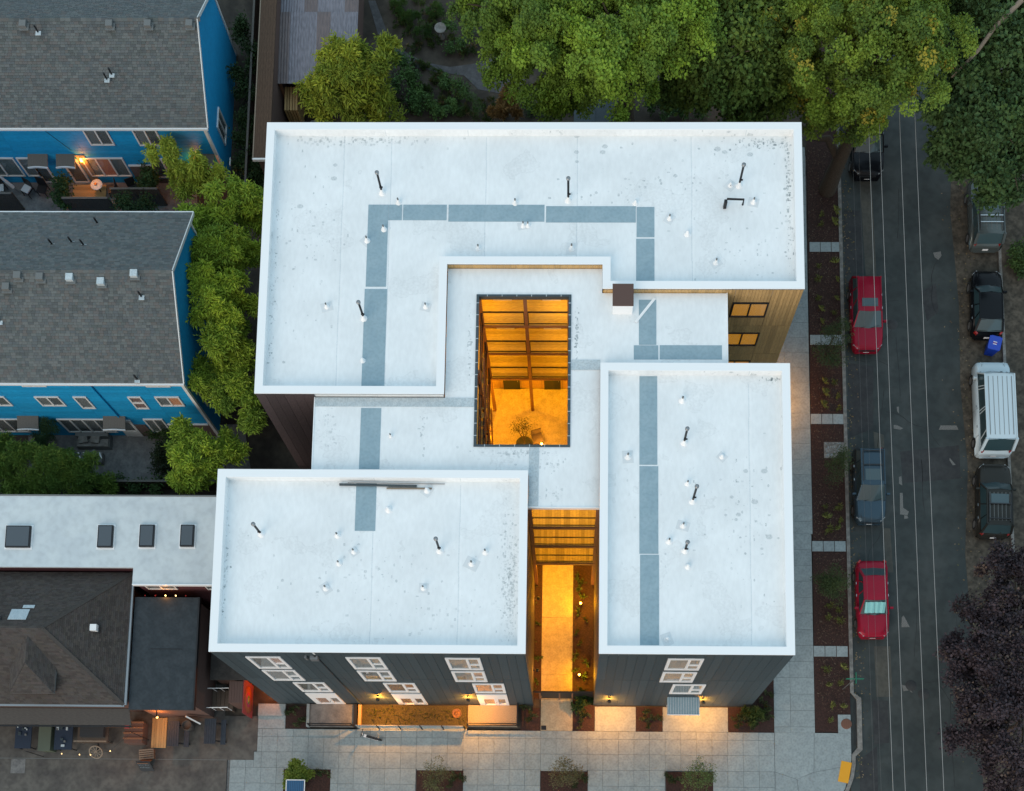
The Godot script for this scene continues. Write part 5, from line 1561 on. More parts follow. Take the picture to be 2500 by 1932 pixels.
# ---------------------------------------------------------------- yards between the blue houses
func chair(label: String, at: Vector3, turn: float, m: Material, cushion: Material) -> void:
	var c := thing("garden_chair", label, "chair", at, turn, "garden chairs")
	bx(c, "seat", Vector3(0, 0.42, 0), Vector3(0.55, 0.06, 0.55), m)
	var b := bx(c, "backrest", Vector3(0, 0.72, -0.27), Vector3(0.55, 0.55, 0.05), m)
	b.rotation.x = -0.15
	if cushion:
		bx(c, "cushion", Vector3(0, 0.49, 0.02), Vector3(0.46, 0.08, 0.46), cushion)
	for x in [-0.25, 0.25]:
		for z in [-0.25, 0.25]:
			bx(c, "leg", Vector3(x, 0.2, z), Vector3(0.04, 0.4, 0.04), m)

func fence_run(called: String, label: String, a: Vector3, b: Vector3, h: float, m: Material) -> void:
	var f := thing(called, label, "fence", a)
	var d := b - a
	var turn := atan2(-d.z, d.x)
	f.rotation.y = turn
	var len_ := d.length()
	var n := int(len_ / 0.15)
	for k in n:
		bx(f, "fence_board", Vector3((k + 0.5) * len_ / n, h / 2 + rf(-0.01, 0.01), rf(-0.004, 0.004)), Vector3(len_ / n - 0.012, h, 0.022), m)
	bx(f, "fence_cap", Vector3(len_ / 2, h + 0.03, 0), Vector3(len_, 0.04, 0.12), M.fence_grey)
	var p := int(len_ / 2.0) + 1
	for k in p + 1:
		bx(f, "fence_post", Vector3(len_ * k / p, h / 2, -0.06), Vector3(0.09, h, 0.09), m)

func make_yards() -> void:
	var cush := plain(lin(0.5, 0.55, 0.58), 0.9)
	chair("dark garden chair with white cushion, leftmost on the north patio", Vector3(-34.3, 0, -13.0), 0.1, M.iron, cush)
	chair("dark garden chair with tilted white cushion beside the folded umbrella", Vector3(-32.7, 0, -12.95), -0.5, M.iron, cush)
	chair("dark garden chair without cushion by the green door", Vector3(-31.8, 0, -13.0), -0.2, M.iron, null)
	chair("black garden chair right of the round table", Vector3(-27.55, 0, -13.0), -1.4, M.black, null)
	chair("black garden chair by the lit doorway steps", Vector3(-26.3, 0, -13.0), 0.4, M.black, null)
	var u := thing("folded_umbrella", "folded pale patio umbrella leaning between two chairs", "umbrella", Vector3(-33.3, 0, -13.0))
	tube_part(u, "pole", [Vector3.ZERO, Vector3(-0.5, 2.0, 0.1)], [0.025, 0.025], M.steel)
	tube_part(u, "folded_canopy", [Vector3(-0.15, 0.6, 0.03), Vector3(-0.3, 1.2, 0.06), Vector3(-0.5, 2.05, 0.1)], [0.11, 0.09, 0.03], M.trim)
	var t := thing("patio_table", "small round white patio table with an orange candle", "table", Vector3(-28.4, 0, -13.05))
	put(t, "table_top", lathe_mesh([[0.0, 0.74], [0.34, 0.74], [0.36, 0.72], [0.34, 0.7], [0.0, 0.7]], 24), M.trim)
	put(t, "leg", lathe_mesh([[0.2, 0.0], [0.18, 0.03], [0.035, 0.06], [0.035, 0.7]], 12), M.iron)
	var cn := thing("candle_bowl", "orange glass candle bowl on the round patio table", "candle", Vector3(-28.43, 0.74, -13.05))
	put(cn, "bowl", lathe_mesh([[0.0, 0.0], [0.07, 0.01], [0.09, 0.07], [0.07, 0.07], [0.0, 0.03]], 14), plain(lin(0.5, 0.16, 0.05), 0.3))
	fence_run("yard_fence", "brown board fence panel left of the north patio", Vector3(-36.0, -0.03, -11.9), Vector3(-33.0, -0.03, -11.9), 1.6, M.fence)
	fence_run("yard_fence", "brown board fence panel below the round patio table", Vector3(-30.0, -0.03, -11.6), Vector3(-27.3, -0.03, -11.6), 1.6, M.fence)
	fence_run("yard_fence", "grey capped board fence panel beside the ivy", Vector3(-27.2, -0.03, -12.2), Vector3(-24.4, -0.03, -12.2), 1.6, M.fence)
	var deckm := thing("wooden_deck", "small tan wooden deck in front of the lit door", "deck", Vector3(-29.3, -0.03, -12.6))
	for k in 10:
		bb(deckm, "deck_board", Vector3(-0.8, 0, -0.9 + k * 0.18), Vector3(1.2, 0.09, -0.9 + k * 0.18 + 0.17), M.cedar[k % 5])
	# south yard
	var s := thing("garden_sofa", "grey garden sofa with cushions under the blue wall", "sofa", Vector3(-27.7, -0.03, 2.75))
	bb(s, "seat", Vector3(-0.95, 0.0, -0.1), Vector3(0.95, 0.42, 0.4), M.grey)
	bb(s, "seat_cushion", Vector3(-0.9, 0.42, -0.05), Vector3(0.9, 0.52, 0.4), M.curb)
	bb(s, "backrest", Vector3(-0.95, 0.0, -0.32), Vector3(0.95, 0.75, -0.12), M.grey)
	for q in [[-0.5, 0.2], [0.2, -0.15]]:
		bx(s, "throw_cushion", Vector3(q[0], 0.66, 0.05), Vector3(0.5, 0.14, 0.42), M.curb, q[1])
	var l := thing("day_bed", "garden bench with zigzag blue and white cover", "bench", Vector3(-28.1, -0.03, 3.75))
	bb(l, "bench_base", Vector3(-0.95, 0.0, -0.3), Vector3(0.95, 0.4, 0.3), M.concrete_dark)
	for k in 12:
		var z := tool()
		var x := -0.92 + k * 0.155
		add_bar(z, Vector3(x, 0.41, -0.28), Vector3(x + 0.15 * (1 if k % 2 else -1), 0.41, 0.1), 0.07, 0.02)
		put(l, "cover_stripe", done(z), M.white if k % 2 else M.slate[2])
	bx(l, "throw_cushion", Vector3(0.5, 0.5, -0.15), Vector3(0.4, 0.14, 0.4), M.grey, 0.7)
	var pv := thing("stepping_stone", "square grey paving stone near the dark shrub", "paving stone", Vector3(-24.3, -0.03, 3.6), 0.3)
	bx(pv, "stone", Vector3(0, 0.03, 0), Vector3(0.5, 0.06, 0.5), M.concrete_dark)
	fence_run("yard_fence", "low lattice-shadowed board fence at the south yard edge", Vector3(-27.4, -0.03, 5.5), Vector3(-18.5, -0.03, 5.5), 1.2, M.fence)
	var ledge := thing("retaining_wall", "pale concrete ledge and steps at the foot of the brown wing wall", "wall", Vector3(-15.8, -0.1, 7.0))
	bb(ledge, "ledge", Vector3(-0.25, 0, -1.2), Vector3(0.25, 0.9, 0.6), M.curb)
	bb(ledge, "ledge", Vector3(0.26, 0, 0.2), Vector3(0.9, 0.7, 0.6), M.curb)
	bb(ledge, "step", Vector3(-0.1, 0, 0.61), Vector3(0.6, 0.35, 1.2), M.concrete_dark)
	fence_run("yard_fence", "tall dark board fence between blue house and plank-roofed building", Vector3(-19.2, -0.05, -12.0), Vector3(-19.2, -0.05, -40.0), 1.8, M.fence)

# ---------------------------------------------------------------- in front of the brown house
func make_shopfront() -> void:
	var n := 0
	for q in [[-30.35, 20.1, 0.9], [-28.1, 20.15, 1.0]]:
		var t := thing("market_stall", ["narrow navy stall table at the left under the porch", "dark navy stall table beside the green cabinet"][n], "stall", Vector3(q[0], 0, q[1]), 0.0, "dark stalls by the brown house")
		bb(t, "table_top", Vector3(-q[2] / 2, 0.72, -0.75), Vector3(q[2] / 2, 0.78, 0.75), M.navy)
		for x in [-q[2] / 2 + 0.06, q[2] / 2 - 0.06]:
			for z in [-0.68, 0.68]:
				bx(t, "leg", Vector3(x, 0.36, z), Vector3(0.05, 0.72, 0.05), M.iron)
		for k in 7:
			bx(t, "jar" if n else "folded_cloth", Vector3(rf(-q[2] / 2 + 0.1, q[2] / 2 - 0.1), 0.82, rf(-0.6, 0.6)), Vector3(rf(0.05, 0.2), 0.08, rf(0.05, 0.2)), [M.flashing, M.slate[1], M.grey][k % 3])
		n += 1
	var cab := thing("green_cabinet", "grey-green cabinet between two dark stalls", "cabinet", Vector3(-29.1, 0, 20.2))
	bb(cab, "carcass", Vector3(-0.3, 0, -0.75), Vector3(0.3, 0.85, 0.75), plain(lin(0.07, 0.09, 0.06), 0.8))
	bb(cab, "cabinet_top", Vector3(-0.34, 0.85, -0.8), Vector3(0.34, 0.9, 0.8), plain(lin(0.09, 0.11, 0.08), 0.7))
	var cart := thing("vending_cart", "brown wooden vending cart with big spoked wheel and shelf", "cart", Vector3(-26.4, 0, 20.0))
	bb(cart, "cart_bed", Vector3(-0.95, 0.6, -0.7), Vector3(0.75, 0.7, 0.5), M.fence)
	bb(cart, "counter", Vector3(-0.7, 0.7, -0.6), Vector3(0.6, 1.0, 0.2), M.core)
	bb(cart, "frame_rail", Vector3(-1.0, 1.0, 0.42), Vector3(0.8, 1.05, 0.5), M.bark_pale)
	bb(cart, "frame_rail", Vector3(0.72, 0.6, -0.7), Vector3(0.8, 1.5, -0.62), M.bark_pale)
	var wl := tool()
	for k in 20:
		var a := TAU * k / 20.0
		var b := TAU * (k + 1) / 20.0
		add_bar(wl, Vector3(cos(a) * 0.36, 0.0, sin(a) * 0.36), Vector3(cos(b) * 0.36, 0.0, sin(b) * 0.36), 0.06)
	for k in 10:
		add_bar(wl, Vector3.ZERO, Vector3(cos(TAU * k / 10.0) * 0.34, 0, sin(TAU * k / 10.0) * 0.34), 0.03)
	var wh := put(cart, "wheel", done(wl), M.bark_pale, Vector3(0.1, 0.62, 1.0))
	wh.rotation.x = 0.5
	bb(cart, "axle", Vector3(0.05, 0.3, -0.5), Vector3(0.12, 0.36, 1.0), M.iron)
	for x in [-0.85, 0.65]:
		bb(cart, "leg", Vector3(x, 0, -0.6), Vector3(x + 0.08, 0.6, -0.52), M.fence)
		bb(cart, "leg", Vector3(x, 0, 0.36), Vector3(x + 0.08, 0.6, 0.44), M.fence)
	var rack := thing("display_rack", "reddish brown display rack with pink cloth on top", "rack", Vector3(-24.2, 0, 19.9))
	bb(rack, "rack_body", Vector3(-0.5, 0, -0.6), Vector3(0.5, 0.8, 0.6), M.brown_wall)
	for k in 4:
		bb(rack, "slat", Vector3(-0.55, 0.8, -0.6 + k * 0.3), Vector3(0.55, 0.84, -0.5 + k * 0.3), M.timber)
	bx(rack, "pink_cloth", Vector3(-0.35, 0.88, -0.45), Vector3(0.22, 0.06, 0.5), plain(lin(0.35, 0.06, 0.07), 0.9))
	n = 0
	for q in [[-21.9, 19.95, 1.3, 0.85], [-19.85, 19.8, 1.3, 1.05]]:
		var t := thing("picnic_table", ["dark picnic table with bench next to the tan mat", "dark blue picnic table with bench nearest the apartments"][n], "table", Vector3(q[0], 0, q[1]), 0.0, "picnic tables in the plaza")
		for k in 5:
			bb(t, "table_plank", Vector3(-0.42 + k * 0.13, 0.72, -0.7), Vector3(-0.3 + k * 0.13, 0.77, 0.7), M.navy_plank)
		bb(t, "bench_plank", Vector3(0.42, 0.43, -0.7), Vector3(0.7, 0.48, 0.7), M.navy_plank)
		for z in [-0.5, 0.5]:
			bar_part(t, "leg", Vector3(-0.4, 0, z), Vector3(0.1, 0.72, z), 0.08, M.iron)
			bar_part(t, "leg", Vector3(0.6, 0, z), Vector3(0.0, 0.72, z), 0.08, M.iron)
			bar_part(t, "stretcher", Vector3(-0.25, 0.4, z), Vector3(0.68, 0.4, z), 0.06, M.iron)
		n += 1
	var mat := thing("floor_mat", "tan timber ramp lit by the doorway lamp", "ramp", Vector3(-23.1, 0, 19.8))
	for k in 6:
		bb(mat, "ramp_plank", Vector3(-0.35 + k * 0.14, 0.0, -0.85), Vector3(-0.22 + k * 0.14, 0.07, 0.85), M.cedar[k % 5])
	var lm := thing("doorway_lamp", "small warm lamp over the tan ramp", "lamp", Vector3(-22.5, 2.0, 19.25))
	bx(lm, "bracket", Vector3(0, 0.05, -0.18), Vector3(0.05, 0.05, 0.36), M.iron)
	put(lm, "bulb", lathe_mesh([[0.0, -0.1], [0.06, -0.05], [0.05, 0.0], [0.0, 0.03]], 12), M.bulb)
	lamp(lm, Vector3(0, -0.18, 0.0), 1.6, Color(1.0, 0.6, 0.25), 0.08)
	var br := thing("barrel_planter", "round dark barrel at the corner of the black-roofed annex", "barrel", Vector3(-21.3, 0, 19.45))
	put(br, "barrel", lathe_mesh([[0.26, 0.0], [0.32, 0.35], [0.28, 0.7], [0.25, 0.7], [0.25, 0.6], [0.0, 0.6]], 18), M.fence_dark)
	var par := thing("leaning_panel", "narrow pale board leaning at the annex corner", "board", Vector3(-20.9, 0.0, 19.05), 0.0)
	bar_part(par, "board", Vector3(-0.3, 1.2, 0.0), Vector3(0.4, 0.8, 0.35), 0.08, M.trim, 0.4)
	bar_part(par, "prop", Vector3(0.05, 0.0, 0.17), Vector3(0.05, 1.0, 0.17), 0.05, M.iron)
	# chalkboard
	var ch := thing("chalkboard_sign", "black chalkboard easel with faint chalk strokes on the plaza", "sign", Vector3(-23.55, 0, 21.75))
	var bd := bx(ch, "board", Vector3(0, 0.5, 0), Vector3(0.75, 0.95, 0.04), M.core)
	bd.rotation.x = -0.45
	# two rows of chalk strokes, too worn to read
	for row in 2:
		for k in 7:
			var stroke := bx(bd, "chalk_stroke", Vector3(-0.28 + k * 0.085, 0.14 - row * 0.24 + rf(-0.02, 0.02), 0.023), Vector3(rf(0.015, 0.03), rf(0.08, 0.16), 0.006), M.chalk)
			stroke.rotation.z = rf(-0.25, 0.25)
	var bk := bx(ch, "back_leg", Vector3(0, 0.46, -0.3), Vector3(0.6, 0.95, 0.03), M.timber)
	bk.rotation.x = 0.45
	var pal := thing("wooden_pallet", "broken tan wooden crate behind the chalkboard", "crate", Vector3(-23.6, 0, 21.05), 0.1)
	for k in 5:
		bb(pal, "slat", Vector3(-0.4, 0.3, -0.28 + k * 0.12), Vector3(0.42, 0.33, -0.2 + k * 0.12), M.bark_pale)
	for x in [-0.38, 0.38]:
		bb(pal, "side_board", Vector3(x - 0.02, 0, -0.28), Vector3(x + 0.02, 0.3, 0.28), M.timber)
	# stair with white rail, gate and mural in the alley
	var st := thing("alley_stair", "wooden landing with white tubular railing beside the black-roofed annex", "stair", Vector3(-19.75, 0, 18.0))
	for k in 8:
		bb(st, "landing_board", Vector3(-0.95 + k * 0.24, 0.5, -0.55), Vector3(-0.73 + k * 0.24, 0.55, 0.6), M.fence)
	for x in [-0.9, 0.9]:
		for z in [-0.5, 0.55]:
			bx(st, "landing_post", Vector3(x, 0.25, z), Vector3(0.1, 0.5, 0.1), M.fence)
	for z in [-0.5, 0.58]:
		tube_part(st, "hand_rail", [Vector3(-0.95, 1.3, z), Vector3(0.95, 1.5, z)], [0.025, 0.025], M.white)
		for k in 5:
			tube_part(st, "rail_post", [Vector3(-0.9 + k * 0.45, 0.55, z), Vector3(-0.9 + k * 0.45, 1.3 + k * 0.05, z)], [0.018, 0.018], M.white)
	var gate := thing("alley_gate", "dark brown board gate beside the flower mural", "gate", Vector3(-18.3, 0, 17.8))
	for k in 5:
		bb(gate, "gate_board", Vector3(-0.35 + k * 0.15, 0, -0.6), Vector3(-0.21 + k * 0.15, 1.9, 0.6), M.brown_wall)
	var mu := thing("mural_panel", "tall panel with red and orange flower mural facing the alley", "panel", Vector3(-17.85, 0, 18.0))
	bb(mu, "board", Vector3(-0.04, 0, -0.95), Vector3(0.0, 1.9, 0.95), plain(lin(0.2, 0.04, 0.05), 0.8))
	for q in [[0.75, lin(0.38, 0.09, 0.03), 0.02], [0.42, lin(0.45, 0.03, 0.1), 0.026], [0.25, lin(0.1, 0.22, 0.05), 0.032], [0.1, lin(0.45, 0.2, 0.05), 0.038]]:
		var ds := put(mu, "painted_ring", lathe_mesh([[q[0], 0.0], [q[0], q[2]], [0.0, q[2]]], 24), plain(q[1], 0.8), Vector3(0.0, 0.95, 0.05))
		ds.rotation.z = -PI / 2
	var al := thing("alley_lamp", "amber lamp in the alley beside the flower mural", "lamp", Vector3(-16.5, 1.1, 17.3))
	bx(al, "housing", Vector3(0.0, 0.05, 0), Vector3(0.14, 0.1, 0.14), M.iron)
	bx(al, "lens", Vector3(-0.02, -0.02, 0), Vector3(0.12, 0.04, 0.12), M.bulb)
	lamp(al, Vector3(-0.1, -0.12, 0), 2.2, Color(1.0, 0.5, 0.08), 0.08)
	# string lights over the stalls
	var sl := thing("string_lights", "string of small warm bulbs over the stalls", "string lights", Vector3.ZERO)
	var pts := [Vector3(-29.5, 2.2, 21.2), Vector3(-27.6, 2.0, 21.3), Vector3(-26.6, 2.05, 21.35), Vector3(-26.0, 2.05, 21.35), Vector3(-24.9, 2.15, 21.15), Vector3(-23.6, 2.6, 20.2)]
	var rr := []
	for p in pts:
		rr.append(0.01)
	tube_part(sl, "cord", pts, rr, M.black, 5)
	for x in [-29.5, -23.6]:
		var p: Vector3 = pts[0] if x < -25 else pts[5]
		tube_part(sl, "pole", [Vector3(p.x, 0, p.z), p], [0.02, 0.02], M.iron)
	for k in range(1, 5):
		var b := put(sl, "bulb", lathe_mesh([[0.0, -0.08], [0.035, -0.05], [0.03, -0.01], [0.0, 0.0]], 8), M.small_bulb, pts[k])
		if k == 4:
			lamp(b, Vector3(0, -0.14, 0), 0.5)


# ---------------------------------------------------------------- leaves
var clumps := {}

# a small spray of leaves round the origin; kinds differ in leaf shape and spread
func clump(kind: String) -> ArrayMesh:
	if clumps.has(kind):
		return clumps[kind]
	var r := RandomNumberGenerator.new()
	r.seed = hash(kind) % 10000
	var st := tool()
	var n: int = {"dome": 80, "rosette": 34, "loose": 26, "blade": 30, "feather": 36, "tuft": 16, "twiggy": 14, "palm": 14}[kind]
	for i in n:
		var d := Vector3(r.randfn(0, 1), r.randfn(0, 1), r.randfn(0, 1)).normalized()
		var at := Vector3.ZERO
		var l := 0.2
		var w := 0.13
		match kind:
			"rosette":
				d.y = absf(d.y) * 0.8 + 0.1
				at = d * r.randf_range(0.15, 0.42)
				l = r.randf_range(0.15, 0.24)
				w = l * 0.75
			"dome":
				d.y = absf(d.y) * 0.9 + 0.05
				d = d.normalized()
				at = d * r.randf_range(0.2, 0.42)
				l = r.randf_range(0.1, 0.17)
				w = l * 0.8
			"loose":
				at = d * r.randf_range(0.1, 0.5)
				l = r.randf_range(0.14, 0.24)
				w = l * 0.7
			"blade":
				d.y = absf(d.y) * 0.9
				at = d * r.randf_range(0.05, 0.35)
				l = r.randf_range(0.22, 0.4)
				w = 0.045
			"feather":
				at = d * Vector3(1, 0.5, 1) * r.randf_range(0.05, 0.5)
				l = r.randf_range(0.22, 0.4)
				w = 0.09
			"tuft":
				d.y = absf(d.y) + 0.4
				at = d.normalized() * 0.05
				l = r.randf_range(0.25, 0.5)
				w = 0.05
			"twiggy":
				at = d * r.randf_range(0.2, 0.5)
				l = r.randf_range(0.07, 0.13)
				w = l * 0.6
			"palm":
				d.y = absf(d.y) * 0.6 + 0.25
				at = Vector3.ZERO
				l = r.randf_range(0.35, 0.5)
				w = 0.1
		var out := (at.normalized() * 0.8 + Vector3(r.randfn(0, 0.5), r.randfn(0, 0.5) - 0.15, r.randfn(0, 0.5))).normalized()
		if kind == "tuft" or kind == "palm":
			out = d.normalized()
		var side := out.cross(Vector3(r.randfn(0, 0.4), 1, r.randfn(0, 0.4))).normalized()
		var up := side.cross(out)
		var tip := at + out * l - Vector3(0, l * 0.2, 0)
		var mid := at + out * l * 0.5 + up * l * 0.08
		var tone := r.randf_range(0.8, 1.18)
		st.set_color(Color(tone, tone, tone))
		tri3(st, at, mid - side * w * 0.5, tip)
		tri3(st, at, tip, mid + side * w * 0.5)
	st.generate_normals()
	clumps[kind] = st.commit()
	return clumps[kind]

# leaves in balls [x, y, z, r] (world); returns the crown part
func crown(parent: Node3D, called: String, kind: String, balls: Array, per_m2: float, size: float, ca: Color, cb: Color, squash := 0.75, accent := Color(0, 0, 0), accent_share := 0.0) -> MultiMeshInstance3D:
	var xf := []
	var col := []
	for b in balls:
		var c := Vector3(b[0], b[1], b[2]) - parent.position
		var n := int(per_m2 * b[3] * b[3] * 6.0)
		var bt := rng.randf()
		# the leaves sit in tufts at the branch ends, with gaps between
		var tufts := maxi(5, int(7.0 + 7.5 * b[3]))
		var spots := []
		for i in tufts:
			var d := Vector3(rng.randfn(0, 1), rng.randfn(0, 1), rng.randfn(0, 1)).normalized()
			if d.y < -0.2 and rng.randf() < 0.7:
				d.y = -d.y
			spots.append([c + d * Vector3(1, squash, 1) * b[3] * rf(0.45, 1.25), b[3] * rf(0.12, 0.32), rng.randf(), d])
		# part of every crown is thin: one side keeps few leaves
		var thin := Vector3(rng.randfn(0, 1), 0.3, rng.randfn(0, 1)).normalized()
		for i in n:
			var s: Array = spots[i % tufts]
			if thin.dot(s[3]) > 0.55 and rng.randf() < 0.75:
				continue
			var d := Vector3(rng.randfn(0, 1), rng.randfn(0, 1), rng.randfn(0, 1)).normalized()
			d.y = absf(d.y) * 1.3 - 0.35
			var p: Vector3 = s[0] + d * s[1] * pow(rng.randf(), 0.4)
			var up: Vector3 = (d + s[3] * 0.5 + Vector3(0, 0.9, 0) + Vector3(rng.randfn(0, 0.3), rng.randfn(0, 0.3), rng.randfn(0, 0.3))).normalized()
			var x := up.cross(Vector3(rng.randfn(0, 1), 0.2, rng.randfn(0, 1))).normalized()
			var z := size * rf(0.5, 1.5)
			xf.append(Transform3D(Basis(x, up, x.cross(up)) * z, p))
			var k := clampf(0.25 * rng.randf() + 0.6 * s[2] + 0.15 * bt, 0, 1)
			var cc := ca.lerp(cb, k)
			if accent_share > 0.0 and rng.randf() < accent_share:
				cc = accent
			col.append(cc)
	var mm := MultiMesh.new()
	mm.transform_format = MultiMesh.TRANSFORM_3D
	mm.use_colors = true
	mm.mesh = clump(kind)
	mm.instance_count = xf.size()
	for i in xf.size():
		mm.set_instance_transform(i, xf[i])
		mm.set_instance_color(i, col[i])
	var o := MultiMeshInstance3D.new()
	o.name = called
	o.multimesh = mm
	o.material_override = M.leaf
	o.set_meta("kind", "stuff")
	parent.add_child(o, true)
	return o

# trunk through points (local), then limbs to the balls
func woody(t: Node3D, trunk: Array, radius: float, balls: Array, m: Material, limb := 0.28) -> void:
	var rad := []
	for i in trunk.size():
		rad.append(radius * lerpf(1.15, 0.55, float(i) / maxf(1.0, trunk.size() - 1.0)))
	tube_part(t, "trunk", trunk, rad, m, 10)
	var top: Vector3 = trunk[-1]
	for b in balls:
		var e: Vector3 = Vector3(b[0], b[1], b[2]) - t.position
		var mid := top.lerp(e, 0.5) + Vector3(rf(-0.3, 0.3), rf(0.0, 0.5), rf(-0.3, 0.3))
		tube_part(t, "limb", [top, mid, e], [radius * limb * 1.5, radius * limb, radius * limb * 0.35], m, 7)
		for k in 3:
			var d: Vector3 = Vector3(rng.randfn(0, 1), rf(-0.1, 0.7), rng.randfn(0, 1)).normalized() * b[3] * (1.0 if k == 0 else 0.75)
			tube_part(t, "branch", [mid.lerp(e, 0.5), e + d * 0.5, e + d], [radius * limb * 0.6, radius * limb * 0.35, radius * limb * 0.12], m, 5)

func make_trees() -> void:
	var t := thing("maple_tree", "large bright green maple at the top centre behind the apartments", "tree", Vector3(2.98, 0, -17.81))
	var b := [[-3.75, 9, -15.93, 1.9], [-3.44, 7.5, -14.99, 1.5], [-1.84, 11, -14.48, 2.1], [-1.89, 8.5, -13.64, 1.7], [0.17, 12, -12.73, 2.4], [0.07, 9.5, -12.31, 1.7], [1.87, 12.5, -13.19, 2.4], [2.17, 11, -12.15, 1.8], [3.97, 12, -13.62, 2.2], [4.98, 11, -13.3, 1.7], [-4.54, 10, -16.54, 1.6], [0.03, 12, -14.9, 2.2], [2.81, 12, -15.03, 2], [-2.87, 9, -14.85, 1.6], [-0.91, 8, -12.82, 1.2]]
	woody(t, [Vector3.ZERO, Vector3(0.1, 2.5, -0.2), Vector3(0.3, 5.0, -0.5)], 0.5, b, M.bark)
	crown(t, "crown", "dome", b, 9.0, 0.85, Color(0.045, 0.1, 0.012), Color(0.23, 0.37, 0.025))
	t = thing("dark_green_tree", "dull green tree between the maple and the street tree", "tree", Vector3(9.39, 0, -17.96))
	b = [[6.75, 8, -15.12, 1.9], [6.41, 6.5, -14.4, 1.6], [8.15, 8.5, -13.9, 1.9], [8.74, 9.5, -14.95, 2.1], [7.06, 9.5, -15.75, 2], [10.05, 9, -16.17, 1.9], [9.88, 7, -14.83, 1.7], [6.53, 10, -16.65, 2], [8.84, 5.5, -14.76, 1.4], [10.99, 5, -15.15, 1.4], [5.28, 5, -15.15, 1.2], [7.6, 9, -14.56, 1.5], [9.01, 9.5, -16.82, 1.8], [5.51, 8, -14.57, 1.4], [5.56, 10, -15.86, 1.7], [10.71, 8, -15.38, 1.6], [11.82, 6, -14.79, 1.2], [7.86, 7, -14.28, 1.4]]
	woody(t, [Vector3.ZERO, Vector3(0.1, 2.0, -0.1), Vector3(0.1, 4.0, -0.4)], 0.35, b, M.bark_pale)
	crown(t, "crown", "loose", b, 11.0, 1.1, Color(0.045, 0.1, 0.016), Color(0.14, 0.22, 0.03))
	for q in [[Vector3(7.75, 10.5, -13.72), Vector3(8.63, 10.2, -14.62), Vector3(9.16, 10.6, -14.41)], [Vector3(7.55, 10.2, -13.31), Vector3(8.41, 10, -13.95), Vector3(8.83, 10.4, -13.72)], [Vector3(8.49, 9.4, -13.04), Vector3(9.02, 9.2, -13.86), Vector3(9.22, 9.7, -13.85)], [Vector3(8.77, 9.2, -13.33), Vector3(9.14, 9.3, -13.65), Vector3(9.38, 9.6, -13.85)], [Vector3(6.11, 11.4, -14.13), Vector3(6.62, 11, -13.82), Vector3(6.81, 10.4, -13.67)]]:
		tube_part(t, "bare_twig", [q[0] - t.position, q[1] - t.position, q[2] - t.position], [0.015, 0.035, 0.015], M.bark_pale, 5)
	t = thing("street_tree", "big yellow-green street tree hanging over the parked black car", "tree", Vector3(15.04, 0, -13.24))
	b = [[11.57, 8.5, -14.16, 1.6], [12.25, 7.5, -13.06, 1.2], [11.06, 10, -15.31, 1.8], [12.81, 11.5, -13.26, 2.2], [13.13, 10, -12.16, 1.7], [14.31, 12, -13.6, 2.2], [14.76, 11, -12.13, 1.9], [14.9, 9.5, -11.38, 1.4], [16.14, 12, -13.34, 2.1], [16.61, 11, -11.62, 1.7], [17.71, 11.5, -14.53, 1.9], [12.16, 11.5, -15.32, 2], [15.5, 12, -15, 2], [15.04, 8.5, -11.35, 0.9], [17.98, 10.5, -13.31, 1.5], [13.06, 6, -12.97, 0.7], [14.21, 7.5, -12.25, 1], [13.24, 8, -12.54, 1.1], [14.94, 6.5, -12.05, 0.7]]
	woody(t, [Vector3.ZERO, Vector3(0.05, 2.0, 0.0), Vector3(0.35, 4.2, -0.3), Vector3(0.5, 6.0, -0.8)], 0.46, b, M.bark_mid)
	tube_part(t, "broken_limb", [Vector3(0.1, 2.6, -0.05), Vector3(-0.7, 3.3, -0.9), Vector3(-1.5, 3.5, -0.7)], [0.28, 0.22, 0.12], M.bark_mid, 8)
	crown(t, "crown", "dome", b, 8.5, 0.8, Color(0.045, 0.1, 0.012), Color(0.2, 0.3, 0.022), 0.75, Color(0.3, 0.27, 0.025), 0.04)
	t = thing("dark_evergreen_tree", "dark green tree at the far right top corner", "tree", Vector3(25.25, 0, -15.51))
	b = [[20.97, 9, -16.15, 2], [22.33, 9, -14.01, 2.2], [20.51, 8, -14.02, 1.7], [20.55, 7, -12.63, 1.6], [22.12, 8, -11.6, 2], [23.38, 8, -12.67, 1.9], [21.65, 6.5, -10.82, 1.6], [23.37, 6.5, -10.27, 1.7], [20.52, 5.5, -11.82, 1.3], [22.94, 9, -16.96, 2], [22.4, 5, -9.95, 1], [19.92, 6, -13.8, 1.2], [20.34, 9.5, -17.06, 1.8], [23.6, 4.5, -9.74, 0.9]]
	woody(t, [Vector3.ZERO, Vector3(0.1, 2.0, -0.2), Vector3(0.2, 4.2, -0.6)], 0.4, b, M.bark)
	tube_part(t, "bare_limb", [Vector3(19.42, 9, -13.35) - t.position, Vector3(20.33, 10.2, -13.82) - t.position, Vector3(21.05, 10.6, -14.78) - t.position, Vector3(22.27, 11.2, -15.82) - t.position], [0.05, 0.1, 0.12, 0.14], M.bark_pale, 8)
	crown(t, "crown", "loose", b, 13.0, 1.1, Color(0.02, 0.06, 0.018), Color(0.065, 0.13, 0.03))
	t = thing("plum_tree", "dark purple-leaved plum tree at the lower right edge", "tree", Vector3(24.34, 0, 19.3))
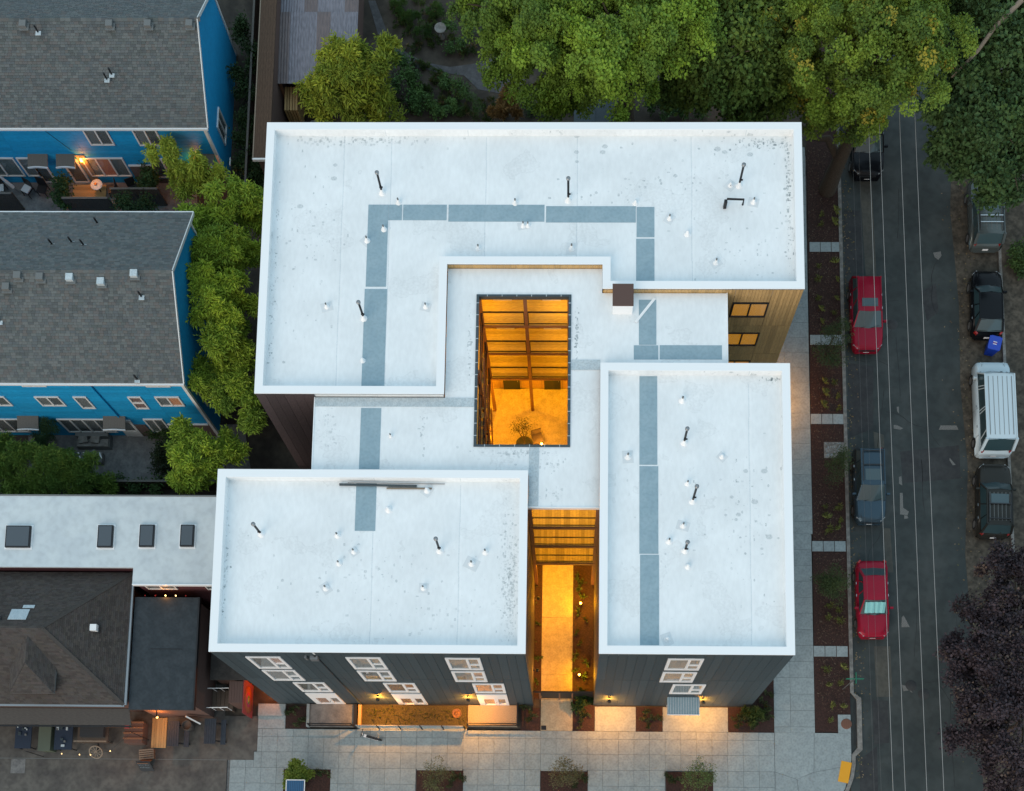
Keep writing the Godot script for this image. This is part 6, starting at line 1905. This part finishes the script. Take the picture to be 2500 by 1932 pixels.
	b = [[22.47, 4.5, 11.58, 1.1], [21.65, 4.5, 13.61, 1], [22.7, 5.5, 14.38, 1.3], [20.58, 4.5, 16.13, 1], [21.65, 5.5, 16.6, 1.4], [22.75, 6, 16.95, 1.4], [20.87, 4.8, 18.42, 1.2], [22.07, 6, 19.13, 1.5], [20.77, 4.2, 20.28, 1], [21.9, 5, 20.89, 1.3], [22.88, 5.5, 21.19, 1.3], [22.5, 4.5, 22.51, 1.1], [23.71, 4.5, 11.06, 1.1], [20.78, 3.5, 13.21, 0.45], [20.42, 3.6, 15.54, 0.5], [23.2, 5, 12.74, 1.1], [21.77, 5, 15.12, 1], [23.02, 6, 18.88, 1.3]]
	woody(t, [Vector3.ZERO, Vector3(0.0, 1.2, 0.0), Vector3(-0.1, 2.2, -0.2)], 0.22, b, M.bark)
	crown(t, "crown", "loose", b, 26.0, 0.72, Color(0.022, 0.016, 0.022), Color(0.066, 0.045, 0.055), 0.75, Color(0.1, 0.07, 0.055), 0.08)
	# feathery trees and bamboo along the left of the apartments
	var lime := Color(0.48, 0.6, 0.05)
	var mid := Color(0.22, 0.35, 0.03)
	var deep := Color(0.07, 0.15, 0.02)
	t = thing("feathery_tree", "thin yellow-green feathery tree in front of the north blue house", "tree", Vector3(-21.18, 0, -12.46))
	b = [[-23.11, 4.2, -12.76, 0.65], [-22.47, 4, -12.04, 0.75], [-21.98, 3.4, -11.46, 0.7], [-21.2, 4.2, -11.76, 0.6], [-20.96, 3.2, -11.31, 0.7], [-22.57, 2.8, -11.29, 0.55], [-20.11, 3.4, -11.6, 0.55]]
	woody(t, [Vector3.ZERO, Vector3(-0.2, 0.8, 0.0), Vector3(-0.4, 1.5, 0.0)], 0.07, b, M.bark_pale)
	crown(t, "crown", "feather", b, 24.0, 0.7, Color(0.2, 0.27, 0.025), Color(0.42, 0.48, 0.05))
	var n := 0
	for q in [[Vector3(-19.65, 0, -9.74), [[-19.32, 5.5, -8.47, 0.9], [-18.21, 5, -9.09, 1], [-20.23, 5, -8.11, 0.8], [-18.77, 5, -7.42, 0.9], [-18.06, 4, -8.35, 0.8], [-21.27, 5, -8.11, 0.55], [-20.86, 4.6, -7.67, 0.6]], 0.45], [Vector3(-20.04, 0, -6.17), [[-19.55, 6, -5.96, 0.9], [-18.42, 5.5, -5.73, 1], [-19.63, 6, -4.87, 0.8], [-17.95, 4.5, -6.21, 0.7], [-19.18, 5, -5.07, 0.7]], 0.5], [Vector3(-19.36, 0, -3.52), [[-19.54, 6.5, -3.76, 0.8], [-19.1, 6.5, -2.43, 0.95], [-18.41, 6, -3.26, 0.8], [-18.57, 6, -1.39, 0.95], [-17.92, 5, -3.03, 0.7], [-19.6, 6, -1.92, 0.6]], 0.8], [Vector3(-18.67, 0, -0.61), [[-18.63, 6, -0.06, 0.8], [-18.08, 5, -0.86, 0.8], [-18.65, 5, 0.48, 0.8], [-17.77, 4.5, 0.5, 0.9], [-18.22, 5, 1.55, 0.7], [-19.05, 6, -0.86, 0.6]], 0.5], [Vector3(-18.03, 0, 1.4), [[-19.75, 5, 1.42, 0.9], [-18.85, 4.5, 2.12, 0.9], [-17.83, 4.5, 2.11, 0.8], [-17.53, 4, 3.22, 0.8], [-20.21, 4.5, 0.51, 0.6]], 0.15], [Vector3(-20.3, 0, 5.4), [[-20.94, 4, 4.31, 0.9], [-21, 4, 5.64, 0.9], [-20.14, 4, 4.84, 0.8], [-20.46, 3.6, 6.28, 0.9], [-19.74, 3.5, 5.7, 0.7], [-21.38, 3.5, 6.51, 0.6], [-19.3, 3.5, 4.35, 0.7], [-18.66, 3, 4.4, 0.6]], 0.55]]:
		t = thing("bamboo_clump", ["uppermost bright bamboo clump beside the north-west roof corner", "second bamboo clump from the top, between blue house and apartments", "yellowest bamboo clump, level with the middle blue house ridge", "fourth bamboo clump from the top, beside the blue side wall", "dark bamboo clump at the corner of the middle blue house", "lowest bamboo clump, above the low pale roof"][n], "bamboo", q[0], 0.0, "bamboo along the boundary")
		for k in q[1].size():
			var e: Vector3 = Vector3(q[1][k][0], q[1][k][1], q[1][k][2]) - t.position
			var f := Vector3(rf(-0.5, 0.5), 0, rf(-0.5, 0.5))
			tube_part(t, "culm", [f, f.lerp(e, 0.6) + Vector3(0, 0.6, 0), e], [0.03, 0.025, 0.01], M.bark_pale, 6)
		crown(t, "crown", "feather", q[1], 26.0, 0.72, deep.lerp(mid, q[2]), mid.lerp(lime, q[2] + 0.15))
		n += 1
	t = thing("bamboo_hedge", "wide bushy bamboo hedge above the low pale roof", "hedge", Vector3(-30.12, 0, 5.45))
	b = [[-31.34, 2.6, 5.11, 0.8], [-30.2, 2.8, 5.05, 0.85], [-28.9, 2.8, 4.91, 0.85], [-27.83, 2.8, 5.18, 0.8], [-27.03, 2.5, 5.32, 0.7], [-31.2, 2.2, 6.04, 0.7], [-29.78, 2.4, 6.11, 0.75], [-28.46, 2.4, 6.16, 0.75], [-27.37, 2.2, 6.16, 0.6], [-32.01, 2.2, 4.12, 0.6], [-26.18, 1.6, 5.78, 0.5]]
	for k in 5:
		tube_part(t, "culm", [Vector3(-2 + k, 0, 0), Vector3(-2 + k, 2.0, -0.2)], [0.04, 0.02], M.bark_pale, 6)
	crown(t, "crown", "blade", b, 34.0, 0.8, Color(0.06, 0.14, 0.022), Color(0.2, 0.3, 0.05))
	t = thing("columnar_shrub", "dense dark green rounded shrub beside the zigzag bench", "shrub", Vector3(-30.43, 0, 3.03))
	b = [[-29.68, 1.8, 2.82, 0.55], [-29.87, 1.4, 3.07, 0.6], [-29.51, 2.2, 2.59, 0.4], [-30.06, 0.8, 3.09, 0.6]]
	tube_part(t, "stem", [Vector3.ZERO, Vector3(0, 1.2, 0)], [0.06, 0.04], M.bark, 6)
	crown(t, "crown", "twiggy", b, 160.0, 0.4, Color(0.012, 0.04, 0.01), Color(0.028, 0.075, 0.016), 1.1)
	t = thing("bamboo_clump", "yellow-green bamboo clump in front of the corrugated shed", "bamboo", Vector3(-12.93, 0, -18.13), 0.0, "bamboo along the boundary")
	b = [[-13.44, 4.5, -18.02, 0.8], [-12.28, 5, -17.89, 0.8], [-14.05, 4, -17.25, 0.8], [-12.74, 4.5, -17, 0.9], [-11.56, 4.5, -17.43, 0.8], [-13.7, 3, -16.72, 0.8], [-12.25, 3.5, -16.62, 0.9], [-11.23, 3.2, -17.01, 0.8], [-15.15, 2.6, -17.03, 0.7], [-14.72, 2, -16.75, 0.7], [-12.99, 2.4, -16.44, 0.8], [-11.25, 2.2, -16.74, 0.8], [-10.6, 4.2, -18.99, 0.6], [-13.22, 5, -18.33, 0.5]]
	for k in 6:
		tube_part(t, "culm", [Vector3(rf(-0.8, 0.8), 0, rf(-0.3, 0.3)), Vector3(rf(-1.2, 1.2), 3.0, rf(-0.5, 0.3))], [0.03, 0.015], M.bark_pale, 6)
	crown(t, "crown", "feather", b, 20.0, 0.85, Color(0.13, 0.2, 0.02), Color(0.38, 0.43, 0.035))

func bush(called: String, label: String, category: String, at: Vector3, balls: Array, kind: String, per: float, size: float, ca: Color, cb: Color, group := "", squash := 0.8) -> Node3D:
	var t := thing(called, label, category, at, 0.0, group)
	var st := tool()
	for k in 3:
		add_tube(st, [Vector3.ZERO, Vector3(rf(-0.2, 0.2), 0.25, rf(-0.2, 0.2))], [0.02, 0.01], 5)
	put(t, "stem", done(st), M.bark)
	crown(t, "foliage", kind, balls, per, size, ca, cb, squash)
	return t

func make_plants() -> void:
	var g1 := Color(0.02, 0.055, 0.012)
	var g2 := Color(0.05, 0.105, 0.02)
	# back garden
	var n := 0
	for q in [[Vector3(-10.23, 0, -21.08), [[-10.58, 1, -20.73, 0.45], [-9.96, 0.9, -19.89, 0.45], [-10.58, 0.8, -19.51, 0.45], [-9.59, 0.7, -18.97, 0.4]], "loose", 34.0, 0.6, "leafy green shrub beside the curved garden path"], [Vector3(-7.58, 0, -20.14), [[-7.81, 0.5, -19.8, 0.4], [-7.1, 0.5, -19.59, 0.4], [-6.66, 0.5, -19.12, 0.35]], "loose", 34.0, 0.5, "low dark shrub below the curved garden path"], [Vector3(-6.42, 0, -18.96), [[-6.38, 0.4, -18.74, 0.35], [-5.81, 0.4, -18.28, 0.3], [-7.09, 0.3, -18.2, 0.3]], "twiggy", 70.0, 0.5, "small grey-green shrub left of the dry bush"], [Vector3(-9.98, 0, -24.54), [[-10.81, 0.25, -24.8, 0.5], [-9.94, 0.25, -24.32, 0.55], [-9.2, 0.25, -23.38, 0.5], [-8.52, 0.25, -24.64, 0.5]], "blade", 40.0, 0.45, "grassy green bank inside the garden path"], [Vector3(-7.07, 0, -22.8), [[-6.87, 0.5, -22.47, 0.35], [-7.54, 0.3, -22.14, 0.3], [-6.47, 0.4, -23.09, 0.3], [-7.61, 0.5, -23.63, 0.35]], "loose", 40.0, 0.45, "broad-leaved plant beside the bird bath"], [Vector3(-5.66, 0, -23.9), [[-5.62, 0.5, -23.47, 0.5], [-4.9, 0.5, -23, 0.45]], "loose", 34.0, 0.5, "dark shrub at the edge of the maple shade"], [Vector3(-9.11, 0, -18.65), [[-9.6, 0.5, -18.14, 0.45], [-8.76, 0.5, -18.36, 0.4], [-8.33, 0.4, -17.82, 0.35]], "loose", 34.0, 0.5, "green shrub close behind the roof edge"], [Vector3(-2.59, 0, -18.43), [[-2.72, 0.3, -18.2, 0.35], [-2.15, 0.25, -18.02, 0.3]], "twiggy", 70.0, 0.5, "brownish shrub right of the dry bush"], [Vector3(6.3, 0, -18.42), [[5.4, 0.6, -18.12, 0.5], [6.52, 0.6, -17.81, 0.5], [7.34, 0.7, -17.88, 0.5], [4.71, 0.6, -18.42, 0.4]], "loose", 34.0, 0.55, "dark ferny shrub beside the maple trunk"], [Vector3(11.08, 0, -18.27), [[10.32, 1.2, -17.5, 0.8], [11.42, 1.2, -17.5, 0.8], [11.08, 1.6, -17.79, 0.7]], "blade", 30.0, 0.8, "dark conifer shrub near the garden lamp"], [Vector3(-7.97, 0, -18.28), [[-7.92, 0.4, -18.03, 0.3], [-7.51, 0.35, -18.47, 0.3]], "rosette", 60.0, 0.4, "lime-green low plant below the garden path end"]]:
		bush("garden_shrub", q[5], "shrub", q[0], q[1], q[2], q[3], q[4], g1 * 1.5, g2 * 1.6, "back garden shrubs")
		n += 1
	bush("dry_bush", "tan dried bush just behind the white roof", "bush", Vector3(-4.09, 0, -18.43), [[-4.08, 1, -17.97, 0.55], [-3.8, 1.2, -18.42, 0.45], [-4.43, 0.8, -17.66, 0.5], [-3.68, 0.7, -17.74, 0.45]], "tuft", 60.0, 0.7, Color(0.26, 0.16, 0.06), Color(0.42, 0.28, 0.12))
	var gc := thing("ground_cover", "low mixed green ground cover over the back garden soil", "ground cover", Vector3(-7.91, 0, -22.01))
	gc.set_meta("kind", "stuff")
	var low := []
	for q in [[-11, -25.34], [-10.55, -24.38], [-10.09, -23.59], [-9.5, -22.8], [-8.78, -22.64], [-8.38, -23.9], [-9.12, -24.54], [-9.71, -25.33], [-8.56, -25.33], [-7.79, -22.8], [-7.2, -22.33], [-6.21, -22.64], [-5.36, -22.95], [-6.1, -24.53], [-6.98, -25.17], [-9.31, -20.92], [-8.59, -20.61], [-8, -19.67], [-8.86, -19.83], [-9.57, -19.99], [-9.12, -19.21], [-7.56, -19.05], [-6.84, -18.59], [-6.12, -18.12], [-5.27, -18.12], [-5, -18.74], [-8.4, -18.74], [-10.09, -18.12], [-10.68, -19.05], [-3.3, -18.74], [-1.88, -18.58], [-0.75, -18.27]]:
		low.append([q[0] + rf(-0.3, 0.3), 0.05, q[1] + rf(-0.3, 0.3), rf(0.35, 0.6)])
	crown(gc, "foliage", "tuft", low, 24.0, 0.5, g1 * 1.3, Color(0.1, 0.15, 0.035), 0.3, Color(0.2, 0.15, 0.07), 0.12)
	var gl := thing("garden_lamp", "small lit lamp in the shrubs behind the roof", "lamp", Vector3(10.11, 0, -19.04))
	tube_part(gl, "stake", [Vector3.ZERO, Vector3(0, 0.9, 0)], [0.02, 0.02], M.iron)
	put(gl, "globe", lathe_mesh([[0.0, 0.88], [0.06, 0.92], [0.07, 0.98], [0.0, 1.05]], 12), M.bulb)
	lamp(gl, Vector3(0, 1.14, 0), 1.0, Color(1.0, 0.65, 0.25), 0.07)
	# hedge bits between the houses
	for q in [[Vector3(-26.11, 0, -14.59), [[-24.92, 1.6, -13.01, 0.5], [-25, 1.2, -12.84, 0.5], [-25.33, 0.9, -12.75, 0.5]], "round green shrub beside the black chairs", 0], [Vector3(-30.53, 0, -12.75), [[-30.01, 1.5, -12.78, 0.35], [-30.16, 1.3, -12.47, 0.4], [-30.33, 1, -12.23, 0.45], [-30.4, 0.8, -11.91, 0.45]], "climbing green shrub between the two patio doors", 0], [Vector3(-26.39, 0, -12.15), [[-25.97, 1.7, -11.25, 0.5], [-25.45, 1.6, -11.2, 0.5], [-25.11, 1.4, -11.21, 0.45], [-26.4, 1.5, -11.2, 0.4]], "dark ivy over the grey fence panel", 1], [Vector3(-20.03, 0, -17.97), [[-19.71, 1.4, -19.65, 0.6], [-19.57, 1.2, -18.28, 0.6], [-19.42, 1, -16.91, 0.6], [-19.5, 1, -15.69, 0.6], [-19.56, 1.4, -21.18, 0.6], [-19.29, 1, -14.18, 0.7], [-18.84, 1, -13.28, 0.6], [-19.86, 1.4, -22.73, 0.6]], "dark hedge strip between blue gable and plank roof", 1], [Vector3(-23.93, 0, 3.86), [[-23.45, 1, 3.71, 0.5], [-23.36, 0.8, 4.19, 0.5], [-23.54, 0.6, 4.67, 0.4]], "very dark shrub at the right of the south patio", 2], [Vector3(-24.94, 0, 5.42), [[-26.02, 0.7, 5.56, 0.35], [-24.92, 0.7, 5.75, 0.35], [-23.85, 0.7, 5.69, 0.35], [-27.04, 0.8, 5.74, 0.4]], "low plants behind the south yard fence", 0], [Vector3(-23.74, 0, 2.43), [[-24.01, 0.4, 2.32, 0.5], [-23.46, 0.4, 2.46, 0.5], [-22.85, 0.6, 2.4, 0.5]], "green groundcover under the blue house window", 0]]:
		var dk: float = [1.0, 0.75, 0.35][q[3]]
		bush("yard_shrub", q[2], "shrub", q[0], q[1], "loose", 34.0, 0.6, g1 * dk, g2 * dk, "yard shrubs")
	# right verge
	bush("verge_shrub", "green shrub on the verge opposite the silver suv", "shrub", Vector3(26.46, 0, -9.07), [[25.96, 0.6, -8.55, 0.5], [26.36, 0.6, -8.26, 0.6], [26.16, 0.4, -8.09, 0.4]], "loose", 34.0, 0.7, g1, g2)
	# young street trees in the mulch strip
	n = 0
	for q in [[Vector3(14.83, 0, -3.18), [[14.98, 2.8, -2.96, 0.45], [14.41, 2.4, -2.62, 0.5], [14.13, 1.8, -1.95, 0.5], [14.97, 2.2, -2.31, 0.45], [14.75, 1.4, -1.6, 0.45]], "young sparse street tree beside the red hatchback"], [Vector3(14.94, 0, 4.1), [[14.99, 2.6, 4.36, 0.4], [14.73, 2, 4.79, 0.45], [15.08, 2.2, 4.59, 0.45], [14.6, 1.4, 5.23, 0.35]], "young sparse street tree beside the gravel grate"], [Vector3(14.65, 0, 11.32), [[14.24, 2.4, 11.11, 0.5], [14.19, 2, 11.78, 0.55], [14.79, 2.2, 11.44, 0.5], [13.86, 1.8, 11.32, 0.4], [14.66, 1.6, 12.06, 0.4]], "young sparse street tree beside the red sedan"]]:
		var t := thing("young_tree", q[2], "tree", q[0], 0.0, "young street trees")
		woody(t, [Vector3.ZERO, Vector3(0, 0.8, 0), Vector3(0.05, 1.4, 0)], 0.035, q[1], M.bark, 0.4)
		crown(t, "crown", "twiggy", q[1], 70.0, 0.6, Color(0.025, 0.05, 0.014), Color(0.06, 0.09, 0.02))
		n += 1
	for q in [[Vector3(-7.55, 0, 22.34), [[-7.26, 1.9, 21.88, 0.45], [-7.52, 1.3, 22.37, 0.45], [-6.87, 1.4, 22.25, 0.4], [-7.44, 0.8, 22.83, 0.4]], "airy green shrub in the second planting bed from the left", Color(0.05, 0.055, 0.02), Color(0.1, 0.1, 0.035)], [Vector3(-0.24, 0, 22.28), [[-0.37, 2, 21.76, 0.45], [-0.24, 1.4, 22.32, 0.45], [0.27, 1.5, 22.07, 0.4], [-0.62, 1.3, 22.18, 0.4]], "airy brownish shrub in the third planting bed from the left", Color(0.05, 0.05, 0.02), Color(0.1, 0.085, 0.035)], [Vector3(7.16, 0, 22.21), [[6.95, 1.9, 21.81, 0.45], [6.49, 1.5, 22.15, 0.4], [7.4, 1.3, 22.24, 0.45], [6.8, 0.9, 22.58, 0.4], [7.63, 1.5, 21.88, 0.35]], "leafy green shrub in the rightmost planting bed", Color(0.035, 0.06, 0.016), Color(0.08, 0.12, 0.03)]]:
		var t := thing("bed_shrub", q[2], "shrub", q[0], 0.0, "shrubs in the pavement beds")
		woody(t, [Vector3(0, -0.02, 0), Vector3(0, 0.3, 0)], 0.03, q[1], M.bark, 0.4)
		for k in 26:
			var e: Array = q[1][k % q[1].size()]
			var tip := Vector3(e[0], e[1], e[2]) - t.position + Vector3(rf(-0.55, 0.55), rf(0.0, 0.45), rf(-0.55, 0.55))
			tube_part(t, "twig", [Vector3(0, 0.25, 0), tip * 0.55 + Vector3(rf(-0.1, 0.1), 0.1, rf(-0.1, 0.1)), tip], [0.012, 0.008, 0.004], M.bark, 4)
		crown(t, "crown", "twiggy", q[1], 42.0, 0.6, q[3] * 1.5, q[4] * 1.5)
	bush("bed_shrub", "bright lime shrub behind the striped kiosk top", "shrub", Vector3(-15.13, 0, 22.59), [[-15.01, 0.9, 22.13, 0.45], [-14.71, 0.7, 22.36, 0.4], [-15.23, 0.7, 22.42, 0.4], [-14.84, 1, 21.88, 0.35]], "rosette", 60.0, 0.45, Color(0.09, 0.14, 0.012), Color(0.19, 0.25, 0.025), "shrubs in the pavement beds")
	# small plants in rows along the mulch, all alike
	var proto := {}
	var small := []
	for row in [["mulch_plant", "small young plant in the bark mulch strip along the street", "tuft", [[14.54, -11.58], [15.37, -11.65], [14.53, -10.99], [15.27, -10.93], [14.47, -8.31], [15.35, -8.37], [14.45, -7.42], [15.39, -7.42], [14.43, -6.25], [15.36, -6.19], [14.41, -5.51], [15.29, -5.43], [14.45, -4.78], [14.51, -1.02], [15.24, -1.08], [14.5, -0.3], [15.23, -0.22], [14.4, 0.42], [15.29, 0.47], [14.49, 6.35], [15.16, 6.4], [14.53, 7.18], [15.22, 7.23], [14.52, 7.74], [15.21, 7.79], [14.58, 12.14], [15.16, 12.41], [14.62, 12.95], [15.19, 13], [14.4, 15.82], [15.21, 15.86], [14.48, 16.89], [15.19, 16.77], [14.51, 17.93], [15.23, 18.11], [14.59, 18.86]], Color(0.08, 0.11, 0.03), Color(0.24, 0.26, 0.06), 0.38], ["bed_plant", "small leafy plant in the front planting beds of the apartments", "tuft", [[-15.68, 18.7], [-15.14, 19.09], [-15.43, 18.43], [-2.51, 18.33], [-2.11, 18.86], [0.64, 17.9], [0.9, 18.7], [0.51, 19.1], [0.77, 18.3], [4.1, 18.54], [4.83, 18.67], [4.44, 19.07], [9.28, 18.63], [9.8, 18.5], [10.33, 18.23], [10.85, 18.35], [9.53, 19.03], [10.45, 19.02], [10.06, 18.89], [11.12, 17.29], [10.85, 17.82], [11.1, 18.75], [-14.48, 22.27], [-13.7, 22.13], [-6.11, 22.07], [-6.63, 22.46], [0.67, 22.01], [0.41, 22.4], [5.48, 22.1], [5.87, 22.35]], Color(0.03, 0.06, 0.02), Color(0.09, 0.12, 0.045), 0.4], ["passage_plant", "small fern in the narrow beds beside the passage walk", "palm", [[0.37, 10.45], [0.72, 10.99], [0.46, 11.54], [0.81, 11.82], [0.39, 12.5], [0.73, 13.05], [0.39, 13.73], [0.61, 14.4], [0.35, 15.08], [0.75, 15.49], [0.41, 16.03], [0.76, 16.56], [0.5, 17.1], [-2, 11.15], [-2.04, 12.24], [-2, 13.34], [-2.04, 14.42], [-2, 15.51], [-2.01, 16.58], [-1.98, 17.12], [0.24, 18.17]], Color(0.03, 0.065, 0.015), Color(0.08, 0.13, 0.025), 0.28], ["moss_plant", "low yellow-green tuft in the sunken bed behind the guard fence", "tuft", [[-11.2, 18.53], [-10.92, 18.79], [-10.54, 18.47], [-10.26, 18.92], [-9.88, 18.57], [-9.61, 18.84], [-9.3, 18.51], [-8.95, 18.78], [-8.69, 18.46], [-8.29, 18.64], [-7.97, 18.82], [-7.64, 18.5], [-7.24, 18.71], [-6.85, 18.44], [-6.58, 18.76], [-6.18, 18.89], [-9.07, 18.99], [-10.15, 18.39]], Color(0.06, 0.07, 0.012), Color(0.15, 0.16, 0.02), 0.3]]:
		for q in row[3]:
			var o: Node3D
			if not proto.has(row[0]):
				o = Node3D.new()
				var size: float = row[6]
				crown(o, "foliage", row[2], [[0, size * 0.3, 0, size * 0.6]], 30.0, size * 1.1, row[4], row[5], 0.5)
				var st := tool()
				add_tube(st, [Vector3(0, -0.02, 0), Vector3(0, 0.1, 0)], [0.012, 0.008], 5)
				put(o, "stem", done(st), M.bark)
				proto[row[0]] = o
			else:
				o = proto[row[0]].duplicate()
			o.name = numbered(row[0])
			add_child(o)
			o.position = Vector3(q[0], -0.02, q[1])
			o.rotation.y = rf(0, TAU)
			o.scale = Vector3.ONE * rf(0.9, 1.5)
			tag(o, row[1], "plant", row[0].replace("_", " ") + "s")
			small.append([o, place_of(row[0], q[0], q[1])])
	# each small plant is told by its bed and its turn in it
	var order := {}
	for e in small:
		if not order.has(e[1]):
			order[e[1]] = []
		order[e[1]].append(e[0])
	var turn := ["first", "second", "third", "fourth", "fifth", "sixth", "seventh", "eighth", "ninth", "tenth", "eleventh", "twelfth", "thirteenth", "fourteenth", "fifteenth", "sixteenth", "seventeenth", "eighteenth"]
	for key in order:
		var down: bool = key.begins_with("plant")
		order[key].sort_custom(func(a, b): return a.position.z < b.position.z if down else a.position.x < b.position.x)
		for i in order[key].size():
			order[key][i].set_meta("label", "%s %s, from the %s" % [turn[i], key, "top" if down else "left"])
	bush("front_palm", "spiky dark green plant at the right of the passage entrance", "plant", Vector3(0.72, 0, 17.9), [[0.71, 0.5, 17.86, 0.4]], "palm", 40.0, 0.8, g1, g2)
	bush("front_grass", "light green grassy clump in the right front bed", "plant", Vector3(10.06, 0, 18.41), [[9.95, 0.4, 18.43, 0.45], [10.27, 0.3, 18.55, 0.35]], "tuft", 60.0, 0.6, Color(0.05, 0.09, 0.02), Color(0.12, 0.17, 0.04))
	# courtyard tree in its round pot
	var t := thing("courtyard_tree", "small bare-branched potted tree on the courtyard floor", "tree", Vector3(-2.75, 0.0, 2.9))
	put(t, "pot", lathe_mesh([[0.35, 0.0], [0.5, 0.45], [0.45, 0.45], [0.4, 0.38], [0.0, 0.38]], 18), M.core)
	var b := [[-3.05, 2.0, 2.7, 0.4], [-2.7, 2.3, 2.5, 0.45], [-2.4, 2.1, 2.7, 0.4], [-3.2, 1.6, 2.4, 0.3]]
	woody(t, [Vector3(0, 0.38, 0), Vector3(0.02, 1.0, 0)], 0.04, b, M.bark, 0.5)
	crown(t, "crown", "twiggy", b, 20.0, 0.55, Color(0.03, 0.035, 0.015), Color(0.06, 0.06, 0.02))
	var c := thing("courtyard_chair", "square lounge chair on the lit courtyard floor", "chair", Vector3(-2.0, 0, 2.5), 0.3)
	bx(c, "seat", Vector3(0, 0.38, 0), Vector3(0.6, 0.1, 0.6), M.fence)
	bx(c, "backrest", Vector3(0, 0.65, -0.3), Vector3(0.6, 0.5, 0.06), M.fence)
	for x in [-0.26, 0.26]:
		for z in [-0.26, 0.26]:
			bx(c, "leg", Vector3(x, 0.17, z), Vector3(0.05, 0.34, 0.05), M.iron)
	var f := thing("courtyard_lamp", "small glowing floor lamp beside the potted courtyard tree", "lamp", Vector3(-1.75, 0.0, 2.95))
	put(f, "base", lathe_mesh([[0.1, 0.0], [0.1, 0.04], [0.02, 0.06], [0.02, 0.5]], 12), M.iron)
	put(f, "globe", lathe_mesh([[0.0, 0.48], [0.08, 0.53], [0.08, 0.62], [0.0, 0.68]], 12), M.bulb)
	lamp(f, Vector3(0, 0.78, 0), 2.0, Color(1.0, 0.66, 0.2), 0.08)

func place_of(kind: String, x: float, z: float) -> String:
	if kind == "mulch_plant":
		var part := "above the top stepping slabs"
		if z > 14.6:
			part = "at the street corner"
		elif z > 8.7:
			part = "beside the red sedan"
		elif z > 1.1:
			part = "beside the blue-grey suv"
		elif z > -3.8:
			part = "below the red hatchback"
		elif z > -9.6:
			part = "beside the red hatchback"
		return "plant in the %s-side mulch row %s" % ["kerb" if x > 14.7 else "building", part]
	if kind == "passage_plant":
		return "plant, a small fern in the %s passage bed" % ("right" if x > 0 else "left")
	if kind == "moss_plant":
		return "yellow-green tuft in the sunken bed"
	if z > 21:
		return "tuft in the %s pavement bed" % ("leftmost" if x < -12 else "second" if x < -5 else "third" if x < 2 else "rightmost")
	return "leafy tuft in the bed %s" % ("beside the left terrace" if x < -13 else "left of the gate" if x < -1.5 else "right of the gate" if x < 1.6 else "left of the ribbed canopy" if x < 5.4 else "at the right front corner")
